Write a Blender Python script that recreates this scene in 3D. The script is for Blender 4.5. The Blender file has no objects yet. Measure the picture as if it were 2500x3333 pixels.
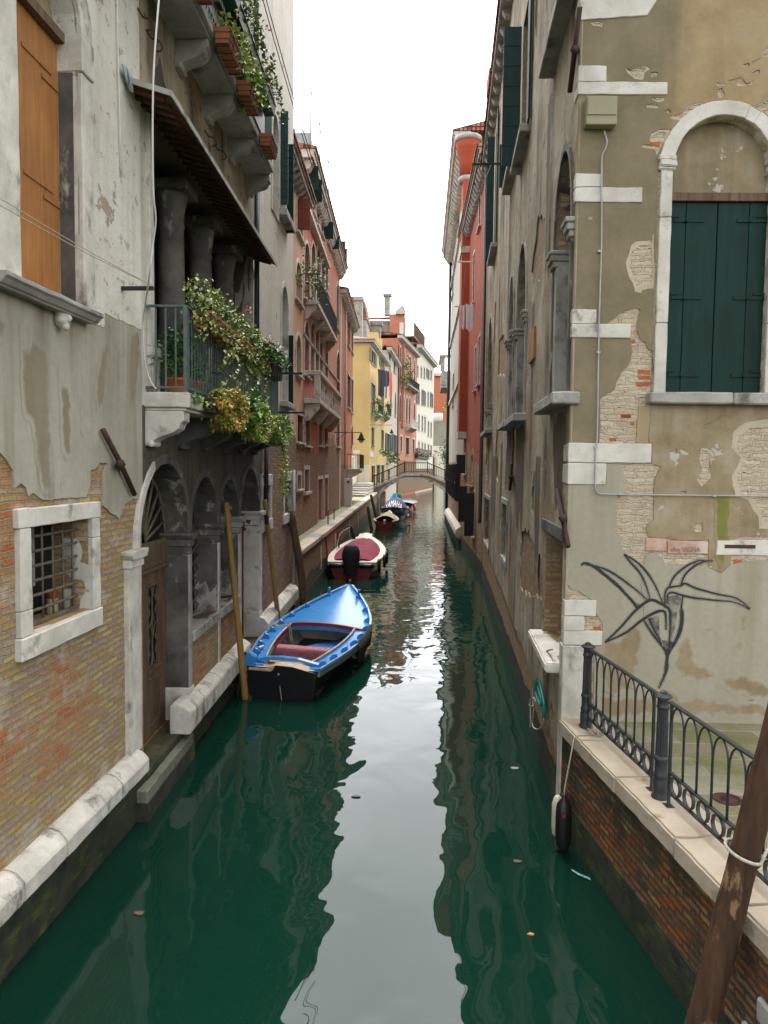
import bpy, bmesh, math, random
from mathutils import Vector, Matrix, noise as mnoise
from mathutils.geometry import delaunay_2d_cdt
PI = math.pi
SC = bpy.context.scene
COL = SC.collection
rnd = random.Random(7)

# ------------------------------------------------------------------ camera
IW, IH = 2500.0, 3333.0
F, CH, ROLL, YH, XV = 2400.0, 4.2, 0.0115, 1520.0, 1370.0
def _orient():
    vx = XV - IW/2; vy = YH + ROLL*(XV - IW/2) - IH/2
    c, s = math.cos(ROLL), math.sin(ROLL)
    ux = c*vx + s*vy; uy = -s*vx + c*vy
    return math.atan2(ux, math.hypot(F, uy)), math.atan2(-uy, F)
YAW, PITCH = _orient()
def ray(px, py):
    vx = px - IW/2; vy = py - IH/2
    c, s = math.cos(ROLL), math.sin(ROLL)
    d = (c*vx + s*vy, F, s*vx - c*vy)
    cp, sp = math.cos(PITCH), math.sin(PITCH)
    d = (d[0], d[1]*cp + d[2]*sp, -d[1]*sp + d[2]*cp)
    cy, sy = math.cos(YAW), math.sin(YAW)
    return Vector((d[0]*cy - d[1]*sy, d[0]*sy + d[1]*cy, d[2]))
def G(px, py, z=0.0):
    d = ray(px, py); t = (z - CH)/d.z
    return Vector((d.x*t, d.y*t, z))
def AtY(px, py, y):
    d = ray(px, py); t = y/d.y
    return Vector((d.x*t, y, CH + d.z*t))
def proj(p):
    lo = camo_inv @ Vector(p); k = F/-lo.z; return IW/2+lo.x*k, IH/2-lo.y*k
def AtX(px, py, x):
    d = ray(px, py); t = x/d.x
    return Vector((x, d.y*t, CH + d.z*t))
cam = bpy.data.cameras.new("camera"); camo = bpy.data.objects.new("camera", cam); COL.objects.link(camo)
_f = ray(IW/2, IH/2).normalized(); _r = (ray(IW/2+100, IH/2) - ray(IW/2, IH/2)).normalized(); _u = _r.cross(_f)
camo.matrix_world = Matrix(((_r.x, _u.x, -_f.x, 0), (_r.y, _u.y, -_f.y, 0), (_r.z, _u.z, -_f.z, CH), (0, 0, 0, 1)))
cam.sensor_fit = 'VERTICAL'; cam.sensor_height = 33.33; cam.lens = 24.0; cam.clip_start = 0.05; cam.clip_end = 3000
SC.camera = camo; camo_inv = camo.matrix_world.inverted()

# ------------------------------------------------------------------ world and sun (overcast)
W = bpy.data.worlds.new("World"); SC.world = W; W.use_nodes = True
_n = W.node_tree; _bg = _n.nodes["Background"]
_sky = _n.nodes.new("ShaderNodeTexSky"); _sky.sky_type = 'NISHITA'; _sky.sun_disc = False
_sky.sun_elevation = math.radians(62); _sky.sun_rotation = math.radians(0)
_sky.air_density = 1.0; _sky.dust_density = 3.0; _sky.ozone_density = 1.0
_hs = _n.nodes.new("ShaderNodeHueSaturation"); _hs.inputs["Saturation"].default_value = 0.10; _hs.inputs["Value"].default_value = 1.0
_tc = _n.nodes.new("ShaderNodeTexCoord"); _mp = _n.nodes.new("ShaderNodeMapping"); _mp.inputs['Scale'].default_value = (1.3, 1.3, 3.0)
_nz = _n.nodes.new("ShaderNodeTexNoise"); _nz.inputs['Scale'].default_value = 2.2; _nz.inputs['Detail'].default_value = 5
_mr = _n.nodes.new("ShaderNodeMapRange"); _mr.inputs[1].default_value = .3; _mr.inputs[2].default_value = .7
_mr.inputs[3].default_value = .88; _mr.inputs[4].default_value = 1.12
_mx = _n.nodes.new("ShaderNodeMix"); _mx.data_type = 'RGBA'; _mx.blend_type = 'MULTIPLY'; _mx.inputs[0].default_value = 1
_n.links.new(_tc.outputs['Generated'], _mp.inputs[0]); _n.links.new(_mp.outputs[0], _nz.inputs[0]); _n.links.new(_nz.outputs[0], _mr.inputs[0])
_n.links.new(_sky.outputs[0], _hs.inputs['Color']); _n.links.new(_hs.outputs[0], _mx.inputs[6]); _n.links.new(_mr.outputs[0], _mx.inputs[7])
_n.links.new(_mx.outputs[2], _bg.inputs[0])
_bg.inputs[1].default_value = 0.15
_sl = bpy.data.lights.new("sun", 'SUN'); _sl.energy = 0.5; _sl.angle = math.radians(40); _sl.color = (1, .97, .92)
_so = bpy.data.objects.new("sun", _sl); COL.objects.link(_so)
_so.rotation_euler = (math.radians(-28), 0, 0)
SC.view_settings.view_transform = 'Standard'; SC.view_settings.look = 'None'; SC.view_settings.gamma = 1
SC.view_settings.use_curve_mapping = False
SC.view_settings.exposure = 2.12
try:
    SC.cycles.max_bounces = 8; SC.cycles.diffuse_bounces = 4; SC.cycles.glossy_bounces = 3
    SC.cycles.caustics_reflective = False; SC.cycles.caustics_refractive = False
    SC.cycles.use_denoising = True
except Exception: pass

# ------------------------------------------------------------------ planes (vertical wall planes)
class Plane:
    def __init__(s, p0, p1, side):
        s.p0 = Vector((p0[0], p0[1])); d = Vector((p1[0]-p0[0], p1[1]-p0[1])); s.len = d.length; s.d = d.normalized()
        n = Vector((s.d.y, -s.d.x)); s.n = n if side > 0 else -n
    def pt(s, u, z, o=0.0):
        q = s.p0 + s.d*u + s.n*o
        return Vector((q.x, q.y, z))
    def uz(s, px, py, o=0.0):
        r = ray(px, py); n = s.n; q0 = s.p0 + n*o
        t = (n.x*q0.x + n.y*q0.y)/(n.x*r.x + n.y*r.y)
        p = Vector((r.x*t, r.y*t))
        return ((p - q0).dot(s.d), CH + r.z*t)
    def w(s, px, py, o=0.0):
        u, z = s.uz(px, py, o); return s.pt(u, z, o)
    def fr(s, o0=0.0):
        return lambda u, z, o=0.0: s.pt(u, z, o+o0)
    def poly(s, pts, o=0.0):
        return [s.uz(x, y, o) for x, y in pts]
    def rect(s, xl, yt, xr, yb, o=0.0):
        xm = (xl+xr)/2; ym = (yt+yb)/2
        ua = s.uz(xl, ym, o)[0]; ub = s.uz(xr, ym, o)[0]
        za = s.uz(xm, yb, o)[1]; zb = s.uz(xm, yt, o)[1]
        return min(ua, ub), max(ua, ub), za, zb

# ------------------------------------------------------------------ mesh builder
LOC = {}
def lid(fr): return fr if fr else (lambda a, b, c=0.0: Vector((a, b, c)))
def inpoly(x, y, p):
    c = False; n = len(p); j = n-1
    for i in range(n):
        if (p[i][1] > y) != (p[j][1] > y) and x < (p[j][0]-p[i][0])*(y-p[i][1])/(p[j][1]-p[i][1])+p[i][0]: c = not c
        j = i
    return c
class MB:
    def __init__(s): s.v = []; s.f = []; s.m = []; s.mi = 0; s.sm = []; s.smooth = False
    def add(s, vs, fs):
        o = len(s.v); s.v += [Vector(v) for v in vs]
        for f in fs:
            s.f.append([i+o for i in f]); s.m.append(s.mi); s.sm.append(s.smooth)
        return s
    def box(s, fr, a0, a1, b0, b1, c0, c1):
        fr = lid(fr)
        vs = [fr(a, b, c) for a in (a0, a1) for b in (b0, b1) for c in (c0, c1)]
        return s.add(vs, [(0, 1, 3, 2), (4, 6, 7, 5), (0, 4, 5, 1), (2, 3, 7, 6), (0, 2, 6, 4), (1, 5, 7, 3)])
    def prism(s, fr, poly, c0, c1):
        fr = lid(fr); n = len(poly)
        vs = [fr(a, b, c0) for a, b in poly] + [fr(a, b, c1) for a, b in poly]
        return s.add(vs, [list(range(n))[::-1], list(range(n, 2*n))] + [(i, (i+1) % n, n+(i+1) % n, n+i) for i in range(n)])
    def ring(s, fr, outer, inner, c0, c1, closed=True):
        fr = lid(fr); n = len(outer)
        vs = [fr(*p, c1) for p in outer] + [fr(*p, c1) for p in inner] + [fr(*p, c0) for p in outer] + [fr(*p, c0) for p in inner]
        fs = []
        for i in range(n if closed else n-1):
            j = (i+1) % n
            fs += [(i, j, n+j, n+i), (2*n+i, i, j, 2*n+j)[::-1], (n+i, n+j, 3*n+j, 3*n+i), (2*n+i, 2*n+j, 3*n+j, 3*n+i)]
        if not closed:
            fs += [(0, n, 3*n, 2*n), (n-1, 2*n-1, 4*n-1, 3*n-1)]
        return s.add(vs, fs)
    def sheet(s, fr, outer, holes=(), o=0.0, thick=0.0):
        """flat sheet with holes in a wall frame; thick > 0 gives it edges going back by thick"""
        fr = lid(fr)
        pts = []; edges = []; loops = [outer] + list(holes)
        for lp in loops:
            b = len(pts); n = len(lp); pts += [Vector((p[0], p[1])) for p in lp]
            edges += [(b+i, b+(i+1) % n) for i in range(n)]
        vo, eo, fo, *_ = delaunay_2d_cdt(pts, edges, [], 1 if not holes else 0, 1e-5)
        if holes:
            bbs = [(min(p[0] for p in h), max(p[0] for p in h), min(p[1] for p in h), max(p[1] for p in h)) for h in loops]
            keep = []
            for f in fo:
                x = sum(vo[i].x for i in f)/len(f); y = sum(vo[i].y for i in f)/len(f)
                if not inpoly(x, y, outer): continue
                if any(b[0] < x < b[1] and b[2] < y < b[3] and inpoly(x, y, h) for h, b in zip(loops[1:], bbs[1:])): continue
                keep.append(f)
            fo = keep
        s.add([fr(p.x, p.y, o) for p in vo], fo)
        if thick:
            for lp in loops:
                n = len(lp)
                s.add([fr(*p, o) for p in lp] + [fr(*p, o-thick) for p in lp], [(i, (i+1) % n, n+(i+1) % n, n+i) for i in range(n)])
        return s
    def tube(s, pts, r, seg=8, closed=False, cap=True):
        pts = [Vector(p) for p in pts]; n = len(pts); o = len(s.v)
        rs = r if isinstance(r, (list, tuple)) else [r]*n
        up = Vector((0, 0, 1)); vs = []
        prev = None
        for i, p in enumerate(pts):
            a = pts[(i-1) % n] if (closed or i > 0) else p
            b = pts[(i+1) % n] if (closed or i < n-1) else p
            t = (b-a); t = t.normalized() if t.length > 1e-9 else Vector((0, 0, 1))
            if prev is None:
                x = t.cross(up if abs(t.z) < .95 else Vector((1, 0, 0))).normalized()
            else:
                x = (prev - t*prev.dot(t)); x = x.normalized() if x.length > 1e-6 else t.orthogonal().normalized()
            prev = x; y = t.cross(x)
            vs += [p + (x*math.cos(2*PI*k/seg) + y*math.sin(2*PI*k/seg))*rs[i] for k in range(seg)]
        fs = []
        for i in range(n if closed else n-1):
            j = (i+1) % n
            fs += [(i*seg+k, i*seg+(k+1) % seg, j*seg+(k+1) % seg, j*seg+k) for k in range(seg)]
        if cap and not closed:
            fs += [list(range(seg))[::-1], [(n-1)*seg+k for k in range(seg)]]
        sm = s.smooth; s.smooth = seg >= 6; s.add(vs, fs); s.smooth = sm
        return s
    def lathe(s, c, prof, seg=16, axis=None, flute=0):
        c = Vector(c); n = len(prof); vs = []
        ax = Vector(axis).normalized() if axis else Vector((0, 0, 1))
        x = ax.orthogonal().normalized() if axis else Vector((1, 0, 0)); y = ax.cross(x)
        for r, z in prof:
            for k in range(seg):
                rr = r*(1 - flute*(k % 2))
                vs.append(c + ax*z + (x*math.cos(2*PI*k/seg) + y*math.sin(2*PI*k/seg))*rr)
        fs = [(i*seg+k, i*seg+(k+1) % seg, (i+1)*seg+(k+1) % seg, (i+1)*seg+k) for i in range(n-1) for k in range(seg)]
        fs += [list(range(seg))[::-1], [(n-1)*seg+k for k in range(seg)]]
        sm = s.smooth; s.smooth = not flute; s.add(vs, fs); s.smooth = sm
        return s
    def loft(s, rows, closed=False):
        n = len(rows[0]); vs = [p for r in rows for p in r]; fs = []
        for i in range(len(rows)-1):
            for k in range(n if closed else n-1):
                fs.append((i*n+k, i*n+(k+1) % n, (i+1)*n+(k+1) % n, (i+1)*n+k))
        return s.add(vs, fs)
    def leaf(s, p, d, up, L, w):
        """a folded leaf of four triangles"""
        d = d.normalized(); x = d.cross(up); x = x.normalized() if x.length > 1e-4 else d.orthogonal().normalized()
        nn = x.cross(d)
        a = p; b = p + d*L*.5 + x*w*.5 + nn*w*.15; c = p + d*L - nn*L*.15; e = p + d*L*.5 - x*w*.5 + nn*w*.15; m = p + d*L*.5
        return s.add([a, b, c, e, m], [(0, 1, 4), (1, 2, 4), (2, 3, 4), (3, 0, 4)])
    def build(s, name, mats, parent=None, bev=0.0, smooth=None, label=None, local=False, bseg=1):
        me = bpy.data.meshes.new(name)
        base = Vector((0, 0, 0))
        if parent is not None and not local: base = LOC.get(parent, Vector((0, 0, 0)))
        bm = bmesh.new()
        vv = [bm.verts.new(v - base) for v in s.v]
        uvl = bm.loops.layers.uv.new("UV")
        for f, m, sm in zip(s.f, s.m, s.sm):
            if len(set(f)) < 3: continue
            try: fc = bm.faces.new([vv[i] for i in f])
            except ValueError: continue
            fc.material_index = m; fc.smooth = sm if smooth is None else smooth
        bmesh.ops.recalc_face_normals(bm, faces=bm.faces)
        if bev > 0:
            bmesh.ops.remove_doubles(bm, verts=bm.verts, dist=1e-5)
            eds = [e for e in bm.edges if len(e.link_faces) == 2 and e.calc_face_angle(0) > .5]
            bmesh.ops.bevel(bm, geom=eds, offset=bev, segments=bseg, affect='EDGES', clamp_overlap=True)
            if not local and 'stone' in (mats if not isinstance(mats, (list, tuple)) else mats[0]).name and min(v.y for v in s.v) < 24:
                for _ in range(3):      # chipped, uneven masonry
                    lg = [e for e in bm.edges if e.calc_length() > .11]
                    if lg and len(bm.verts) < 4000: bmesh.ops.subdivide_edges(bm, edges=lg, cuts=1, use_grid_fill=True)
                for v in bm.verts:
                    q = v.co + base; v.co += Vector((mnoise.noise(q*7), mnoise.noise(q*7+Vector((9, 0, 0))), mnoise.noise(q*7+Vector((0, 9, 0)))))*.007
        for fc in bm.faces:
            n = fc.normal
            ax = 0 if abs(n.x) >= abs(n.y) and abs(n.x) >= abs(n.z) else (1 if abs(n.y) >= abs(n.z) else 2)
            for lp in fc.loops:
                c = lp.vert.co + base
                lp[uvl].uv = (c.y, c.z) if ax == 0 else ((c.x, c.z) if ax == 1 else (c.x, c.y))
        bm.to_mesh(me); bm.free()
        for m in (mats if isinstance(mats, (list, tuple)) else [mats]): me.materials.append(m)
        o = bpy.data.objects.new(name, me); COL.objects.link(o)
        if parent is not None:
            o.parent = parent; LOC[o] = base
        if label: o['label'] = label
        return o

def soft_patch(name, fr, poly, o, mat, parent, fade=.10, grid=.045):
    """a stain lying on a wall: a fine sheet whose edge fades out"""
    xs = [p[0] for p in poly]; ys = [p[1] for p in poly]; pts = [Vector((p[0], p[1])) for p in poly]; n0 = len(pts)
    grid = max(grid, (max(xs)-min(xs))*(max(ys)-min(ys))/900 if (max(xs)-min(xs))*(max(ys)-min(ys)) > 4 else grid)
    y = min(ys)
    def dist(x, y):
        best = 9
        for i in range(n0):
            a, b = pts[i], pts[(i+1) % n0]; d = b-a; t = max(0, min(1, ((x-a.x)*d.x+(y-a.y)*d.y)/max(d.length_squared, 1e-9))); best = min(best, math.hypot(a.x+d.x*t-x, a.y+d.y*t-y))
        return best
    fd_ = [0.0]*n0
    while y < max(ys):
        x = min(xs)
        while x < max(xs):
            if inpoly(x, y, poly):
                q = dist(x, y)
                if q > grid*.4: pts.append(Vector((x, y))); fd_.append(min(1, q/fade))
            x += grid
        y += grid
    vo, eo, fo, ov, *_ = delaunay_2d_cdt(pts, [(i, (i+1) % n0) for i in range(n0)], [], 1, 1e-5)
    base = LOC.get(parent, Vector((0, 0, 0))); me = bpy.data.meshes.new(name); w3 = [fr(p.x, p.y, o) for p in vo]
    me.from_pydata([p-base for p in w3], [], [f for f in fo])
    at = me.attributes.new('fade', 'FLOAT', 'POINT'); at.data.foreach_set('value', [max([fd_[i] for i in q] or [0]) if q else 0 for q in ov])
    uv = me.uv_layers.new(name='UV'); ax = abs((w3[0]-w3[1]).x) > abs((w3[0]-w3[1]).y) if False else abs((fr(1, 0, 0)-fr(0, 0, 0)).x) > .5
    for lp in me.loops: c = w3[lp.vertex_index]; uv.data[lp.index].uv = (c.x if ax else c.y, c.z)
    me.materials.append(mat); ob = bpy.data.objects.new(name, me); COL.objects.link(ob); ob.parent = parent; LOC[ob] = base
    return ob
def thing(name, label, cat, loc, group=None, rz=0.0, kind=None):
    o = bpy.data.objects.new(name, None); COL.objects.link(o); o.empty_display_size = .1
    o.location = loc; o.rotation_euler = (0, 0, rz); LOC[o] = Vector(loc)
    o['label'] = label; o['category'] = cat
    if group: o['group'] = group
    if kind: o['kind'] = kind
    return o
def solo(name, mb, mats, label, cat, group=None, kind=None, **kw):
    """a thing that is one mesh, its origin at its base"""
    xs = [v.x for v in mb.v]; ys = [v.y for v in mb.v]; zs = [v.z for v in mb.v]
    b = Vector(((min(xs)+max(xs))/2, (min(ys)+max(ys))/2, min(zs)))
    for v in mb.v: v -= b
    o = mb.build(name, mats, None, **kw); o.location = b; LOC[o] = b
    if label: o['label'] = label
    if cat: o['category'] = cat
    if group: o['group'] = group
    if kind: o['kind'] = kind
    return o
def structure(name, mb, mats, **kw):
    o = mb.build(name, mats, None, **kw); o['kind'] = 'structure'; return o
def copy_tree(o, parent=None, label=None):
    c = o.copy(); COL.objects.link(c); c.parent = parent
    LOC[c] = LOC.get(o, Vector((0, 0, 0)))
    if label: c['label'] = label
    for ch in o.children: copy_tree(ch, c)
    return c

# ------------------------------------------------------------------ polygons
def rectp(u0, u1, z0, z1): return [(u0, z0), (u1, z0), (u1, z1), (u0, z1)]
def archp(u0, u1, z0, z1, kind='r', g=0.0, n=10):
    """opening outline; g grows it outward (not at the sill)"""
    a0, a1, w = u0-g, u1+g, (u1-u0)
    c = (u0+u1)/2; pts = [(a0, z0), (a1, z0)]
    if kind == 'r':
        zs = z1 - w/2; R = w/2+g
        pts += [(c+R*math.cos(t*PI/n), zs+R*math.sin(t*PI/n)) for t in range(n+1)]
    elif kind == 's':       # flat segment
        zs = z1 - w*.18
        pts += [(c+(w/2+g)*math.cos(t*PI/n), zs+(w*.18+g)*math.sin(t*PI/n)) for t in range(n+1)]
    elif kind == 'e':       # stilted ellipse: spring given by height .75 w
        h = w*.75; zs = z1 - h
        pts += [(c+(w/2+g)*math.cos(t*PI/n), zs+(h+g)*math.sin(t*PI/n)) for t in range(n+1)]
    elif kind == 'p':       # pointed
        h = w*1.0; zs = z1 - h
        m = n//2
        for t in range(m+1):
            x = t/m; pts.append((a1-(a1-c)*(x**1.7), zs+(h+g*1.5)*math.sin(x*PI/2)**.85))
        for t in range(1, m+1):
            x = 1-t/m; pts.append((a0+(c-a0)*(x**1.7), zs+(h+g*1.5)*math.sin(x*PI/2)**.85))
    else:
        pts += [(a1, z1+g), (a0, z1+g)]
    return pts
def ragged(poly, amp=.03, step=.06, seed=0, freq=6.0):
    out = []; n = len(poly)
    for i in range(n):
        a = Vector((poly[i][0], poly[i][1])); b = Vector((poly[(i+1) % n][0], poly[(i+1) % n][1]))
        L = (b-a).length; k = max(1, int(L/step)); t = (b-a)/max(L, 1e-6); nn = Vector((t.y, -t.x))
        for j in range(k):
            p = a + (b-a)*(j/k)
            q = Vector((p.x*freq, p.y*freq, seed*7.31))
            f = mnoise.noise(q) + .5*mnoise.noise(q*2.3) + .3*mnoise.noise(q*5.1)
            p = p + nn*amp*f
            out.append((p.x, p.y))
    return out
def blob(cx, cz, rx, rz, seed=0, n=14, rough=.35):
    return [(cx+rx*math.cos(2*PI*i/n)*(1+rough*mnoise.noise(Vector((math.cos(2*PI*i/n)*1.5, math.sin(2*PI*i/n)*1.5, seed*3.7)))),
             cz+rz*math.sin(2*PI*i/n)*(1+rough*mnoise.noise(Vector((math.cos(2*PI*i/n)*1.5, math.sin(2*PI*i/n)*1.5, seed*3.7+9))))) for i in range(n)]
def zoomer(x0, y0, k): return lambda x, y: (x0+x*k, y0+y*k)
a1 = zoomer(0, 0, .4521); a2 = zoomer(350, 0, .4068); a3 = zoomer(400, 800, .3617); a4 = zoomer(0, 900, .4521)
a5 = zoomer(300, 1400, .4219); a6 = zoomer(0, 1900, .6479); a7 = zoomer(900, 400, .2261); a8 = zoomer(900, 850, .2486)
b1 = zoomer(900, 1350, .2712); b2 = zoomer(750, 1850, .3014); b3 = zoomer(1100, 900, .2411); b4 = zoomer(1130, 1400, .2411)
b5 = zoomer(1430, 200, .3165); b6 = zoomer(1430, 800, .4523); b7 = zoomer(1560, 0, .3617); b8 = zoomer(1560, 700, .4067)
c1 = zoomer(1850, 0, .3918); c2 = zoomer(1850, 700, .3918); c3 = zoomer(1800, 1350, .4219); c4 = zoomer(1550, 1550, .4069)
c5 = zoomer(1750, 2100, .4521); c6 = zoomer(1750, 2450, .4521); d3 = zoomer(620, 0, .2532); d2 = zoomer(0, 850, .3617); d5 = zoomer(0, 1550, .3617)

# ------------------------------------------------------------------ materials
def _mat(name):
    m = bpy.data.materials.new(name); m.use_nodes = True; nt = m.node_tree
    return m, nt, nt.nodes, nt.links, nt.nodes["Principled BSDF"]
def _noise(nd, lk, vec, scale, detail=5, rough=.6, stretch=None):
    if stretch:
        mp = nd.new("ShaderNodeMapping"); mp.inputs['Scale'].default_value = stretch; lk.new(vec, mp.inputs[0]); vec = mp.outputs[0]
    n = nd.new("ShaderNodeTexNoise"); n.inputs['Scale'].default_value = scale; n.inputs['Detail'].default_value = detail
    n.inputs['Roughness'].default_value = rough; lk.new(vec, n.inputs['Vector']); return n
def _ramp(nd, lk, fac, stops, interp='LINEAR'):
    r = nd.new("ShaderNodeValToRGB"); r.color_ramp.interpolation = interp
    e = r.color_ramp.elements
    while len(e) < len(stops): e.new(.5)
    for el, (p, c) in zip(e, stops):
        el.position = p; el.color = (c[0], c[1], c[2], 1) if hasattr(c, '__len__') else (c, c, c, 1)
    lk.new(fac, r.inputs[0]); return r
def _mix(nd, lk, fac, a, b, mode='MIX'):
    m = nd.new("ShaderNodeMix"); m.data_type = 'RGBA'; m.blend_type = mode
    for sock, v in ((m.inputs[0], fac), (m.inputs[6], a), (m.inputs[7], b)):
        if isinstance(v, (int, float)): sock.default_value = v
        elif isinstance(v, (tuple, list)): sock.default_value = (v[0], v[1], v[2], 1)
        else: lk.new(v, sock)
    return m.outputs[2]
def _bump(nd, lk, bsdf, h, strength=.3, dist=.01, prev=None):
    b = nd.new("ShaderNodeBump"); b.inputs['Strength'].default_value = strength; b.inputs['Distance'].default_value = dist
    lk.new(h, b.inputs['Height'])
    if prev: lk.new(prev.outputs[0], b.inputs['Normal'])
    lk.new(b.outputs[0], bsdf.inputs['Normal']); return b

def basic(name, c1, c2=None, scale=4, rough=.75, bump=.15, bscale=60, bdist=.004, metal=0.0, spec=.4, stretch=None,
          c3=None, s3=1.2, t3=.58, st3=None, detail=6):
    m, nt, nd, lk, bs = _mat(name)
    tc = nd.new("ShaderNodeTexCoord"); v = tc.outputs['Object']
    c2 = c2 or tuple(x*.75 for x in c1)
    n1 = _noise(nd, lk, v, scale, detail, .62, stretch)
    col = _ramp(nd, lk, n1.outputs[0], [(.33, c2), (.66, c1)]).outputs[0]
    if c3:
        n3 = _noise(nd, lk, v, s3, 6, .65, st3)
        f = _ramp(nd, lk, n3.outputs[0], [(t3-.05, 0.0), (t3+.07, 1.0)])
        col = _mix(nd, lk, f.outputs[0], col, c3)
    lk.new(col, bs.inputs['Base Color'])
    bs.inputs['Roughness'].default_value = rough; bs.inputs['Metallic'].default_value = metal
    bs.inputs['Specular IOR Level'].default_value = spec
    if bump:
        n2 = _noise(nd, lk, v, bscale, 4, .65, stretch); _bump(nd, lk, bs, n2.outputs[0], bump, bdist)
    return m

PLP = {}
def _plcol(nd, lk, v, cols, streak=None, streak_amt=.5, patch=None, patch_t=.6, patch_s=1.0, scale=.9, specks=None, speck_t=.66, sstr=(3.2, .22, 1), pst=None, speck_s=7.0, **_):
    n1 = _noise(nd, lk, v, scale, 8, .65)
    col = _ramp(nd, lk, n1.outputs[0], [(.3, cols[0]), (.5, cols[1]), (.7, cols[2])]).outputs[0]
    n5 = _noise(nd, lk, v, 14, 5, .7)
    col = _mix(nd, lk, .35, col, _ramp(nd, lk, n5.outputs[0], [(.3, tuple(x*.8 for x in cols[1])), (.7, tuple(min(1, x*1.15) for x in cols[1]))]).outputs[0])
    if streak:
        n2 = _noise(nd, lk, v, 1.0, 6, .6, sstr); n2b = _noise(nd, lk, v, .55, 4, .6)
        f = nd.new("ShaderNodeMath"); f.operation = 'MULTIPLY'
        lk.new(_ramp(nd, lk, n2.outputs[0], [(.46, 0.0), (.62, 1.0)]).outputs[0], f.inputs[0])
        lk.new(_ramp(nd, lk, n2b.outputs[0], [(.36, 0.0), (.6, streak_amt)]).outputs[0], f.inputs[1])
        col = _mix(nd, lk, f.outputs[0], col, streak)
    hgt = None
    if patch:
        n3 = _noise(nd, lk, v, patch_s, 10, .68, pst)
        f = _ramp(nd, lk, n3.outputs[0], [(patch_t, 0.0), (patch_t+.02, 1.0)])
        col = _mix(nd, lk, f.outputs[0], col, patch); hgt = f.outputs[0]
    if specks:
        n6 = _noise(nd, lk, v, speck_s, 6, .7)
        f6 = _ramp(nd, lk, n6.outputs[0], [(speck_t, 0.0), (speck_t+.025, 1.0)])
        col = _mix(nd, lk, f6.outputs[0], col, specks)
    return col, hgt
def plaster(name, cols, streak=None, streak_amt=.5, bump=.3, fine=90, rough=.9, over=None, **kw):
    """worn render: three tones in drifting clouds, rain streaks, missing patches and specks; `over` = the render a stain fades into"""
    kw.update(cols=cols, streak=streak, streak_amt=streak_amt); PLP[name] = dict(kw, bump=bump)
    m, nt, nd, lk, bs = _mat(name)
    tc = nd.new("ShaderNodeTexCoord"); v = tc.outputs['UV']
    col, hgt = _plcol(nd, lk, v, **kw)
    if over:
        base, hgt = _plcol(nd, lk, v, **PLP[over]); bump = PLP[over]['bump']
        at = nd.new("ShaderNodeAttribute"); at.attribute_name = 'fade'; nz = _noise(nd, lk, v, 9, 7, .72)
        ma = nd.new("ShaderNodeMath"); ma.operation = 'MULTIPLY_ADD'; lk.new(nz.outputs[0], ma.inputs[0]); ma.inputs[1].default_value = .62
        mf = nd.new("ShaderNodeMath"); mf.operation = 'MULTIPLY'; mf.inputs[1].default_value = .6; lk.new(at.outputs['Fac'], mf.inputs[0]); lk.new(mf.outputs[0], ma.inputs[2])
        col = _mix(nd, lk, _ramp(nd, lk, ma.outputs[0], [(.47, 0.0), (.66, .95)]).outputs[0], base, col)
    lk.new(col, bs.inputs['Base Color']); bs.inputs['Roughness'].default_value = rough; bs.inputs['Specular IOR Level'].default_value = .25
    n4 = _noise(nd, lk, v, fine, 4, .6); b = _bump(nd, lk, bs, n4.outputs[0], bump, .004)
    n7 = _noise(nd, lk, v, 6, 6, .6); b = _bump(nd, lk, bs, n7.outputs[0], bump*1.2, .02, b)
    if hgt: _bump(nd, lk, bs, hgt, .6, -.012, b)
    return m

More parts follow.
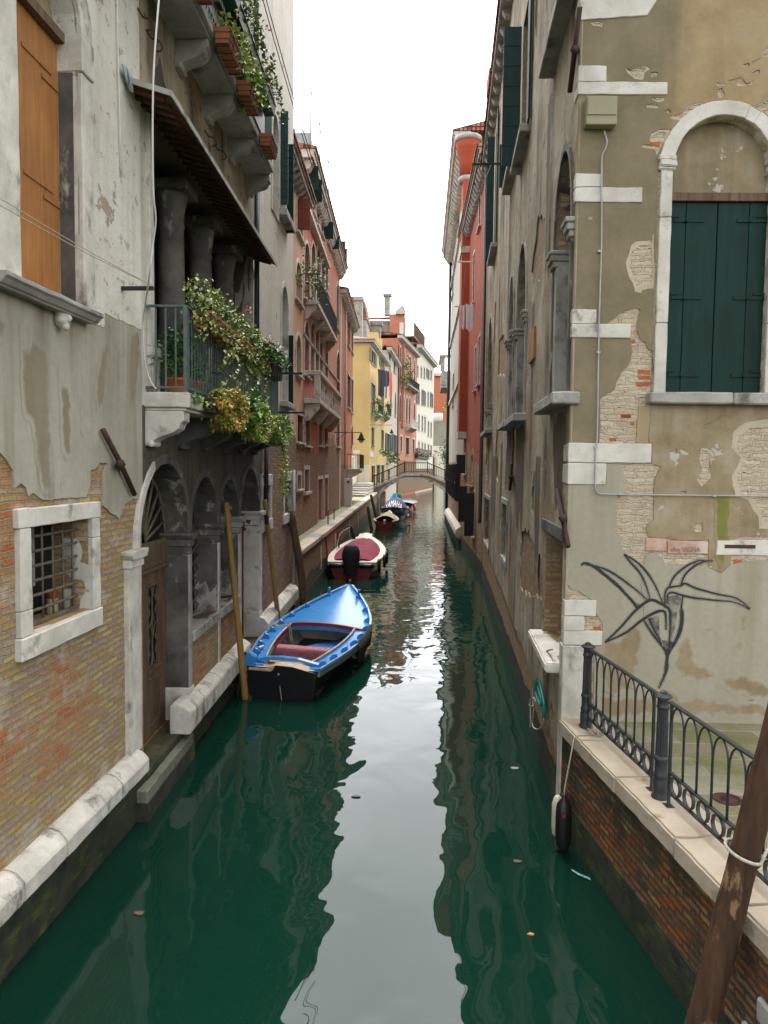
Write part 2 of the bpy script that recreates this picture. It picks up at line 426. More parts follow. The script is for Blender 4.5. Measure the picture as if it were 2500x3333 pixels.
def brickmat(name, cols, mortar, alt=None, alt_s=.5, alt_t=.52, bw=.24, bh=.066, ms=.011, worn=None, worn_t=.56, worn_s=1.5, bump=.8, algae=None, jitter=.02):
    """courses of bricks, a tone for each brick, mortar smears and worn areas"""
    m, nt, nd, lk, bs = _mat(name)
    tc = nd.new("ShaderNodeTexCoord"); uv = tc.outputs['UV']
    nj = _noise(nd, lk, uv, 5, 3, .6)
    va = nd.new("ShaderNodeVectorMath"); va.operation = 'SCALE'; va.inputs['Scale'].default_value = jitter*2; lk.new(nj.outputs['Color'], va.inputs[0])
    vb = nd.new("ShaderNodeVectorMath"); vb.operation = 'ADD'; lk.new(uv, vb.inputs[0]); lk.new(va.outputs[0], vb.inputs[1])
    br = nd.new("ShaderNodeTexBrick"); lk.new(vb.outputs[0], br.inputs['Vector'])
    br.inputs['Color1'].default_value = (0, 0, 0, 1); br.inputs['Color2'].default_value = (1, 1, 1, 1); br.inputs['Mortar'].default_value = (.5, .5, .5, 1)
    br.inputs['Scale'].default_value = 1; br.inputs['Brick Width'].default_value = bw; br.inputs['Row Height'].default_value = bh
    br.inputs['Mortar Size'].default_value = ms; br.inputs['Mortar Smooth'].default_value = .4; br.offset = .5
    n = len(cols)
    ca = _ramp(nd, lk, br.outputs['Color'], [(.12+.76*i/(n-1), c) for i, c in enumerate(cols)]).outputs[0]
    if alt:
        cb = _ramp(nd, lk, br.outputs['Color'], [(.12+.76*i/(len(alt)-1), c) for i, c in enumerate(alt)]).outputs[0]
        na = _noise(nd, lk, uv, alt_s, 5, .6)
        ca = _mix(nd, lk, _ramp(nd, lk, na.outputs[0], [(alt_t-.06, 0.0), (alt_t+.06, 1.0)]).outputs[0], ca, cb)
    nf = _noise(nd, lk, uv, 28, 5, .7)
    ca = _mix(nd, lk, .55, ca, _ramp(nd, lk, nf.outputs[0], [(.25, .35), (.75, 1.45)]).outputs[0], 'MULTIPLY')
    nm = _noise(nd, lk, uv, 16, 4, .7)
    fm = nd.new("ShaderNodeMath"); fm.operation = 'ADD'; fm.use_clamp = True
    lk.new(br.outputs['Fac'], fm.inputs[0]); lk.new(_ramp(nd, lk, nm.outputs[0], [(.58, 0.0), (.72, .7)]).outputs[0], fm.inputs[1])
    mo = _ramp(nd, lk, nf.outputs[0], [(.3, tuple(x*.7 for x in mortar)), (.7, tuple(min(1, x*1.15) for x in mortar))]).outputs[0]
    col = _mix(nd, lk, fm.outputs[0], ca, mo)
    if worn:
        nw = _noise(nd, lk, uv, worn_s, 9, .68)
        fw = _ramp(nd, lk, nw.outputs[0], [(worn_t-.03, 0.0), (worn_t+.06, .9)])
        col = _mix(nd, lk, fw.outputs[0], col, worn)
    lk.new(col, bs.inputs['Base Color']); bs.inputs['Roughness'].default_value = .9; bs.inputs['Specular IOR Level'].default_value = .2
    inv = nd.new("ShaderNodeMath"); inv.operation = 'SUBTRACT'; inv.inputs[0].default_value = 1; lk.new(br.outputs['Fac'], inv.inputs[1])
    b = _bump(nd, lk, bs, inv.outputs[0], bump, .012); b = _bump(nd, lk, bs, nf.outputs[0], bump*.8, .012, b)
    return m

def wood(name, c1, c2, axis='z', rough=.6, bump=.25, spec=.35, worn=None, worn_t=.6):
    m, nt, nd, lk, bs = _mat(name)
    tc = nd.new("ShaderNodeTexCoord"); v = tc.outputs['Object']
    st = {'z': (9, 9, .7), 'y': (9, .7, 9), 'x': (.7, 9, 9)}[axis]
    n1 = _noise(nd, lk, v, 1.8, 8, .65, st)
    col = _ramp(nd, lk, n1.outputs[0], [(.3, c2), (.62, c1)]).outputs[0]
    n2 = _noise(nd, lk, v, 1.3, 5, .6)
    col = _mix(nd, lk, .5, col, _ramp(nd, lk, n2.outputs[0], [(.3, .55), (.7, 1.35)]).outputs[0], 'MULTIPLY')
    if worn:
        n3 = _noise(nd, lk, v, 3.0, 8, .7, (1.5, 1.5, .5)); f = _ramp(nd, lk, n3.outputs[0], [(worn_t, 0.0), (worn_t+.05, 1.0)])
        col = _mix(nd, lk, f.outputs[0], col, worn)
    lk.new(col, bs.inputs['Base Color']); bs.inputs['Roughness'].default_value = rough; bs.inputs['Specular IOR Level'].default_value = spec
    n4 = _noise(nd, lk, v, 6, 6, .6, st); _bump(nd, lk, bs, n4.outputs[0], bump, .006)
    return m

def leafmat(name, c1, c2, scale=9):
    m, nt, nd, lk, bs = _mat(name)
    tc = nd.new("ShaderNodeTexCoord")
    n1 = _noise(nd, lk, tc.outputs['Object'], scale, 3, .6)
    lk.new(_ramp(nd, lk, n1.outputs[0], [(.35, c2), (.62, c1)]).outputs[0], bs.inputs['Base Color'])
    bs.inputs['Roughness'].default_value = .45; bs.inputs['Specular IOR Level'].default_value = .4
    return m

# stone, plaster, brick
ST = basic('istrian_stone', (.64, .61, .54), (.42, .395, .34), 3.4, .8, .6, 40, .008, c3=(.13, .12, .10), s3=2.6, t3=.615, st3=(1, 1, .6))
STC = basic('pale_stone', (.66, .63, .56), (.49, .46, .39), 3.0, .8, .55, 45, .008, c3=(.24, .215, .17), s3=3.4, t3=.62)
STD = basic('shaded_sooty_stone', (.15, .14, .12), (.045, .042, .038), 2.2, .85, .4, 40, .006, c3=(.42, .40, .35), s3=4.5, t3=.63, st3=(1, 1, .45))  # stone colour lowered to carry the shade of loggia and arches, besides soot
STG = basic('grey_stone', (.40, .39, .35), (.25, .24, .21), 2.5, .85, .35, 45, .006, c3=(.12, .115, .10), s3=2, t3=.6)
P_WHITE = plaster('white_grey_render', [(.55, .51, .44), (.67, .64, .56), (.76, .73, .66)], (.34, .30, .23), .55, patch=(.36, .30, .22), patch_t=.615, patch_s=1.5, specks=(.40, .35, .29), bump=.7, speck_t=.585)
P_GREY = plaster('grey_cement_render', [(.29, .27, .205), (.38, .355, .285), (.46, .44, .37)], (.19, .16, .105), .9, scale=.7)
P_WET = plaster('damp_brown_render', [(.20, .165, .105), (.235, .195, .13), (.275, .235, .165)], (.33, .30, .23), .5, scale=1.2, over='grey_cement_render')
P_DARK = plaster('shaded_sooty_render', [(.045, .04, .032), (.095, .083, .062), (.16, .138, .10)], (.035, .032, .028), .6)  # deep arcade and loggia shade is put into this render colour, with soot
P_PALE = plaster('pale_grey_render', [(.46, .43, .37), (.55, .52, .45), (.62, .59, .52)], (.36, .32, .26), .5, patch=(.33, .27, .20), patch_t=.64, patch_s=1.3, specks=(.36, .32, .27), speck_t=.61, bump=.5)
P_OLIVE = plaster('olive_brown_render', [(.20, .165, .10), (.245, .205, .135), (.29, .25, .175)], (.15, .13, .09), .5, specks=(.42, .37, .28), scale=.8)
P_OCHRE = plaster('ochre_render', [(.30, .22, .12), (.37, .28, .165), (.42, .33, .21)], (.27, .22, .14), .5, scale=.8, specks=(.30, .23, .14))
P_LOW = plaster('grey_green_cement_render', [(.30, .275, .20), (.355, .33, .25), (.40, .375, .295)], (.25, .21, .13), .55, scale=.55)
P_STAIN = plaster('brown_mottled_render', [(.19, .14, .07), (.31, .245, .15), (.42, .36, .27)], (.15, .12, .07), .6, scale=2.6, patch=(.46, .42, .34), patch_t=.60, patch_s=2.2)
P_UNDER = plaster('pale_undercoat', [(.44, .38, .28), (.50, .43, .32), (.55, .48, .37)], (.36, .30, .2), .4, scale=3, bump=.8)
P_SIDE = plaster('streaked_brown_render', [(.19, .155, .095), (.36, .31, .215), (.60, .53, .40)], (.075, .06, .038), 1.0, sstr=(1.15, .13, 1), pst=(.6, .6, 1), speck_s=3.2, scale=1.0, specks=(.16, .125, .075), speck_t=.60, bump=.9, patch=(.30, .19, .11), patch_t=.585, patch_s=1.1)
P_STAINS = plaster('brown_damp_stain', [(.19, .14, .07), (.29, .225, .135), (.36, .30, .21)], (.15, .12, .07), .6, scale=2.6, over='grey_green_cement_render')
P_SOOT = plaster('dark_run_off_stain', [(.05, .04, .026), (.10, .08, .052), (.16, .13, .09)], (.22, .185, .135), .5, scale=1.6, over='streaked_brown_render')
P_PEACH = plaster('peach_render', [(.50, .30, .19), (.56, .35, .23), (.60, .39, .27)], (.42, .27, .19), .4, scale=.6)
P_PINK = plaster('pink_red_render', [(.43, .17, .10), (.50, .21, .13), (.55, .26, .17)], (.34, .14, .09), .5, scale=.6, patch=(.55, .40, .30), patch_t=.69, patch_s=1.1)
P_ORANGE = plaster('orange_red_render', [(.46, .145, .07), (.52, .18, .09), (.56, .22, .12)], (.36, .13, .08), .4, scale=.6)
P_YELLOW = plaster('yellow_render', [(.60, .42, .16), (.66, .48, .20), (.70, .53, .25)], (.55, .40, .18), .35, scale=.5)
P_BEIGE = plaster('beige_render', [(.46, .37, .28), (.54, .45, .35), (.58, .50, .40)], (.36, .28, .21), .4, scale=.6)
P_CREAM = plaster('cream_render', [(.66, .61, .48), (.72, .67, .55), (.76, .72, .61)], (.54, .47, .36), .4, scale=.5)
P_RED = plaster('brick_red_render', [(.31, .065, .032), (.37, .083, .04), (.41, .105, .055)], (.30, .07, .04), .4, scale=.5)
P_PAL = plaster('pale_stone_render', [(.36, .335, .285), (.43, .40, .34), (.48, .455, .395)], (.28, .25, .20), .5, scale=.5, patch=(.40, .30, .22), patch_t=.70)
P_MID = plaster('grey_garden_render', [(.26, .24, .19), (.32, .30, .25), (.37, .35, .29)], (.22, .20, .15), .4, scale=.4)
BR_L = brickmat('orange_ochre_brick', [(.46, .13, .035), (.38, .20, .07), (.50, .21, .07), (.42, .29, .11)], (.30, .255, .20),
                alt=[(.44, .31, .10), (.38, .25, .09), (.37, .27, .20), (.50, .37, .15)], alt_s=.7, alt_t=.47, worn=(.44, .385, .31), worn_t=.575, worn_s=1.7, jitter=.02, ms=.013, bump=1.5)
BR_D = brickmat('dark_worn_brick', [(.34, .11, .035), (.40, .19, .06), (.26, .12, .06), (.42, .25, .11)], (.27, .22, .16),
                alt=[(.17, .11, .085), (.27, .17, .11), (.24, .165, .15), (.32, .23, .15)], alt_s=.9, alt_t=.5, worn=(.22, .17, .11), worn_t=.57, jitter=.03, bump=1.0)
BR_P = brickmat('lime_washed_brick', [(.52, .42, .30), (.56, .47, .35), (.47, .34, .22), (.58, .49, .37)], (.50, .43, .32),
                alt=[(.44, .20, .09), (.52, .42, .30), (.55, .47, .36), (.54, .43, .31)], alt_s=2.4, alt_t=.62, worn=(.55, .47, .34), worn_t=.54, worn_s=4, bh=.072, ms=.016, jitter=.055, bump=1.6)
BR_S = brickmat('pitted_side_brick', [(.36, .22, .11), (.42, .29, .17), (.30, .16, .075), (.44, .33, .21)], (.30, .24, .16),
                alt=[(.42, .16, .055), (.34, .18, .08), (.42, .25, .12)], alt_s=.9, alt_t=.58, worn=(.27, .22, .15), worn_t=.56, jitter=.035, bump=1.3)
BR_Q = brickmat('wet_quay_brick', [(.34, .075, .018), (.38, .13, .035), (.16, .085, .045), (.40, .19, .06)], (.085, .075, .05),
                alt=[(.07, .052, .038), (.17, .11, .065), (.26, .095, .04), (.22, .17, .11)], alt_s=1.3, alt_t=.5, worn=(.05, .048, .03), worn_t=.555, worn_s=1.5, ms=.016, bump=1.4, jitter=.03)
BR_F = brickmat('quay_orange_brick', [(.26, .14, .075), (.31, .17, .09), (.24, .13, .08), (.33, .21, .12)], (.24, .19, .13), worn=(.20, .18, .12), worn_t=.60)
ALG = basic('algae_black_masonry', (.045, .05, .03), (.014, .016, .011), 3, .75, .8, 30, .02, c3=(.07, .10, .015), s3=2.5, t3=.60, st3=(1, 1, 2.5))
ALG2 = basic('algae_green_brick', (.075, .08, .03), (.03, .035, .015), 4, .8, .8, 30, .015, c3=(.12, .07, .035), s3=3, t3=.6)
# woods, paints, metals
W_ORANGE = wood('orange_painted_wood', (.39, .175, .055), (.28, .115, .032), rough=.6, bump=.3, worn=(.24, .10, .03), worn_t=.65)
W_DOOR = wood('weathered_brown_wood', (.16, .105, .065), (.07, .042, .025), rough=.8, worn=(.25, .20, .15), worn_t=.63)
W_RED = wood('dark_red_wood', (.20, .025, .018), (.11, .015, .012), rough=.6)
W_GREEN = wood('dark_green_shutter_paint', (.003, .030, .021), (.002, .017, .012), rough=.6, bump=.35, spec=.22, worn=(.012, .065, .05), worn_t=.66)
W_GREEN2 = wood('blue_green_shutter_paint', (.018, .055, .050), (.012, .038, .036), rough=.6, bump=.2, spec=.25)
W_BROWN = wood('red_brown_shutter_paint', (.15, .035, .018), (.10, .022, .012), rough=.6, bump=.12)
W_PLUM = wood('plum_shutter_paint', (.07, .02, .022), (.045, .014, .015), rough=.6, bump=.12)
W_GREY = wood('old_grey_shutter', (.13, .135, .125), (.07, .075, .07), rough=.8)
W_POLE = wood('ochre_painted_pole', (.30, .19, .055), (.23, .14, .04), rough=.55, bump=.15)
W_PILE = wood('old_brown_pile', (.075, .036, .015), (.022, .011, .006), rough=.8, bump=.8, worn=(.21, .13, .06), worn_t=.55)
W_PILE2 = wood('rough_brown_pile', (.13, .075, .04), (.05, .03, .018), rough=.85, bump=.5, worn=(.22, .16, .10), worn_t=.62)
W_BEAM = wood('dark_beam_wood', (.13, .06, .03), (.06, .026, .014), axis='y', rough=.8)
IRON = basic('dark_grey_iron_paint', (.038, .042, .047), (.022, .025, .028), 12, .45, .12, 90, .002, metal=0.0, spec=.5)
IRONB = basic('black_iron', (.02, .02, .02), (.012, .011, .011), 8, .6, .2, 70, .002)
RUST = basic('rusty_iron', (.075, .033, .022), (.035, .018, .014), 9, .8, .3, 60, .003)
GRILLE = basic('lichen_iron', (.15, .135, .09), (.08, .065, .045), 14, .85, .3, 80, .003)
GRAIL = basic('green_grey_rail_paint', (.11, .16, .145), (.06, .09, .085), 10, .6, .15, 80, .002)
PIPE = basic('dark_pipe_metal', (.025, .03, .032), (.015, .018, .02), 6, .5, .1, 60, .002)
PIPEG = basic('galvanised_grey_metal', (.42, .43, .42), (.30, .31, .31), 6, .5, .1, 60, .002)
LEAD = basic('lead_sheet', (.36, .42, .43), (.22, .27, .28), 4, .55, .2, 30, .004)
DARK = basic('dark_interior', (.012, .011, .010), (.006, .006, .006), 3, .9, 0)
GLASS = basic('window_glass_dark', (.03, .035, .038), (.015, .018, .02), 1.5, .12, 0, spec=.6)
WHITE = basic('white_paint', (.72, .70, .67), (.58, .56, .53), 6, .6, .1)
TERRA = basic('terracotta', (.36, .13, .065), (.27, .09, .045), 7, .8, .2, 60, .002)
TERRA2 = basic('orange_plastic_terracotta', (.46, .13, .045), (.38, .10, .035), 5, .5, .05)
SOIL = basic('potting_soil', (.04, .028, .018), (.02, .014, .01), 20, .95, .6, 60, .01)
GPLAS = basic('green_plastic', (.01, .12, .075), (.007, .08, .05), 5, .4, .05)
BPLAS = basic('black_plastic', (.012, .013, .014), (.008, .008, .009), 5, .4, .1)
ROPE = basic('pale_rope', (.48, .44, .36), (.30, .27, .21), 40, .9, .5, 150, .003)
ROPED = basic('dark_rope', (.09, .065, .045), (.04, .03, .02), 40, .9, .5, 150, .003)
CABLE = basic('white_cable', (.68, .67, .62), (.55, .54, .50), 5, .6, .05)
# roof tiles
def tilemat(name):
    m, nt, nd, lk, bs = _mat(name)
    tc = nd.new("ShaderNodeTexCoord"); v = tc.outputs['UV']
    br = nd.new("ShaderNodeTexBrick"); lk.new(v, br.inputs['Vector']); br.offset = 0
    br.inputs['Color1'].default_value = (0, 0, 0, 1); br.inputs['Color2'].default_value = (1, 1, 1, 1); br.inputs['Scale'].default_value = 1
    br.inputs['Brick Width'].default_value = .22; br.inputs['Row Height'].default_value = .34; br.inputs['Mortar Size'].default_value = .05; br.inputs['Mortar Smooth'].default_value = 1
    c = _ramp(nd, lk, br.outputs['Color'], [(.1, (.22, .08, .05)), (.4, (.38, .16, .085)), (.65, (.46, .27, .16)), (.9, (.33, .12, .08))]).outputs[0]
    c = _mix(nd, lk, br.outputs['Fac'], c, (.06, .03, .022)); lk.new(c, bs.inputs['Base Color']); bs.inputs['Roughness'].default_value = .9
    iv = nd.new("ShaderNodeMath"); iv.operation = 'SUBTRACT'; iv.inputs[0].default_value = 1; lk.new(br.outputs['Fac'], iv.inputs[1])
    _bump(nd, lk, bs, iv.outputs[0], 1.0, .06); return m
TILE = tilemat('roof_tiles')
# leaves
L_IVY = leafmat('variegated_ivy_leaf', (.38, .44, .14), (.17, .25, .05)); L_IVY2 = leafmat('pale_ivy_leaf', (.60, .62, .30), (.36, .43, .14))
L_DK = leafmat('dark_leaf', (.045, .12, .03), (.018, .055, .014)); L_MID = leafmat('mid_green_leaf', (.09, .20, .04), (.04, .11, .02))
L_BR = leafmat('bright_leaf', (.24, .42, .06), (.11, .25, .03)); L_SED = leafmat('sedum_leaf', (.42, .50, .09), (.20, .30, .04))
L_ORG = leafmat('sedum_orange', (.58, .27, .07), (.40, .17, .04)); FL_R = basic('red_petal', (.62, .03, .02), (.5, .02, .02), 6, .6, 0)
FL_W = basic('white_petal', (.80, .80, .78), (.7, .7, .68), 6, .6, 0); FL_P = basic('magenta_petal', (.55, .03, .16), (.45, .02, .12), 6, .6, 0)

# ------------------------------------------------------------------ house builder
def boards(mb, fr, u0, u1, z0, z1, o0, o1, n=3, horizontal=False, gap=.006):
    for i in range(n):
        if horizontal:
            a = z0+(z1-z0)*i/n; b = z0+(z1-z0)*(i+1)/n
            mb.box(fr, u0, u1, a+gap/2, b-gap/2, o0, o1)
        else:
            a = u0+(u1-u0)*i/n; b = u0+(u1-u0)*(i+1)/n
            mb.box(fr, a+gap/2, b-gap/2, z0, z1, o0, o1)
    e = min(.01, (o1-o0)*.3)
    mb.box(fr, u0+.004, u1-.004, z0+.004, z1-.004, o0+e, o1-e)
class House:
    def __init__(s, name, label, cat, plane, u0, u1, z0, z1, mat, depth=7.0, group=None, back=True):
        s.pl = plane; s.u0, s.u1, s.z0, s.z1 = u0, u1, z0, z1; s.mat = mat; s.depth = depth
        s.holes = []; s.rev = []; s.back = back
        s.t = thing(name, label, cat, plane.pt((u0+u1)/2, z0), group)
    def hole(s, poly, d=.25): s.holes.append(poly); s.rev.append(d)
    def win(s, u0, u1, z0, z1, arch=None, fw=.09, fm=None, d=.22, back=None, sh=None, shm=None, sill=.08, name='window', fo=.03, hole=True, n=3, label=None, mull=True, backm=None):
        fr = s.pl.fr(); fm = fm or ST; shm = shm or W_GREEN
        poly = archp(u0, u1, z0, z1, arch)
        if hole: s.hole(poly, d)
        mb = MB(); mb.sheet(fr, archp(u0, u1, z0, z1, arch, .02), (), -d+.003)
        if mull and sh != 'closed':
            c = (u0+u1)/2; mb.mi = 1
            zt = z1-(u1-u0)*.4 if arch else z1
            mb.box(fr, c-.03, c+.03, z0, zt, -d+.006, -d+.05)
            for q in (.33, .66): mb.box(fr, u0, u1, z0+(zt-z0)*q-.015, z0+(zt-z0)*q+.015, -d+.007, -d+.045)
            mb.box(fr, u0, u0+.05, z0, zt, -d+.008, -d+.055); mb.box(fr, u1-.05, u1, z0, zt, -d+.008, -d+.055)
        p = mb.build(name, [backm or GLASS, W_GREY], s.t, label=label)
        if fw:
            mb = MB(); mb.ring(fr, archp(u0, u1, z0, z1, arch, fw), poly, -.05, fo, closed=False) if False else mb.ring(fr, archp(u0, u1, z0-(0 if sill else fw), z1, arch, fw), poly, -.05, fo)
            mb.build('frame', fm, p, bev=.006)
        if sill:
            mb = MB(); mb.box(fr, u0-fw-.05, u1+fw+.05, z0-sill, z0, -.04, .12); mb.build('sill', fm, p, bev=.01)
        w = min((u1-u0)/2, .42) if sh and sh.startswith('perp') else (u1-u0)/2
        zt = z1 if not arch else z1-(u1-u0)*.1
        if sh == 'open':
            for a, b in ((u0-fw*.3-w, u0-fw*.3), (u1+fw*.3, u1+fw*.3+w)):
                mb = MB(); boards(mb, fr, a, b, z0+.02, zt-.02, fo+.02, fo+.06, n); mb.build('shutter', shm, p)
        elif sh == 'closed':
            for a, b in ((u0+.005, u0+w-.004), (u0+w+.004, u1-.005)):
                mb = MB(); boards(mb, fr, a, b, z0+.01, zt-.01, -d+.03, -d+.07, n)
                for q in (.15, .5, .85): mb.box(fr, a+.03, b-.03, z0+(zt-z0)*q-.03, z0+(zt-z0)*q+.03, -d+.071, -d+.085)
                mb.build('shutter', shm, p)
        elif sh in ('perp', 'perpnear', 'perpfar'):
            for uu, nm in ((u0, 'near'), (u1, 'far')):
                if sh != 'perp' and not sh.endswith(nm): 
                    continue
                g = lambda a, z, c, uu=uu: s.pl.pt(uu+c, z, a)
                mb = MB(); boards(mb, g, .04, .04+w, z0+.02, zt-.02, -.02, .02, n, horizontal=True); mb.build('shutter', shm, p)
        return p
    def part(s, name, mb, mat, parent=None, **k): return mb.build(name, mat, parent or s.t, **k)
    def finish(s, wallname='wall', o=0.0, extra=None):
        fr = s.pl.fr(); mb = MB(); outer = rectp(s.u0, s.u1, s.z0, s.z1)
        mb.sheet(fr, outer, s.holes, o)
        for lp, d in zip(s.holes, s.rev):
            n = len(lp); mb.add([fr(*p, o) for p in lp] + [fr(*p, -d) for p in lp], [(i, (i+1) % n, n+(i+1) % n, n+i) for i in range(n)])
        if s.back:
            D = s.depth; A = [(s.u0, o), (s.u1, o), (s.u1, -D), (s.u0, -D)]
            lo = [fr(u, s.z0, c) for u, c in A]; hi = [fr(u, s.z1, c) for u, c in A]
            mb.add(lo+hi, [(1, 2, 6, 5), (2, 3, 7, 6), (3, 0, 4, 7), (4, 5, 6, 7)])
        return mb.build(wallname, s.mat, s.t)
def eave(h, u0, u1, z, out=.35, th=.12, step=.35, mat=None, tile=True, rise=.8, back=None, dent=.16, name='cornice'):
    """stone eave carried on small corbels, with the tiled roof behind it"""
    fr = h.pl.fr(); mb = MB()
    mb.box(fr, u0-.05, u1+.05, z, z+th, -.1, out); mb.box(fr, u0-.05, u1+.05, z+th, z+th*1.5, -.1, out+.06)
    n = max(1, int((u1-u0)/step))
    for i in range(n):
        u = u0+(i+.5)*(u1-u0)/n
        mb.prism(lambda a, b, c, u=u: h.pl.pt(u+c, b, a), [(.0, z-dent*1.3), (out*.45, z-dent*1.1), (out*.8, z-dent*.4), (out*.85, z-.002), (.0, z-.002)], -step*.22, step*.22)
    c = h.part(name, mb, mat or ST)
    if tile:
        D = back or h.depth*.5; mb = MB(); zz = z+th*1.5+.005
        g = lambda a, b, c: h.pl.pt(c, b, a)
        mb.prism(g, [(out+.12, zz), (out+.12, zz+.07), (-D, zz+rise), (-D, zz)], u0-.1, u1+.1)
        h.part('roof', mb, TILE)
    return c

def openrag(pts, amp, step, sd, fq):
    out = []
    for i in range(len(pts)-1):
        a, b = pts[i], pts[i+1]; L = math.dist(a, b); k = max(1, int(L/step))
        for j in range(k):
            t = j/k; x = a[0]+(b[0]-a[0])*t; y = a[1]+(b[1]-a[1])*t; q = Vector((x*fq, y*fq, sd*3.3))
            f = amp*(mnoise.noise(q)+.5*mnoise.noise(q*2.3)); out.append((x+f, y+f*.8))
    out.append(pts[-1]); return out
def tipout(pl, u, z, px):
    """how far a leaf hinged at u stands out to reach picture column px"""
    a, b = proj(pl.pt(u, z, 0))[0], proj(pl.pt(u, z, .5))[0]; return max(.12, .5*(px-a)/(b-a))
# ------------------------------------------------------------------ planes of the place
PLA = Plane((-3.30, 8.3), (-3.30+.01875*10, 18.3), 1)       # near left wall
PLB = Plane((-3.295, 8.6), (-3.295-.027*10, 18.6), 1)       # left wall past the first door
PK = Plane((1.70, 8.6), (1.70+.036*10, 18.6), -1)           # canal side of the right house
PR = Plane((1.70, 8.6), (2.70, 8.63), 1)                    # its front on the little square
U_LA = PLA.uz(460, 1900)[0]
QZ = 1.28                                                   # top of the right quay
FZ = 1.68                                                   # top of the left quay

# ------------------------------------------------------------------ water
def watermat():
    m, nt, nd, lk, bs = _mat('canal_water')
    bs.inputs['Base Color'].default_value = (.0034, .0245, .0150, 1)
    bs.inputs['Roughness'].default_value = .015; bs.inputs['IOR'].default_value = 1.33; bs.inputs['Specular IOR Level'].default_value = .62
    tc = nd.new("ShaderNodeTexCoord"); v = tc.outputs['Object']
    n1 = _noise(nd, lk, v, .9, 2.0, .45, (1.0, .75, 1)); n1.inputs['Distortion'].default_value = .6
    n2 = _noise(nd, lk, v, 2.3, 2.5, .5, (.8, 1.1, 1))
    g = nd.new("ShaderNodeNewGeometry"); sx = nd.new("ShaderNodeSeparateXYZ"); lk.new(g.outputs['Position'], sx.inputs[0])
    mr = nd.new("ShaderNodeMapRange"); lk.new(sx.outputs[1], mr.inputs[0])
    mr.inputs[1].default_value = 11; mr.inputs[2].default_value = 26; mr.inputs[3].default_value = .05; mr.inputs[4].default_value = .42
    b = _bump(nd, lk, bs, n1.outputs[0], .5, .05)
    b2 = nd.new("ShaderNodeBump"); b2.inputs['Distance'].default_value = .03; lk.new(mr.outputs[0], b2.inputs['Strength']); lk.new(n2.outputs[0], b2.inputs['Height'])
    lk.new(b.outputs[0], b2.inputs['Normal']); lk.new(b2.outputs[0], bs.inputs['Normal'])
    return m
WATER = watermat()
mb = MB(); mb.add([(-40, -12, 0), (60, -12, 0), (60, 260, 0), (-40, 260, 0)], [(0, 1, 2, 3)])
structure('canal_water', mb, WATER)
mb = MB(); mb.add([(-900, -900, -2.5), (900, -900, -2.5), (900, 1500, -2.5), (-900, 1500, -2.5)], [(0, 1, 2, 3)])
structure('ground', mb, ALG)

# ------------------------------------------------------------------ right quay: wall, coping, paving
q0, q1 = Vector((1.70, 8.60)), Vector((2.82, .9))
PQ = Plane(q0, q1, 1)
if PQ.n.x > 0: PQ = Plane(q0, q1, -1)
QL = PQ.len
COPE = basic('worn_coping_stone', (.50, .43, .33), (.40, .33, .24), 2.2, .8, .35, 40, .006, c3=(.26, .19, .11), s3=3.0, t3=.63)
qt = thing('quay_wall', 'wet brick quay wall topped with pale stone coping under the iron railing', 'quay wall', PQ.pt(QL/2, 0))
mb = MB(); mb.box(PQ.fr(), .02, QL, .38, QZ-.17, -.6, 0); mb.build('brick_face', BR_Q, qt)
mb = MB(); mb.box(PQ.fr(), .02, QL, -1.2, .38, -.6, .012); mb.build('algae_band', ALG, qt)
u = 0.0; k = 0
for L in (.72, .95, 1.15, .9, 1.2, 1.1, .95, 1.0):
    mb = MB(); mb.box(PQ.fr(), u+.004, min(u+L, QL)-.004, QZ-.17, QZ+.002*(k % 3), -.46, .05+.008*(k % 2)); u += L; k += 1
    mb.build('coping_stone', COPE, qt, bev=.018, bseg=2)
    if u > QL: break
# a band of pale stone blocks in the lower right of the wall
for i, (ua, ub, za, zb) in enumerate(((4.15, 4.9, .80, 1.02), (4.3, 5.2, .5, .74), (3.9, 4.28, .62, .78), (4.95, 6, .78, 1.0), (3.75, 4.1, .30, .5))):
    mb = MB(); mb.box(PQ.fr(), ua, ub, za, zb, -.1, .02+.002*i); mb.build('stone_block', STG, qt, bev=.015)
def pavemat():
    m, nt, nd, lk, bs = _mat('stone_paving')
    tc = nd.new("ShaderNodeTexCoord"); v = tc.outputs['UV']
    br = nd.new("ShaderNodeTexBrick"); lk.new(v, br.inputs['Vector']); br.inputs['Scale'].default_value = 1
    br.inputs['Brick Width'].default_value = .95; br.inputs['Row Height'].default_value = .42; br.inputs['Mortar Size'].default_value = .012
    br.inputs['Color1'].default_value = (.20, .165, .10, 1); br.inputs['Color2'].default_value = (.30, .28, .21, 1); br.inputs['Mortar'].default_value = (.33, .31, .24, 1)
    n = _noise(nd, lk, v, 1.7, 7, .68); f = _ramp(nd, lk, n.outputs[0], [(.40, 0.0), (.62, 1.0)])
    col = _mix(nd, lk, f.outputs[0], br.outputs[0], (.15, .16, .055))
    n2 = _noise(nd, lk, v, 30, 4, .7); col = _mix(nd, lk, .5, col, _ramp(nd, lk, n2.outputs[0], [(.3, .6), (.7, 1.3)]).outputs[0], 'MULTIPLY')
    lk.new(col, bs.inputs['Base Color']); bs.inputs['Roughness'].default_value = .75
    _bump(nd, lk, bs, n2.outputs[0], .3, .006); return m
PAVE = pavemat()
mb = MB(); e0 = PQ.pt(0, 0, -.455); e1 = PQ.pt(QL, 0, -.455)
mb.prism(None, [(e0.x, e0.y), (e1.x, e1.y), (12, e1.y), (12, 9.0), (e0.x, 9.0)], QZ-.5, QZ-.03)
structure('pavement', mb, PAVE)
mb = MB(); c = G(2368, 2602, QZ-.03)
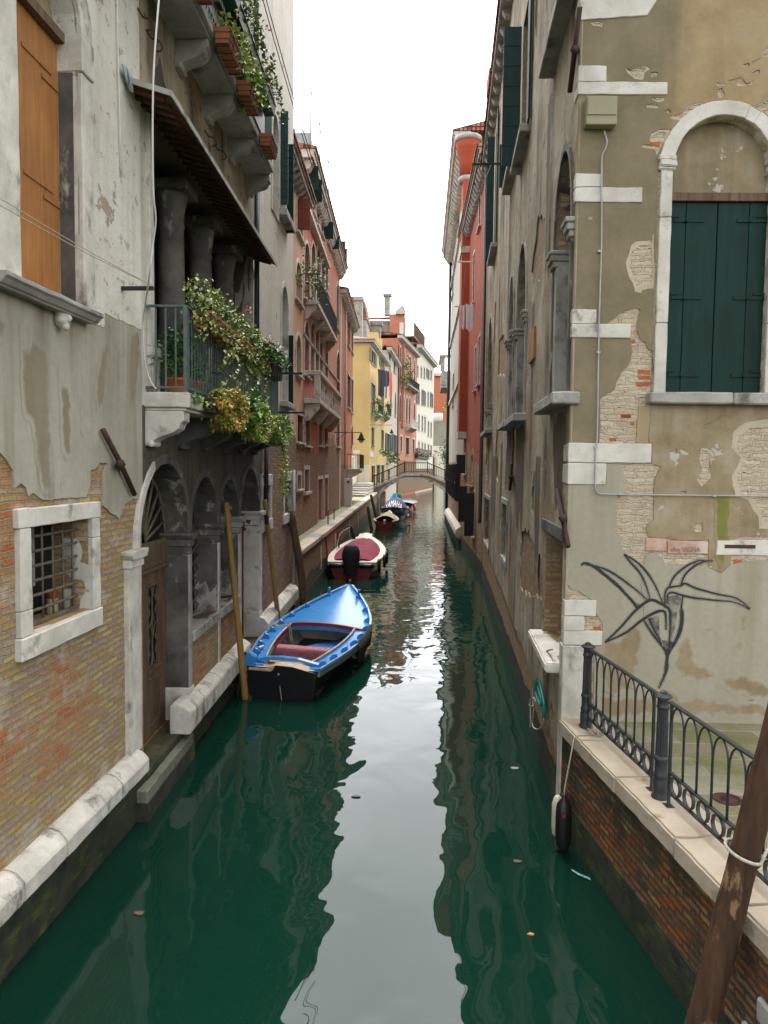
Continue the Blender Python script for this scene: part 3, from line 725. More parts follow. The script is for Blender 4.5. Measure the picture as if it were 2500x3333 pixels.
mb.lathe((c.x, c.y, QZ-.029), [(.13, 0), (.13, .006), (.10, .006), (.10, .003), (.05, .003), (.05, .008)], 24)
solo('drain_cover', mb, RUST, 'small round rusty cover set in the mossy paving behind the railing', 'drain cover')

# ------------------------------------------------------------------ right corner house
RH = House('corner_house', 'tall peeling brown plaster house with white corner stones and a green shuttered arched window', 'house', PR, 0, 8, QZ-.5, 15.6, BR_P, 9, back=False)
fr = PR.fr()
# front window
wl, wr = PR.uz(2177, 900)[0], PR.uz(2501, 900)[0]
zsill = PR.uz(2334, 1280)[1]; zsp = PR.uz(2334, 548)[1]; ztop = PR.uz(2334, 376)[1]; zl0 = PR.uz(2334, 648)[1]; zl1 = PR.uz(2334, 622)[1]
def warch(g, n=16):
    c = (wl+wr)/2; R = (wr-wl)/2; h = ztop-zsp
    return [(wl-g, zsill), (wr+g, zsill)] + [(c+(R+g)*math.cos(t*PI/n), zsp+(h+g)*math.sin(t*PI/n)) for t in range(n+1)]
RH.hole(warch(0), .16)
RWALL = None
wp = MB().sheet(fr, warch(.02), (), -.155)
wpart = wp.build('window', P_STAIN, RH.t)                               # tympanum behind the arch
jw = .135
for a, b in ((wl-jw, wl), (wr, wr+jw)):
    mb = MB()
    for i, (za, zb) in enumerate(((zsill, zsill+.78), (zsill+.784, zsill+1.95), (zsill+1.954, zsp-.03))):
        mb.box(fr, a, b, za, zb, -.16, .028+.002*i)
    mb.build('jamb', STC, wpart, bev=.008)
    mb = MB(); mb.box(fr, a-.03, b+.03, zsp-.03, zsp+.004, -.15, .05); mb.box(fr, a-.015, b+.035, zsp+.0035, zsp+.0745, -.15, .065); mb.box(fr, a-.03, b+.03, zsp+.074, zsp+.14, -.15, .045)
    mb.build('impost', STC, wpart, bev=.012, bseg=2)
o_, i_ = warch(.155)[2:], warch(0)[2:]
mb = MB(); c0 = 11
mb.ring(fr, o_[:6], i_[:6], -.15, .03, closed=False); mb.ring(fr, o_[6:], i_[6:], -.15, .032, closed=False)
mb.ring(fr, o_[5:7], i_[5:7], -.15, .02, closed=False)
mb.build('arch_stones', STC, wpart, bev=.006)
mb = MB(); mb.box(fr, wl, wr, zl0, zl1, -.15, -.045); mb.build('lintel_beam', W_DOOR, wpart)
cm = (wl+wr)/2
for a, b, hs in ((wl+.004, cm-.006, 1), (cm+.006, wr-.004, -1)):
    mb = MB(); sp = a+(b-a)*(.36 if hs > 0 else .64)
    mb.box(fr, a, sp-.003, zsill+.01, zl0-.01, -.12, -.085); mb.box(fr, sp+.003, b, zsill+.01, zl0-.012, -.12, -.083); mb.box(fr, a+.01, b-.01, zsill+.02, zl0-.02, -.13, -.10)
    s_ = mb.build('shutter', W_GREEN, wpart, bev=.003)
    for q in (.10, .505, .905):
        mb = MB(); z = zsill+(zl0-zsill)*q; mb.box(fr, sp-.14, sp+.20, z-.022, z+.012, -.082, -.070)
        e = (a, a+.12) if hs > 0 else (b-.12, b)
        mb.box(fr, e[0], e[1], z+.03, z+.055, -.082, -.070); mb.tube([fr(sp, z-.03, -.072), fr(sp, z+.03, -.072)], .012, 6)
        mb.build('strap_hinge', W_GREEN, s_)
su0, _ = PR.uz(2105, 1295); su1 = PR.uz(2370, 1295)[0]
mb = MB(); mb.box(fr, su0, su1, zsill-.13, zsill, -.1, .14); mb.box(fr, su1+.005, wr+.5, zsill-.135, zsill-.004, -.1, .145); mb.build('sill', STG, wpart, bev=.015)

# side (canal) windows
PKf = PK.fr()
KH = []     # holes of the canal side
def kwin(xl, yt, xr, yb, arch, sill=True, impost=True, label=None):
    u0, u1, z0, z1 = PK.rect(xl, yt, xr, yb)
    poly = archp(u0, u1, z0, z1, arch); KH.append((poly, .3))
    p = MB().sheet(PKf, archp(u0, u1, z0, z1, arch, .02), (), -.297).build('side_window', DARK, RH.t, label=label)
    mb = MB(); zs = z1-(u1-u0)*(.8 if arch == 'e' else 1.0)
    # far jamb as a half column, thin stone strip on the near side
    w = min(.22, (u1-u0)*.22)
    mb.ring(PKf, archp(u0, u1, z0, z1, arch, .09), poly, -.29, .035); mb.build('frame', STD if xl > 1790 else STG, p, bev=.008)
    if impost:
        for ua, ub in ((u0-.12, u0+.10), (u1-.14, u1+.14)):
            mb = MB(); mb.box(PKf, ua, ub, zs-.18, zs-.105, -.2, .06); mb.box(PKf, ua-.02, ub+.02, zs-.106, zs-.025, -.2, .09); mb.box(PKf, ua-.04, ub+.04, zs-.026, zs+.03, -.2, .11)
            mb.build('impost', STG, p, bev=.012)
        mb = MB(); mb.box(PKf, u1-.05-w, u1-.02, z0, zs-.184, -.25, .02); mb.build('column', STG, p, bev=.03, bseg=2)
    if sill:
        mb = MB(); mb.box(PKf, u0-.22, u1+.25, z0-.14, z0, -.1, .22); mb.build('sill', STG, p, bev=.015)
    return p
kwin(1808, 521, 1860, 1290, 'e'); kwin(1684, 812, 1714, 1352, 'e'); kwin(1657, 915, 1673, 1372, 'p'); kwin(1588, 1046, 1604, 1400, 'p')
# water door with its landing slab
du0, du1, dz0, dz1 = PK.rect(1768, 1740, 1829, 2112)
KH.append((rectp(du0, du1, dz0, dz1), .45))
dp = MB().sheet(PKf, rectp(du0-.02, du1+.02, dz0-.02, dz1+.02), (), -.447).build('water_door', DARK, RH.t)
mb = MB(); mb.box(PKf, du0-.12, du1+.15, dz1, dz1+.16, -.3, .03); mb.build('lintel', STD, dp, bev=.01)
mb = MB(); mb.box(PKf, du0, du0+.07, dz0, dz1, -.44, -.36); mb.box(PKf, du0+.074, du0+.16, dz0, dz1-.3, -.42, -.38)
for i in range(4): mb.box(PKf, du0+.02, du0+.30, dz0+.35+i*.42, dz0+.39+i*.42, -.36, -.33)
mb.build('broken_shutter', W_DOOR, dp)
mb = MB(); mb.sheet(PKf, ragged([(du1-.002, dz0), (du1-.002, dz0+.95), (du1-.2, dz0+.8), (du1-.32, dz0+.4), (du1-.36, dz0)], .03, .05, 4), (), -.438); mb.build('plaster_patch', P_STAIN, dp)
a_ = PK.uz(1814, 2180)[0]; b_ = PK.uz(1731, 2100)[0]
mb = MB(); mb.prism(PKf, [(du0-.08, dz0-.12), (du1+.12, dz0-.12), (du1+.12, dz0), (du0-.08, dz0)], -.44, .19); mb.build('landing_slab', STC, dp, bev=.02, bseg=2)
# small far openings near the water
for xl, yt, xr, yb, nm in ((1577, 1622, 1594, 1772, 'low_window'), (1634, 1640, 1651, 1820, 'walled_door'), (1500, 1, 1, 1, None)):
    if not nm: continue
    u0, u1, z0, z1 = PK.rect(xl, yt, xr, yb); KH.append((rectp(u0, u1, z0, z1), .2))
    p = MB().sheet(PKf, rectp(u0-.02, u1+.02, z0-.02, z1+.02), (), -.197).build(nm, DARK if nm == 'low_window' else P_SIDE, RH.t)
    mb = MB(); mb.ring(PKf, rectp(u0-.14, u1+.14, z0-.14, z1+.14), rectp(u0, u1, z0, z1), -.19, .03); mb.build('frame', STG, p, bev=.01)
    if nm == 'low_window':
        mb = MB()
        for q in (.25, .5, .75): mb.box(PKf, u0, u1, z0+(z1-z0)*q-.02, z0+(z1-z0)*q+.02, -.1, -.08)
        mb.build('bar', IRONB, p)
# upper windows with open shutters
def kshut(xl, yt, xr, yb, half, sill=None, near=True, ns=7):
    """an upper window with leaves standing open; px box of the opening"""
    u0, u1, z0, z1 = PK.rect(xl, yt, xr, yb); KH.append((rectp(u0, u1, z0, z1), .25))
    p = MB().sheet(PKf, rectp(u0-.02, u1+.02, z0-.02, z1+.02), (), -.247).build('upper_window', GLASS, RH.t)
    g = lambda a, z, c: PK.pt(u1+.03+c, z, a)
    if half:
        mb = MB(); boards(mb, g, .03, .03+half, z0-.02, z1, -.025, .025, ns, horizontal=True, gap=.02); mb.build('shutter', W_GREEN2, p)
    if near and half:
        mb = MB(); boards(mb, PKf, u0-half, u0-.02, z0, z1, .03, .07, 3); mb.build('shutter', W_GREEN, p)
    mb = MB(); mb.box(PKf, u0-.2, u1+.15, z0-.16, z0-.03, -.1, .2); mb.build('sill', STG, p, bev=.012)
kshut(1701, 25, 1728, 452, .36); kshut(1664, 430, 1680, 560, .24, near=True); kshut(1611, 430, 1622, 800, .24, ns=13); kshut(1815, -420, 1880, 40, .0)
KU1 = PK.uz(1583, 1000)[0]; KZ = 15.6
mb = MB(); outer = rectp(0, KU1, -1.2, KZ)
mb.sheet(PKf, outer, [h for h, d in KH], -.028)
for lp, d in KH:
    n = len(lp); mb.add([PKf(*p, -.02) for p in lp] + [PKf(*p, -d) for p in lp], [(i, (i+1) % n, n+(i+1) % n, n+i) for i in range(n)])
A = [PK.pt(KU1, 0, -.028), PK.pt(KU1, 0, -9), PR.pt(8, 0, -9), PR.pt(8, 0, -.02)]
mb.add([(p.x, p.y, z) for z in (-1.2, KZ) for p in A], [(0, 1, 5, 4), (1, 2, 6, 5), (2, 3, 7, 6)])
mb.add([PK.pt(0, KZ, -.03), PK.pt(KU1, KZ, -.03), (A[1].x, A[1].y, KZ), (A[2].x, A[2].y, KZ), PR.pt(8, KZ, -.02)], [(0, 1, 2, 3, 4)])
mb.build('canal_wall', BR_S, RH.t)
# render skin on the canal side, with the fallen patches cut out
holes = [archp_ for archp_, d in KH]
def kpatch(pts, amp=.05, sd=1): return ragged([PK.uz(x, y) for x, y in pts], amp, .09, sd, 3.0)
patches = [
    kpatch([b8(140, 20), b8(205, 20), b8(200, 300), b8(180, 560), b8(165, 700), b8(130, 560), b8(140, 300)], .12, 1),
    kpatch([b8(470, 10), b8(525, 10), b8(520, 250), b8(495, 500), b8(440, 560), b8(415, 470), b8(440, 260)], .10, 2),
    kpatch([b8(200, 950), b8(215, 1100), b8(205, 1290), b8(150, 1280), b8(160, 1000)], .10, 3),
    kpatch([b8(190, 1290), b8(160, 1480), b8(150, 1660), b8(128, 1600), b8(135, 1310)], .08, 4),
    kpatch([b8(290, 1700), b8(290, 1990), b8(245, 2210), b8(205, 2210), b8(215, 1900), b8(255, 1710)], .08, 5),
    kpatch([b8(655, 1720), b8(680, 1800), b8(700, 1985), b8(655, 1985), b8(650, 1850)], .05, 6),
    kpatch([c4(350, 420), c4(430, 440), c4(470, 560), c4(515, 620), c4(520, 960), c4(440, 960), c4(380, 930), c4(350, 880)], .10, 7),
    kpatch([c4(125, 260), c4(210, 200), c4(215, 480), c4(130, 380)], .15, 8),
    kpatch([b7(660, 1500), b7(690, 1580), b7(660, 1760), b7(600, 1900), b7(520, 2100), b7(530, 1900), b7(620, 1650)], .05, 9),
    kpatch([b7(800, 900), b7(850, 840), b7(900, 700), b7(905, 560), b7(860, 620), b7(825, 800)], .04, 10)]
# the damp bottom where the render has gone: cut the skin along a ragged line
bot = ragged([PK.uz(x, y) for x, y in (c4(700, 1960), c4(640, 1700), c4(530, 1600), c4(400, 1500), c4(330, 1330), c4(262, 1110), c4(200, 1100), c4(110, 900), c4(40, 700), c4(20, 620))], .10, .08, 11, 3.0)
bot = [p for p in bot if .01 < p[0] < KU1-.02]
ub = [(0, QZ+.35), (0, KZ-.001), (KU1, KZ-.001), (KU1, 1.6)]
ln = ragged([(KU1-.05, 1.7), (20.5*.0+KU1*.6, 1.15), (KU1*.45, 1.25), (KU1*.30, 1.0), (5.2, 1.25), (4.0, 1.05), (2.6, 1.35), (1.9, 1.1), (1.1, .95), (.5, 1.2), (.1, .7)], .12, .1, 12, 2.2)
ln = sorted([p for p in ln if .02 < p[0] < KU1-.02 and p[1] > .2], key=lambda p: -p[0])
outer = [(.001, .7), (.001, KZ-.001), (KU1-.001, KZ-.001), (KU1-.001, 1.6)] + ln
from mathutils.geometry import intersect_point_tri_2d
def bb(p): xs = [q[0] for q in p]; ys = [q[1] for q in p]; return min(xs), max(xs), min(ys), max(ys)
def clash(a, b, m=.0):
    A, B = bb(a), bb(b); return not (A[1]+m < B[0] or B[1]+m < A[0] or A[3]+m < B[2] or B[3]+m < A[2])
patches += [ragged(blob(u_, z_, a_, b_, k_, 12, .5), .06, .07, 300+k_, 5) for k_, (u_, z_, a_, b_) in enumerate(((3.2, 5.9, .35, 1.1), (4.35, 9.3, .3, 1.3), (9.35, 4.6, .25, .5), (10.6, 8.6, .8, 1.0), (13.0, 6.9, 1.1, .9), (12.4, 4.6, .9, .7), (14.6, 8.2, .6, 1.2), (16.9, 10.6, .9, .7), (3.2, 3.75, .5, .35), (7.3, 3.9, .16, .7), (4.6, 12.3, .3, .8), (17.8, 4.3, .8, .5), (2.2, 7.3, .12, .5), (19.3, 7.5, .6, 2.0)))]
good = []
for p in patches:
    if not any(clash(p, h) for h in holes) and not any(clash(p, q) for q in good) and bb(p)[0] > .02 and bb(p)[1] < KU1-.02 and bb(p)[2] > 1.9: good.append(p)
mb = MB(); mb.sheet(PKf, outer, [h for h in holes if bb(h)[2] > 1.5] + good, 0, .03)
mb.build('canal_plaster', P_SIDE, RH.t)
for i, (u0_, u1_, za, zb) in enumerate(((.22, 1.4, 3.5, 4.9), (4.9, 6.8, 2.7, 5.05), (7.5, 9.1, 3.5, 5.08), (12.6, 14.9, 1.9, 4.6), (2.3, 2.8, 6.2, 9.6), (3.8, 4.3, 3.2, 7.0), (9.2, 9.9, 5.6, 10.7), (1.65, 2.1, 8.6, 12.2), (2.5, 3.3, 2.2, 4.4), (10.2, 11.2, 2.2, 4.9), (6.6, 7.2, 9.0, 13.0), (3.0, 3.5, 10, 14.5), (11.4, 12.0, 9, 14), (16.2, 17.5, 3.2, 5.3))):
    pl = [(u0_, zb), (u0_+(u1_-u0_)*.3, zb+.05), (u1_, zb), (u1_-.05, zb-(zb-za)*.4), (u1_-(u1_-u0_)*.3, za+(zb-za)*.15), (u1_-(u1_-u0_)*.45, za), (u0_+(u1_-u0_)*.4, za+(zb-za)*.25), (u0_+(u1_-u0_)*.15, za+.1), (u0_+.03, zb-(zb-za)*.5)]
    if any(clash(pl, h_) for h_ in holes): continue
    soft_patch('run_off_stain', PKf, ragged(pl, .07, .10, 200+i, 4), .0015, P_SOOT, RH.t, .14, .09)
mb = MB(); mb.sheet(PKf, [(.0, -1.2), (KU1, -1.2), (KU1, .55)] + [(u, .5+.12*mnoise.noise(Vector((u*1.3, 3, 0)))+.05*mnoise.noise(Vector((u*6, 1, 0)))) for u in [KU1*(1-i/120) for i in range(1, 120)]] + [(0, .45)], (), -.012)
mb.build('algae_band', ALG, RH.t)
# eave on corbels
mb = MB(); mb.box(PKf, -.2, KU1+.15, KZ, KZ+.16, -.3, .28)
for i in range(28):
    u = (i+.5)*KU1/28; mb.prism(lambda a, b, c, u=u: PK.pt(u+c, b, a), [(0, KZ-.22), (.14, KZ-.18), (.22, KZ-.06), (.22, KZ-.002), (0, KZ-.002)], -.09, .09)
mb.box(fr, -.25, 8, KZ, KZ+.15, -.3, .25); mb.build('eave', STG, RH.t)
mb = MB(); a = [PK.pt(-.3, KZ+.165, .35), PK.pt(KU1+.2, KZ+.165, .35), (A[1].x, A[1].y+.2, KZ+2.2), (A[2].x, A[2].y, KZ+2.2), PR.pt(8, KZ+.165, .3)]
mb.add([Vector(p) for p in a], [(0, 1, 2, 3, 4)]); mb.build('roof', TILE, RH.t)

# front skin: several renders, each a sheet with a worn outline, over the lime-washed brick
def rp(fn, pts): return [PR.uz(*fn(x, y)) for x, y in pts]
XR = 1.65*1000
def upmat():
    m, nt, nd, lk, bs = _mat('olive_and_ochre_render')
    tc = nd.new("ShaderNodeTexCoord"); v = tc.outputs['UV']; sx = nd.new("ShaderNodeSeparateXYZ"); lk.new(v, sx.inputs[0])
    xb = PR.w(*c1(880, 400)).x
    n0 = _noise(nd, lk, v, 1.3, 7, .65); ad = nd.new("ShaderNodeMath"); ad.operation = 'MULTIPLY_ADD'; lk.new(n0.outputs[0], ad.inputs[0]); ad.inputs[1].default_value = .9; lk.new(sx.outputs[0], ad.inputs[2])
    mr = nd.new("ShaderNodeMapRange"); lk.new(ad.outputs[0], mr.inputs[0]); mr.inputs[1].default_value = xb+.45-.12; mr.inputs[2].default_value = xb+.45+.16
    n1 = _noise(nd, lk, v, 1.4, 8, .68); n2 = _noise(nd, lk, v, 9, 6, .7)
    ca = _ramp(nd, lk, n1.outputs[0], [(.3, (.175, .145, .085)), (.55, (.225, .185, .115)), (.75, (.27, .225, .15))]).outputs[0]
    cb = _ramp(nd, lk, n1.outputs[0], [(.3, (.29, .205, .105)), (.55, (.37, .275, .155)), (.75, (.36, .29, .19))]).outputs[0]
    col = _mix(nd, lk, mr.outputs[0], ca, cb)
    col = _mix(nd, lk, .35, col, _ramp(nd, lk, n2.outputs[0], [(.25, .7), (.75, 1.25)]).outputs[0], 'MULTIPLY')
    n3 = _noise(nd, lk, v, 8, 7, .7); f3 = _ramp(nd, lk, n3.outputs[0], [(.70, 0.0), (.715, 1.0)]); col = _mix(nd, lk, f3.outputs[0], col, (.46, .40, .29))
    ns = _noise(nd, lk, v, 1.0, 6, .6, (2.6, .25, 1)); fs = _ramp(nd, lk, ns.outputs[0], [(.52, 0.0), (.72, .45)]); col = _mix(nd, lk, fs.outputs[0], col, (.15, .12, .07))
    lk.new(col, bs.inputs['Base Color']); bs.inputs['Roughness'].default_value = .9; bs.inputs['Specular IOR Level'].default_value = .2
    nf = _noise(nd, lk, v, 80, 4, .6); b = _bump(nd, lk, bs, nf.outputs[0], .3, .004); b = _bump(nd, lk, bs, n2.outputs[0], .35, .012, b); _bump(nd, lk, bs, f3.outputs[0], .5, -.01, b)
    return m
P_UP = upmat()
zQ8 = PR.uz(*c3(400, 220))[1]; zQ8b = PR.uz(*c3(400, 372))[1]
strip = rp(c2, [(560, 768), (600, 785), (585, 840), (570, 900), (575, 960), (600, 1040), (635, 1050), (665, 1110), (700, 1130), (705, 1330), (700, 1475), (640, 1500), (552, 1540), (558, 1600), (582, 1640), (575, 1700), (562, 1787)]) + rp(c3, [(650, 90), (632, 215)])
stripL = rp(c3, [(358, 215), (362, 60)]) + rp(c2, [(262, 1787), (262, 1540), (292, 1500), (380, 1450), (400, 1390), (430, 1320), (482, 1260), (520, 1200), (525, 1100), (520, 1020), (460, 930), (312, 905), (440, 810), (500, 785)])
# upper sheet: everything above the long brick strip, left column included
up_left = [(0.001, 15.59), (8, 15.59), (8, zsill-.05), (wr+.05, zsill-.05)]
mbx = MB()
hol1 = ragged(rp(c2, [(716, 150), (690, 178), (700, 200), (640, 213), (560, 218), (530, 245), (510, 300), (480, 370), (480, 420), (500, 510), (540, 560), (550, 635), (605, 645), (615, 620), (716, 612)]), .012, .03, 21, 9)
hole_strip = ragged(strip + stripL, .014, .03, 22, 9)
hsm = [ragged(rp(c1, p), .008, .02, 30+i, 12) for i, p in enumerate((
    [(465, 560), (520, 580), (580, 560), (635, 548), (690, 565), (640, 600), (625, 660), (560, 655), (500, 610)],
    [(690, 600), (745, 600), (735, 640), (680, 640)], [(650, 870), (700, 862), (750, 880), (745, 895), (690, 900), (655, 895)],
    [(690, 810), (800, 812), (800, 830), (750, 848), (700, 835)], [(800, 920), (830, 905), (858, 930), (830, 945)],
    [(690, 1110), (760, 1075), (850, 1075), (840, 1120), (790, 1190), (735, 1290), (720, 1240), (610, 1222), (620, 1205), (680, 1200), (680, 1150)],
    [(830, 970), (880, 955), (940, 940), (1000, 870), (1090, 852), (1135, 855), (1130, 880), (1000, 930), (930, 1000), (880, 990)],
    [(1225, 690), (1260, 675), (1300, 690), (1310, 712), (1240, 712)], [(1240, 745), (1275, 730), (1300, 780), (1290, 815), (1250, 810)],
    [(1395, 690), (1450, 650), (1480, 690), (1545, 670), (1520, 705), (1410, 715)], [(1520, 600), (1590, 575), (1592, 605), (1540, 612)],
    [(1605, 470), (1650, 400), (1700, 420), (1700, 480)], [(1530, 880), (1640, 835), (1720, 860), (1720, 980), (1660, 960), (1610, 920)], [(1450, 535), (1500, 520), (1510, 545), (1470, 552)],
    [(180, 185), (240, 175), (290, 185), (280, 225), (240, 215), (205, 215)]))]
wo = warch(.156)
hol_win = wo
usz = zsill-.05
outer = [(.001, zQ8-.002), (.001, 15.59), (8, 15.59), (8, usz), (su0+.0, usz)]
# the right lower edge of the upper sheet follows the strip, so treat the strip as a notch from below
low = [p for p in ragged(rp(c2, [(700, 1475), (640, 1500)]), .01, .03, 5, 9)]
right_strip = ragged(strip, .014, .03, 22, 9)
outer_up = [(.001, zQ8), (.001, 15.59), (8, 15.59), (8, usz)]
RS = ragged(strip + [strip[-1]], .014, .03, 22, 9); RSL = ragged(stripL + [stripL[-1]], .014, .03, 23, 9)
def dedupe(p, e=1e-4):
    o = []
    for q in p:
        if not o or abs(q[0]-o[-1][0])+abs(q[1]-o[-1][1]) > e: o.append(q)
    return o
n_s = len(strip); s12 = [i for i, p in enumerate(strip) if p[1] > usz]
# points on the strip's right side that lie above the window sill
above = [p for p in strip if p[1] > usz+.03]; below = [p for p in strip if p[1] <= usz+.03]
outer_up = [(.001, zQ8), (.001, 15.59), (8, 15.59), (8, usz), (above[-1][0]+.03, usz)] + openrag(list(reversed(above)), .012, .03, 24, 9) + openrag(list(reversed(stripL)), .012, .03, 25, 9)
outer_up = dedupe([q for q in outer_up if q[1] >= zQ8-.01])
hs = [h for h in [hol1] + hsm if not clash(h, wo, .0) or True]
def inside_any(h): return False
mb = MB()
wob = bb(wo)
hs2 = []
for h in [hol1] + hsm:
    # keep patches that do not cross the window surround
    ok = all(not (wl-.16 < p[0] < wr+.16 and p[1] < zsp) and not (p[1] >= zsp and math.hypot((p[0]-cm)/((wr-wl)/2+.17), (p[1]-zsp)/((ztop-zsp)+.17)) < 1) for p in h)
    hs2.append(h)
mb.sheet(fr, outer_up, [wo] + hs2, 0, .0125)
def undercoat(h_, k, i):
    cx_ = sum(p[0] for p in h_)/len(h_); cz_ = sum(p[1] for p in h_)/len(h_); sc = lambda f: [(cx_+(p[0]-cx_)*f, cz_+(p[1]-cz_)*f) for p in h_]
    ob = MB(); ob.sheet(fr, sc(1.04), [ragged(sc(k)[::3], .02, .02, 400+i, 16)], -.006, .007); ob.build('undercoat', P_UNDER, RH.t)
for i, h_ in enumerate(hs2):
    if bb(h_)[1]-bb(h_)[0] > .11: undercoat(h_, .80, i)
mb.build('upper_plaster', P_UP, RH.t)
# narrow ochre tongue between strip and stained field, below the sill
mb = MB(); mb.sheet(fr, ragged(rp(c3, [(660, -70), (760, -70), (745, 100), (735, 215), (640, 215), (655, 90)]), .01, .03, 41, 9), (), 0, .022); mb.build('plaster_tongue', P_OCHRE, RH.t)
stain = ragged(rp(c3, [(762, -85), (745, 100), (740, 220), (765, 370), (830, 400), (790, 480), (775, 600), (780, 800), (720, 870), (730, 930), (800, 950), (960, 960), (1090, 972), (1200, 958), (1205, 1180), (1300, 1215), (1370, 1150), (1372, 950), (1500, 940), (2300, 900), (2300, -85)]), .014, .03, 42, 9)
sth = [ragged(rp(c3, p), .014, .03, 50+i, 9) for i, p in enumerate((
    [(1150, 250), (1230, 270), (1250, 320), (1215, 340), (1220, 480), (1150, 560), (1110, 500), (1150, 420), (1130, 330)],
    [(1390, 130), (1480, 60), (1659, 30), (1900, 40), (1900, 880), (1590, 880), (1580, 780), (1500, 660), (1400, 620), (1385, 480), (1450, 330), (1375, 250)],
    [(1080, 850), (1150, 840), (1160, 900), (1100, 905)], [(930, 265), (962, 262), (955, 300), (930, 300)], [(985, 585), (1030, 585), (1028, 612), (990, 612)]))]
mb = MB(); mb.sheet(fr, stain, sth, 0, .02); mb.build('stained_plaster', P_STAIN, RH.t)
for i in (0, 1): undercoat(sth[i], .86, 20+i)
moss = plaster('moss_stained_render', [(.13, .135, .03), (.20, .195, .05), (.26, .24, .10)], (.10, .12, .02), .5, scale=3, over='brown_mottled_render')
soft_patch('moss_streak', fr, ragged(rp(c3, [(1235, 600), (1385, 600), (1375, 700), (1365, 950), (1340, 1120), (1290, 1195), (1255, 1100), (1245, 900), (1250, 700)]), .02, .03, 44, 7), .004, moss, RH.t, .06, .025)
lowout = ragged(rp(c3, [(410, 540), (412, 378), (530, 380), (560, 500), (545, 600), (500, 620), (480, 780), (480, 900), (525, 940), (535, 1040), (590, 1090), (700, 1165), (720, 1075), (780, 1060), (830, 1090), (870, 1160), (960, 1150), (1090, 1170), (1204, 1184), (1300, 1222), (1372, 1155), (1480, 1130), (2300, 1110)]), .012, .03, 45, 9)
lowout = [p for p in lowout[:-1]]
last = rp(c3, [(2300, 1110)])[0]
cut = [i for i, p in enumerate(lowout) if p[0] > last[0]-.05]
lowout = lowout[:cut[0]] if cut else lowout
lb = ragged(rp(c3, [(318, 1830), (335, 1790), (385, 1700), (380, 1600), (330, 1530), (320, 1440), (200, 1360), (150, 1350), (118, 1300)]), .012, .03, 46, 9)
i0 = max(range(len(lb)), key=lambda i: -lb[i][0])
lb2 = [p for p in lb if p[0] > .02]
seg = rp(c3, [(318, 1830), (335, 1790), (385, 1700), (380, 1600), (330, 1530), (320, 1440), (200, 1360), (150, 1350)])
zb = QZ-.1
low_poly = lowout + [(8, last[1]), (8, zb), (seg[0][0]+.02, zb)] + seg + [(.001, rp(c3, [(118, 1290)])[0][1]), (.001, rp(c3, [(135, 541)])[0][1])]
mb = MB(); mb.sheet(fr, dedupe(low_poly), (), 0, .022); mb.build('lower_plaster', P_LOW, RH.t)
for i, p in enumerate(([(335, 1800), (480, 1690), (600, 1640), (700, 1620), (735, 1700), (700, 1800), (640, 1960), (660, 2150), (420, 2160), (340, 2000)], [(930, 1800), (1000, 1730), (1060, 1700), (1100, 1790), (1140, 1900), (1300, 1960), (1180, 2080), (1000, 2060), (900, 1950)],
                      [(1380, 1790), (1420, 1740), (1480, 1760), (1500, 1830), (1440, 1870), (1390, 1850)], [(1510, 1800), (1560, 1770), (1610, 1830), (1570, 1900), (1520, 1880)], [(1250, 2050), (1420, 1990), (1600, 2040), (1750, 2090), (1700, 2200), (1400, 2190)], [(1130, 1640), (1250, 1600), (1340, 1660), (1260, 1720), (1150, 1700)], [(340, 2160), (660, 2150), (900, 2120), (1250, 2200), (1700, 2230), (1700, 2340), (340, 2340)], [(1400, 1560), (1520, 1540), (1560, 1640), (1440, 1680)])):
    soft_patch('damp_patch', fr, ragged(rp(c3, p), .08, .04, 60+i, 8), .002, P_STAINS, RH.t, .12, .05)
# corner stones, wrapped round the corner
def quoin(pts, side_w, i):
    mb = MB(); mb.prism(fr, pts, -.05, .014+.001*(i % 3)); z0 = min(p[1] for p in pts); z1 = max(p[1] for p in pts)
    mb.box(PKf, -.014, side_w, z0+.01, z1-.01, -.04, .012+.001*(i % 2)); mb.build('corner_stone', STC, RH.t, bev=.006)
def qbox(fn, x0, y0, x1, y1):
    a = PR.uz(*fn((x0+x1)/2, y1))[1]; b = PR.uz(*fn((x0+x1)/2, y0))[1]; return [(-.012, a), (PR.uz(*fn(x1, (y0+y1)/2))[0], a), (PR.uz(*fn(x1, (y0+y1)/2))[0], b), (-.012, b)]
zt_ = rp(c1, [(140, 172), (655, 132), (700, 60), (770, -60)])
quoin([(-.012, zt_[0][1]), zt_[1], zt_[2], zt_[3], (-.012, zt_[3][1])], .3, 0)
for i, (fn, x0, y0, x1, y1, sw) in enumerate(((c1, 125, 550, 315, 680, .12), (c1, 120, 684, 822, 788, .25), (c1, 105, 1445, 275, 1556, .3), (c1, 103, 1560, 610, 1680, .2),
        (c2, 80, 785, 232, 903, .28), (c2, 78, 907, 515, 1020, .15), (c3, 168, 222, 755, 370, .35), (c3, 165, 374, 408, 538, .35), (c3, 120, 1430, 330, 1550, .1), (c3, 118, 1555, 240, 1666, .1), (c3, 110, 1670, 378, 1777, .12), (c1, 140, -420, 420, -200, .3))):
    quoin(qbox(fn, x0, y0, x1, y1), sw, i)
zc = PR.uz(*c3(250, 1782))[1]
mb = MB(); mb.box(fr, -.016, .30, QZ-.6, zc, -.1, .02); mb.box(PKf, -.016, .22, -.2, zc-.004, -.1, .016); mb.build('corner_base_stone', ST, RH.t, bev=.01)
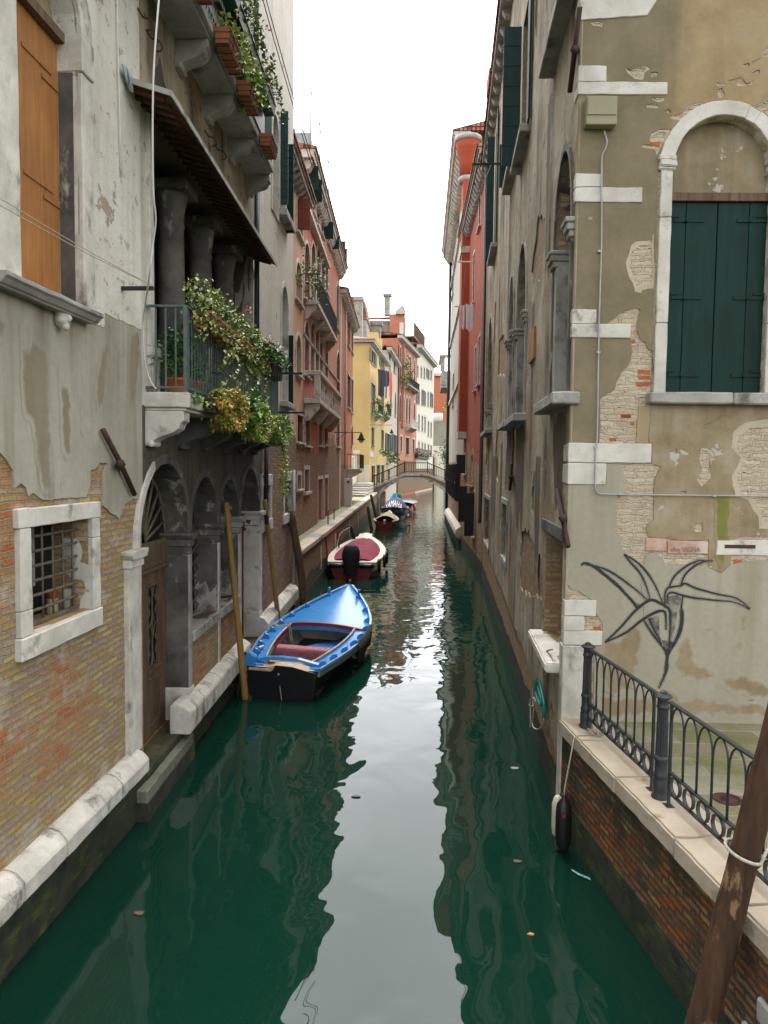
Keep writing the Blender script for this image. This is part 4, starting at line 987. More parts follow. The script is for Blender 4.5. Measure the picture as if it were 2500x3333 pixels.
# inscribed stone course above the grey render
def course(x0, y0, x1, y1, mat, i, nm='stone_course'):
    a = PR.rect(*c3(x0, y0), *c3(x1, y1)); mb = MB(); mb.box(fr, a[0], a[1], a[2], a[3], -.05, .004+.001*i); return mb.build(nm, mat, RH.t, bev=.006)
PINKST = basic('red_tinged_stone', (.60, .50, .43), (.42, .22, .15), 3.5, .85, .3, 50, .004)
cs = course(880, 978, 1195, 1074, PINKST, 1); course(718, 955, 872, 1050, PINKST, 2)
sl = course(1262, 972, 2300, 1088, STC, 3, 'slotted_stone')
a = PR.rect(*c3(1322, 1003), *c3(1560, 1030)); mb = MB(); mb.box(fr, a[0], a[1], a[2], a[3], -.02, .0105); mb.build('slot', RUST, sl)
def text_on(fr, s, u, z, h, o, mat, parent, name='lettering', sx=1.0):
    cu = bpy.data.curves.new('lettering', 'FONT'); cu.body = s; cu.size = h; cu.extrude = 0.0006
    ob = bpy.data.objects.new('lettering', cu); COL.objects.link(ob)
    dg = bpy.context.evaluated_depsgraph_get(); me = ob.evaluated_get(dg).to_mesh()
    mb = MB(); mb.add([fr(u+v.co.x*sx, z+v.co.y, o+v.co.z) for v in me.vertices], [tuple(p.vertices) for p in me.polygons])
    ob.evaluated_get(dg).to_mesh_clear(); bpy.data.objects.remove(ob); bpy.data.curves.remove(cu)
    return mb.build(name, mat, parent)
PENCIL = basic('grey_pencil', (.22, .20, .20), None, 8, .9, 0)
t0 = PR.uz(*c3(905, 1056)); text_on(fr, 'vIva VIGNA', t0[0], t0[1], .085, .0135, PENCIL, cs, 'writing', .82)
# spray-painted plant
SPRAY = basic('black_spray_paint', (.018, .018, .022), (.03, .03, .034), 8, .7, 0)
gm, gnt, gnd, glk, gbs = _mat('soft_spray_shading'); gbs.inputs['Base Color'].default_value = (.03, .032, .034, 1); gbs.inputs['Roughness'].default_value = .8
_t = gnd.new("ShaderNodeTexCoord"); _q = _noise(gnd, glk, _t.outputs['UV'], 9, 4, .6); glk.new(_ramp(gnd, glk, _q.outputs[0], [(.35, 0.05), (.7, .75)]).outputs[0], gbs.inputs['Alpha'])
gm2, gnt, gnd, glk, gbs = _mat('faint_overspray'); gbs.inputs['Base Color'].default_value = (.05, .05, .05, 1)
_t = gnd.new('ShaderNodeTexCoord'); _q = _noise(gnd, glk, _t.outputs['UV'], 60, 4, .75); glk.new(_ramp(gnd, glk, _q.outputs[0], [(.42, 0.0), (.75, .7)]).outputs[0], gbs.inputs['Alpha'])
def smoothline(p, k=4):
    o = []
    for i in range(len(p)-1):
        a = p[max(i-1, 0)]; b = p[i]; c = p[i+1]; d = p[min(i+2, len(p)-1)]
        for j in range(k):
            t = j/k
            o.append(tuple(.5*((2*b[m])+(-a[m]+c[m])*t+(2*a[m]-5*b[m]+4*c[m]-d[m])*t*t+(-a[m]+3*b[m]-3*c[m]+d[m])*t**3) for m in range(len(b))))
    o.append(tuple(p[-1])); return o
strokes = [[(215, 1160), (250, 1145), (330, 1180), (430, 1260), (530, 1350), (600, 1430), (650, 1500)], [(250, 1150), (400, 1190), (520, 1260), (640, 1350), (730, 1430)], [(330, 1185), (470, 1285), (560, 1380), (620, 1440), (660, 1500)],
    [(545, 1075), (600, 1140), (670, 1220), (715, 1310), (750, 1425)], [(550, 1075), (640, 1130), (720, 1210), (790, 1320), (850, 1460)],
    [(400, 1755), (520, 1640), (640, 1505), (750, 1430), (830, 1455), (890, 1495), (905, 1560), (900, 1700), (890, 1840)], [(400, 1755), (560, 1680), (690, 1580), (800, 1520), (860, 1520), (872, 1600), (870, 1660)],
    [(865, 1490), (862, 1390), (890, 1335), (985, 1318), (1020, 1302), (1110, 1340), (1280, 1385), (1400, 1410), (1470, 1450), (1520, 1500)], [(880, 1460), (885, 1390), (920, 1370), (990, 1390), (1080, 1410), (1250, 1430), (1400, 1445), (1520, 1500)],
    [(890, 1340), (940, 1240), (1040, 1160), (1120, 1125), (1170, 1120)], [(985, 1315), (1020, 1230), (1100, 1160), (1180, 1128), (1235, 1128)], [(700, 1580), (760, 1680), (830, 1770), (880, 1850)], [(735, 1570), (780, 1660), (840, 1770)],
    [(1000, 1400), (990, 1480), (1000, 1540), (990, 1650), (950, 1750), (890, 1840)], [(985, 1500), (985, 1600), (960, 1700), (905, 1800)], [(850, 1790), (880, 1850), (870, 1930), (862, 2000), (815, 2110)], [(890, 1800), (880, 1900), (880, 1960), (830, 2080)]]
mb = MB()
for si, st in enumerate(strokes):
    L = smoothline(rp(c3, st), 5); n = len(L); vs = []; lw = .011 if si not in (5, 6, 0) else .016
    for i, p in enumerate(L):
        a = Vector(L[max(0, i-1)]); b = Vector(L[min(n-1, i+1)]); t = (b-a); t = t.normalized() if t.length else Vector((1, 0)); w = lw*(.45+.55*math.sin(PI*min(1, (i+1)/n*1.15)))
        vs += [fr(p[0]-t.y*w, p[1]+t.x*w, .0035+.0004*si), fr(p[0]+t.y*w, p[1]-t.x*w, .0035+.0004*si)]
    mb.add(vs, [(2*i, 2*i+1, 2*i+3, 2*i+2) for i in range(n-1)])
gp = mb.build('graffiti_plant', SPRAY, RH.t)
mb = MB()
for si, st in enumerate(strokes):       # the soft halo of the spray can
    L = smoothline(rp(c3, st), 5); n = len(L); vs = []
    for i, p in enumerate(L):
        a = Vector(L[max(0, i-1)]); b = Vector(L[min(n-1, i+1)]); t = (b-a); t = t.normalized() if t.length else Vector((1, 0)); w = .024
        vs += [fr(p[0]-t.y*w, p[1]+t.x*w, .0022+.00006*si), fr(p[0]+t.y*w, p[1]-t.x*w, .0022+.00006*si)]
    mb.add(vs, [(2*i, 2*i+1, 2*i+3, 2*i+2) for i in range(n-1)])
mb.build('overspray', gm2, gp)
OBR = basic('bare_orange_brick', (.42, .15, .04), (.30, .09, .03), 14, .9, .4, 50, .005)
for i, (fn, x0, y0, x1, y1) in enumerate(((c2, 580, 1285, 682, 1318), (c2, 585, 1332, 680, 1366), (c2, 565, 1385, 684, 1420), (c2, 440, 1652, 525, 1684), (c2, 518, 1720, 552, 1742), (c2, 530, 1035, 560, 1060), (c3, 440, 180, 490, 205), (c3, 530, 0, 600, 22), (c3, 315, 1635, 370, 1662), (c3, 1395, 1118, 1465, 1148), (c1, 680, 1178, 760, 1212), (c1, 128, 515, 155, 545), (c3, 1400, 165, 1425, 195))):
    a = PR.rect(*fn(x0, y0), *fn(x1, y1)); mb = MB(); mb.prism(fr, ragged(rectp(*a), .006, .02, i, 20), -.03, -.008); mb.build('bare_brick', OBR, RH.t)
CRK = basic('dark_crack', (.05, .04, .03), None, 5, .9, 0)
for pts in ([c1(1600, 480), c1(1520, 520), c1(1500, 560), c1(1440, 640), c1(1330, 670), c1(1290, 740)], [c2(1320, 1600), c2(1280, 1660), c2(1200, 1720), c2(1120, 1745)], [c3(690, 1240), c3(680, 1330), c3(700, 1440), c3(695, 1560), c3(715, 1640), c3(660, 1770), c3(650, 1900)], [c1(1000, 900), c1(1090, 930), c1(1060, 980), c1(1040, 1010)]):
    L = openrag([PR.uz(*p) for p in pts], .012, .03, 3, 14); mb = MB(); n = len(L)
    mb.add([q for p in L for q in (fr(p[0], p[1]-.003, .0018), fr(p[0]+.003, p[1]+.003, .0018))], [(2*i, 2*i+1, 2*i+3, 2*i+2) for i in range(n-1)]); mb.build('crack', CRK, RH.t)
mb = MB()
for i, p in enumerate(([(885, 1400), (960, 1390), (985, 1420), (960, 1520), (930, 1700), (895, 1820), (895, 1560)], [(560, 1370), (620, 1440), (700, 1470), (650, 1500)], [(740, 1570), (820, 1540), (820, 1680), (840, 1780), (780, 1660)], [(840, 1740), (900, 1740), (950, 1760), (880, 1890)])):
    mb.sheet(fr, rp(c3, p), (), .0028+.0003*i)
mb.build('shading', gm, gp)
# tie-rod anchors on the canal side
for p in ((b7(905, 60), b7(815, 830)), (b8(262, 1990), b8(245, 2200)), (c4(648, 110), c4(735, 560))):
    mb = MB(); mb.tube([PK.w(*p[0], .05), PK.w(*p[1], .05)], .03, 6); m_ = ((p[0][0]+p[1][0])/2, (p[0][1]+p[1][1])/2); mb.tube([PK.w(*m_, .0), PK.w(*m_, .1)], .05, 6); mb.build('wall_anchor', RUST, RH.t)
a = PK.rect(*b8(412, 920), *b8(452, 1165)); mb = MB(); mb.box(PKf, a[0], a[1], a[2], a[3], -.02, .03); mb.build('orange_panel', W_ORANGE, RH.t, bev=.01)
# drain pipe at the far end of the canal side
mb = MB(); uP = KU1-.3; mb.tube([PK.pt(uP, KZ-.2, .1), PK.pt(uP, 2.3, .1), PK.pt(uP-.15, 2.1, .12)], .07, 8); mb.build('drain_pipe', PIPE, RH.t)
# meter box and its conduit
a = PR.rect(*c1(127, 842), *c1(380, 1078)); 
ub_ = thing('utility_box', 'square beige metal box fixed high on the corner of the peeling house', 'utility box', PR.pt((a[0]+a[1])/2, a[2]))
BOXM = basic('beige_box_paint', (.30, .27, .17), (.26, .23, .14), 3, .5, .05)
mb = MB(); mb.box(fr, a[0], a[1], a[2], a[3], .004, .13); mb.build('box_body', BOXM, ub_, bev=.008)
mb = MB(); mb.box(fr, a[0]+.01, a[1]-.01, a[2]+.10, a[3]-.01, .131, .142); mb.build('box_lid', BOXM, ub_, bev=.004)
pts = [c1(295, 1085), c1(320, 1170), c1(310, 1230), c1(280, 1300), c1(277, 1500), c1(275, 2042), c2(255, 900), c2(240, 1787)]
pts += [c3(328, 300), c3(324, 560)]; P3 = smoothline([tuple(PR.w(*p, .035)) for p in pts], 4)
P3 += [tuple(PR.w(*c3(335, 598), .035)), tuple(PR.w(*c3(360, 612), .035)), tuple(PR.w(*c3(900, 620), .03)), tuple(PR.w(*c3(1659, 628), .03)), tuple(PR.w(*c3(2200, 632), .03))]
cd = MB().tube(P3, .0095, 6); cdt = solo('conduit', cd, PIPEG, 'thin grey conduit running down the peeling front from the beige box', 'conduit')
mb = MB()
for p in (c2(262, 300), c2(250, 1140), c3(330, 250), c3(520, 612), c3(1245, 624)): 
    q = PR.w(*p, .03); mb = MB(); mb.box(None, q.x-.02, q.x+.02, q.y-.012, q.y+.03, q.z-.012, q.z+.012); mb.build('clip', PIPEG, cdt)
RH_front = RH.finish('front_wall', -.013)

# ------------------------------------------------------------------ left house
U1 = PLB.uz(953, 1000)[0]
LH = thing('canal_house', 'grey plaster and brick house with an arcade, an orange shutter and two planted balconies', 'house', PLB.pt(3, 0))
fa, fb = PLA.fr(), PLB.fr()
UA0 = -5.2; HT = 17.5
def la(fn, pts, o=0): return [PLA.uz(*fn(x, y), o) for x, y in pts]
def lb(fn, pts, o=0): return [PLB.uz(*fn(x, y), o) for x, y in pts]
def avg(*v): return sum(v)/len(v)
# plinth levels
zr = PLA.uz(452, 2501, .17)[1]; zp0 = PLA.uz(477, 2523, .17)[1]; zp1 = PLA.uz(419.6, 2459.7, .02)[1]
uend = PLA.uz(482, 2480, .15)[0]
# small barred window
d = lambda x, y, o=0: PLA.uz(*d5(x, y), o)
ou0 = avg(d(120, 300)[0], d(165, 1650)[0]); ou1 = avg(d(875, 213)[0], d(892, 1335)[0]); oz1 = avg(d(210, 297)[1], d(875, 213)[1]); oz0 = avg(d(200, 1655)[1], d(892, 1340)[1])
iu0 = avg(d(250, 470)[0], d(272, 1390)[0]); iu1 = avg(d(803, 375)[0], d(822, 1215)[0]); iz1 = avg(d(250, 470)[1], d(803, 375)[1]); iz0 = avg(d(275, 1395)[1], d(822, 1215)[1])
# orange window
wz0 = PLA.uz(300, 1010, .16)[1]; wu0 = PLA.uz(50, 500)[0]; wu1 = PLA.uz(257, 500)[0]; wzl = PLA.uz(178, 136, -.2)[1]; wzs = PLA.uz(270, 132)[1]
whole = archp(wu0, wu1, wz0, wzs+(wu1-wu0)*.5, 'r')
UA1 = .3015
mb = MB(); mb.sheet(fa, rectp(UA0, UA1, zp0+.02, wz0-.2), [rectp(iu0, iu1, iz0, iz1)], -.018)
mb.add([fa(u, z, o) for u, z in rectp(iu0, iu1, iz0, iz1) for o in (-.018, -.4)], [(0, 1, 3, 2), (2, 3, 5, 4), (4, 5, 7, 6), (6, 7, 1, 0)])
mb.build('brick_wall', BR_L, LH)
# cement render over the brick, its worn lower edge, a notch where it has fallen
lowl = la(a4, [(-400, 1210), (0, 1262), (60, 1330), (95, 1400), (100, 1530), (150, 1490), (190, 1520), (205, 1580), (240, 1560), (300, 1602), (330, 1615), (400, 1600), (500, 1592), (620, 1590), (652, 1500), (650, 1400), (690, 1380), (720, 1340), (776, 1340), (750, 1420), (742, 1560), (745, 1650), (790, 1700), (860, 1745), (900, 1640), (960, 1600)])
upl = la(a4, [(1030, 390), (960, 360), (880, 320), (820, 300), (750, 262)])
lowr = ragged(lowl, .014, .03, 71, 8)
cutI = [i for i, p in enumerate(lowr) if abs(p[0]-lowl[-1][0]) < .02 and abs(p[1]-lowl[-1][1]) < .05]
lowo = openrag(lowl, .016, .03, 71, 8); upo = openrag(upl, .016, .04, 72, 8)
gp_ = [(UA0, lowo[0][1])] + [p for p in lowo if p[0] > UA0+.02] + [(UA1, lowo[-1][1]-.02)] + [(UA1, upo[0][1])] + upo + [(upo[-1][0]-.02, wz0), (UA0, wz0)]
mb = MB(); mb.sheet(fa, dedupe(gp_), (), 0, .02); mb.build('cement_render', P_GREY, LH)
for i, pl in enumerate(([(135, 330), (150, 480), (205, 490), (215, 440), (205, 370), (240, 420), (290, 490), (320, 515), (355, 510), (365, 800), (375, 1100), (385, 1350), (385, 1575), (310, 1570), (275, 1480), (250, 1270), (220, 1080), (160, 1020), (145, 800)],
      [(420, 690), (425, 620), (450, 690), (465, 760), (475, 690), (490, 640), (510, 750), (520, 950), (525, 1300), (470, 1330), (440, 1250), (425, 1050), (420, 800)], [(580, 860), (595, 1000), (605, 1150), (585, 1120), (575, 960)],
      [(740, 470), (790, 330), (800, 500), (775, 700), (765, 900), (748, 960), (695, 1000), (678, 800), (705, 600)], [(930, 385), (1005, 375), (1015, 600), (990, 800), (960, 1000), (925, 900), (915, 600)], [(-200, 250), (0, 240), (60, 350), (20, 500), (-60, 420), (-250, 480)], [(440, 1450), (500, 1430), (480, 1540), (440, 1560)])):
    soft_patch('damp_patch', fa, ragged(la(a4, pl), .03, .04, 80+i, 10), .0025, P_WET, LH, .13, .035)
# white render above
up2 = list(reversed([p for p in upo])) 
wp_ = [(UA0, wz0-.05), (up2[0][0], wz0-.05)] + up2 + [(UA1, up2[-1][1]), (UA1, HT), (UA0, HT)]
mb = MB(); mb.sheet(fa, dedupe(wp_), [archp(wu0, wu1, wz0, wzs+(wu1-wu0)*.5, 'r')], .004, .02)
lp = whole; n = len(lp); mb.add([fa(*p, 0) for p in lp]+[fa(*p, -.24) for p in lp], [(i, (i+1) % n, n+(i+1) % n, n+i) for i in range(n)])
mb.build('white_render', P_WHITE, LH)
mb = MB()    # body behind the fronts
A = [PLA.pt(UA0, 0, -.42), PLA.pt(UA0, 0, -9), PLB.pt(U1, 0, -9), PLB.pt(U1, 0, -.0)]
mb.add([(p.x, p.y, z) for z in (-1, HT) for p in A], [(0, 1, 5, 4), (1, 2, 6, 5), (2, 3, 7, 6), (4, 5, 6, 7)])
mb.add([PLA.pt(UA0, -1, 0), PLA.pt(UA0, -1, -.42), PLA.pt(UA0, HT, -.42), PLA.pt(UA0, HT, 0)], [(0, 1, 2, 3)])
mb.add([PLA.pt(UA0, HT, 0), PLA.pt(UA1, HT, 0), PLB.pt(U1, HT, 0), PLB.pt(U1, HT, -9), PLA.pt(UA0, HT, -9)], [(0, 1, 2, 3, 4)])
mb.build('rear_walls', P_PALE, LH)
mb = MB(); e = [PLA.pt(UA0, HT, .3), PLA.pt(UA1, HT, .3), PLB.pt(U1, HT, .3), PLB.pt(U1, HT, -9), PLA.pt(UA0, HT, -9)]
mb.add([Vector((p.x, p.y, z)) for z in (HT+.02, HT+.18) for p in e], [(0, 1, 2, 3, 4), (5, 6, 7, 8, 9), (0, 1, 6, 5), (1, 2, 7, 6), (2, 3, 8, 7), (3, 4, 9, 8), (4, 0, 5, 9)]); mb.build('roof', TILE, LH)
# barred window
p = MB().sheet(fa, rectp(iu0-.02, iu1+.02, iz0-.02, iz1+.02), (), -.395).build('barred_window', DARK, LH)
mb = MB(); mb.box(fa, ou0, ou0+(ou1-ou0)*.14, iz1+.004, oz1, -.3, .035); mb.box(fa, ou0+(ou1-ou0)*.143, ou1, iz1+.003, oz1-.004, -.3, .036); mb.build('lintel', STC, p, bev=.007)
mb = MB(); mb.box(fa, ou0, ou1, oz0, iz0-.003, -.3, .05); mb.build('sill', STC, p, bev=.01)
mb = MB(); mb.box(fa, ou0+.02, iu0, iz0, iz0+.22, -.3, .034); mb.box(fa, ou0+.022, iu0, iz0+.224, iz1, -.3, .032); mb.build('jamb', STC, p, bev=.007)
mb = MB(); mb.box(fa, iu1, ou1-.01, iz0, iz1-.2, -.3, .033); mb.box(fa, iu1+.004, ou1-.012, iz1-.196, iz1, -.3, .031); mb.build('jamb', ST, p, bev=.007)
mb = MB()
for k in range(6): u = iu0+(iu1-iu0)*(k+.5)/6; mb.tube([fa(u, iz0+.03, -.14), fa(u, iz1, -.14)], .011, 6)
mb.box(fa, iu0, iu1, iz0+.01, iz0+.045, -.155, -.12)
g_ = mb.build('grille', GRILLE, p)
mb = MB()
for k in range(6):
    z = iz0+.14+(iz1-iz0-.25)*k/5; mb.tube([fa(iu0-.01+(iu1-iu0+.02)*t/24, z, -.14+.001*(t % 2)) for t in range(25)], [.016 if t % 4 < 2 else .012 for t in range(25)], 6)
mb.build('cross_bar', GRILLE, p)
mb = MB(); mb.box(fa, iu0+.0, iu0+.22, iz0+.02, iz1, -.39, -.35); mb.build('inner_shutter', W_ORANGE, p)
mb = MB(); mb.box(fa, iu0+.28, iu0+.55, iz0+.1, iz1, -.39, -.36); mb.box(fa, iu0+.58, iu0+.72, iz0+.3, iz1, -.39, -.35); mb.build('inner_panel', STG, p)
cq = fa(iu1-.27, iz0, -.26); tin = MB().lathe((cq.x, cq.y, iz0+.002), [(.055, 0), (.057, .01), (.055, .02), (.055, .14), (.057, .15), (.052, .15), (.052, .13)], 16)
tin.mi = 1; tin.lathe((cq.x, cq.y, iz0+.153), [(.056, 0), (.056, .07), (.058, .08), (.05, .08), (.05, .03)], 16)
solo('tin_can', tin, [basic('yellow_tin_label', (.40, .30, .06), (.45, .42, .36), 18, .5, 0), basic('orange_tin', (.40, .09, .03), None, 6, .5, 0)], 'orange and yellow tin standing inside the small barred window', 'tin')
# orange shuttered window
p = MB().sheet(fa, archp(wu0-.01, wu1+.01, wz0, wzs+(wu1-wu0)*.5+.01, 'r'), (), -.235).build('shuttered_window', P_STAIN, LH)
mb = MB(); mb.box(fa, wu0, wu1, wzl, wzl+.09, -.23, -.12); mb.build('lintel_beam', W_DOOR, p)
mb = MB(); W_ = wu1-wu0
for k, (q0_, q1_) in enumerate(((0, .30), (.302, .685), (.688, .996))): mb.box(fa, wu0+W_*q0_+.003, wu0+W_*q1_-.003, wz0+.01, wzl-.005, -.225, -.195-.002*k)
mb.box(fa, wu0+.01, wu1-.01, wz0+.02, wzl-.01, -.228, -.205)
s_ = mb.build('shutter', W_ORANGE, p, bev=.003)
for q in (.05, .43, .86):
    mb = MB(); z = wz0+(wzl-wz0)*q; mb.box(fa, wu0+W_*.42, wu0+W_*.88, z, z+.035, -.196, -.186); mb.box(fa, wu0+W_*.72, wu1, z-.1, z-.07, -.196, -.186)
    mb.build('strap_hinge', W_ORANGE, s_)
jw_ = PLA.uz(293, 500)[0]-wu1
for a, b in ((wu0-jw_*1.4, wu0), (wu1, wu1+jw_)):
    mb = MB(); mb.box(fa, a, b, wz0, wzs-.35, -.236, .04); mb.build('jamb', ST, p, bev=.01)
    mb = MB(); mb.box(fa, a-.01, b+.01, wzs-.347, wzs, -.238, .055); mb.build('capital', ST, p, bev=.01)
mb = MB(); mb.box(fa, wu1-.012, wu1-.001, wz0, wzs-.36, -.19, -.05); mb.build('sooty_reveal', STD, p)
mb = MB(); mb.ring(fa, archp(wu0, wu1, wzs, wzs+W_*.5, 'r', jw_)[2:], archp(wu0, wu1, wzs, wzs+W_*.5, 'r')[2:], -.23, .045, closed=False); mb.build('arch_stones', ST, p, bev=.008)
s0 = PLA.uz(20, 890, .18)[0]; s1 = PLA.uz(336, 1026, .18)[0]; zsb = PLA.uz(312, 1056, .1)[1]
mb = MB(); g = lambda a, b, c: PLA.pt(c, b, a)
mb.prism(g, [(-.05, wz0), (.19, wz0), (.19, wz0-.035), (.165, wz0-.05), (.14, wz0-.085), (.115, wz0-.095), (.115, wz0-.105), (.095, wz0-.11), (.095, zsb), (-.05, zsb)], s0, s1); mb.build('sill_cornice', STG, p, bev=.004)
# carved head under the cornice
hq = PLA.uz(*a4(408, 310)); mb = MB()
for (du, dz, oo, r) in ((0, 0, .05, .075), (-.03, .05, .05, .05), (.035, .05, .05, .05), (0, -.06, .08, .04), (0, .01, .11, .035), (-.05, -.01, .06, .04), (.05, -.01, .06, .04), (-.025, .03, .10, .018), (.025, .03, .10, .018), (0, .08, .04, .05)):
    c = fa(hq[0]+du, hq[1]+dz, oo); mb.lathe((c.x, c.y, c.z-r), [(r*.3, 0), (r*.8, r*.4), (r, r), (r*.8, r*1.6), (r*.3, r*2)], 10)
mb.build('carved_head', ST, LH)
# tie-rod, bracket
mb = MB(); q = [PLA.w(*a4(742, 1105), .05), PLA.w(*a4(870, 1350), .06), PLA.w(*a4(968, 1568), .05)]; mb.tube(q, .032, 6); mb.tube([PLA.w(*a4(868, 1352), .0), PLA.w(*a4(868, 1352), .11)], .055, 6); mb.build('wall_anchor', RUST, LH)
bz = PLA.uz(395, 936)[1]; bu = PLA.uz(395, 936)[0]
mb = MB(); mb.box(fa, bu-.02, bu+.02, bz-.03, bz+.01, -.05, .36); mb.build('line_bracket', IRONB, LH)
tip = fa(bu, bz+.02, .35)
mb = MB()
for dy, zz in ((645, 0), (668, .0)):
    e = PLA.w(0, dy, .35); d_ = (e-tip); mb.tube([tip + d_*t + Vector((0, 0, -.02*math.sin(PI*min(1, t)))) for t in (0, .25, .5, .75, 1.0, 1.35)], .004, 5)
solo('clothes_line', mb, ROPE, 'pair of thin lines strung across the orange shutter from a small iron bracket', 'clothes line')
# plinth: moulded stones with joints
def plinth(pl, segs, zb, zrd, zt, o=.17, mat=ST):
    for a, b in segs:
        g = lambda x, z, c: pl.pt(c, z, x)
        mb = MB(); mb.prism(g, [(-.1, zt), (.02, zt), (o*.55, zt-(zt-zrd)*.25), (o*.92, zrd+.015), (o, zrd-.01), (o, zb+.02), (o-.03, zb), (-.1, zb)], a+.004, b-.004)
        mb.build('plinth_stone', mat, LH, bev=.012, bseg=2)
js = [PLA.uz(81, 2881, .17)[0], PLA.uz(219, 2744, .17)[0], PLA.uz(400, 2552, .17)[0]]
plinth(PLA, [(UA0, -3.2), (-3.2, js[0]), (js[0], js[1]), (js[1], js[2]), (js[2], uend)], zp0, zr, zp1)
mb = MB(); mb.box(fa, UA0, UA1+.1, -1.5, zp0-.002, -.3, .02); mb.build('algae_band', ALG, LH)
# --- arcade on the ground floor
def ub(x, y=1800): return PLB.uz(x, y)[0]
O = [(ub(453), ub(612), .44, 'door'), (ub(621), ub(708), 1.75, 'sill'), (ub(714), ub(775), 1.75, 'sill'), (ub(783), ub(842), .44, 'door')]
ZS = 3.22; UBK = O[3][1]+.34; ZF = 4.9
AH = [archp(a, b, z, ZS+(b-a)*.5, 'r', 0, 14) for a, b, z, k in O]
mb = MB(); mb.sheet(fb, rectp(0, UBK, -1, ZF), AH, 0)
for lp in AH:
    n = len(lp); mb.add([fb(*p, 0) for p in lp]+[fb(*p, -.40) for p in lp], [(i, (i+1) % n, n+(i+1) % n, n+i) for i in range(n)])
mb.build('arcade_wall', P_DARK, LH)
for (a, b, z, k), lp in zip(O, AH):
    # archivolt
    mb = MB(); mb.ring(fb, archp(a, b, ZS, ZS+(b-a)*.5, 'r', .13, 14)[2:], archp(a, b, ZS, ZS+(b-a)*.5, 'r', 0, 14)[2:], -.395, .02, closed=False); mb.build('archivolt', STD, LH, bev=.006)
mb = MB(); lp_o = archp(O[0][0], O[0][1], ZS, ZS+(O[0][1]-O[0][0])*.5, 'r', .135, 14)[2:]; lp_i = archp(O[0][0], O[0][1], ZS, ZS+(O[0][1]-O[0][0])*.5, 'r', .02, 14)[2:]
mb.ring(fb, lp_o[9:], lp_i[9:], -.1, .024, closed=False); mb.build('pale_arch_stones', ST, LH, bev=.006)
# piers, jambs and their capitals
def capital(u0, u1, z, mat, d=.42, ov=.05):
    mb = MB(); mb.box(fb, u0-.0, u1+.0, z-.32, z-.20, -d, .022); mb.box(fb, u0-ov*.4, u1+ov*.4, z-.197, z-.10, -d, .03+ov*.4); mb.prism(lambda a, b, c: PLB.pt(a, b, c), [(u0-ov*.4, z-.097), (u1+ov*.4, z-.097), (u1+ov*1.4, z-.04), (u1+ov*1.4, z), (u0-ov*1.4, z), (u0-ov*1.4, z-.04)], -d, .03+ov*1.2)
    return mb.build('capital', mat, LH, bev=.006)
pj = [(PLB.uz(416, 2000)[0], O[0][0], zp1-.05, ST, ST), (O[0][1], O[1][0], .7, STG, STD), (O[1][1], O[2][0], .7, ST, STD), (O[2][1], O[3][0], .7, ST, STG), (O[3][1], UBK-.02, 1.0, STC, STC)]
for i, (a, b, z, m1, m2) in enumerate(pj):
    mb = MB(); mb.box(fb, a, b, z, ZS-.32, -.1, .02); mb.build('pier_face', m1, LH, bev=.006)
    capital(a, b, ZS+.01*(i == 3), m2 if i else ST)
for i in (0, 1, 2, 3):   # pier sides with soot and shade in the stone colour, seen through the arches
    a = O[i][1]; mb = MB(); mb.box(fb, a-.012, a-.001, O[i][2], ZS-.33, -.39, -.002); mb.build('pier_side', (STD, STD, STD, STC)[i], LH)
for i, (a, b) in ((0, (O[0][1]-.01, O[0][1]-.002)), (1, (O[1][1], O[1][1])), (2, (O[2][1], O[2][1]))):
    z0 = O[i][2]; mb = MB(); mb.sheet(lambda u, z, o: PLB.pt(O[i][1]-.014-.001*o, z, u), ragged([(-.385, z0), (-.01, z0), (-.01, z0+.45), (-.12, z0+.3), (-.2, z0+.5), (-.3, z0+.42), (-.385, z0+.75)], .02, .02, 90+i, 15), (), 0); mb.build('bare_plaster', P_OLIVE if False else STG, LH)
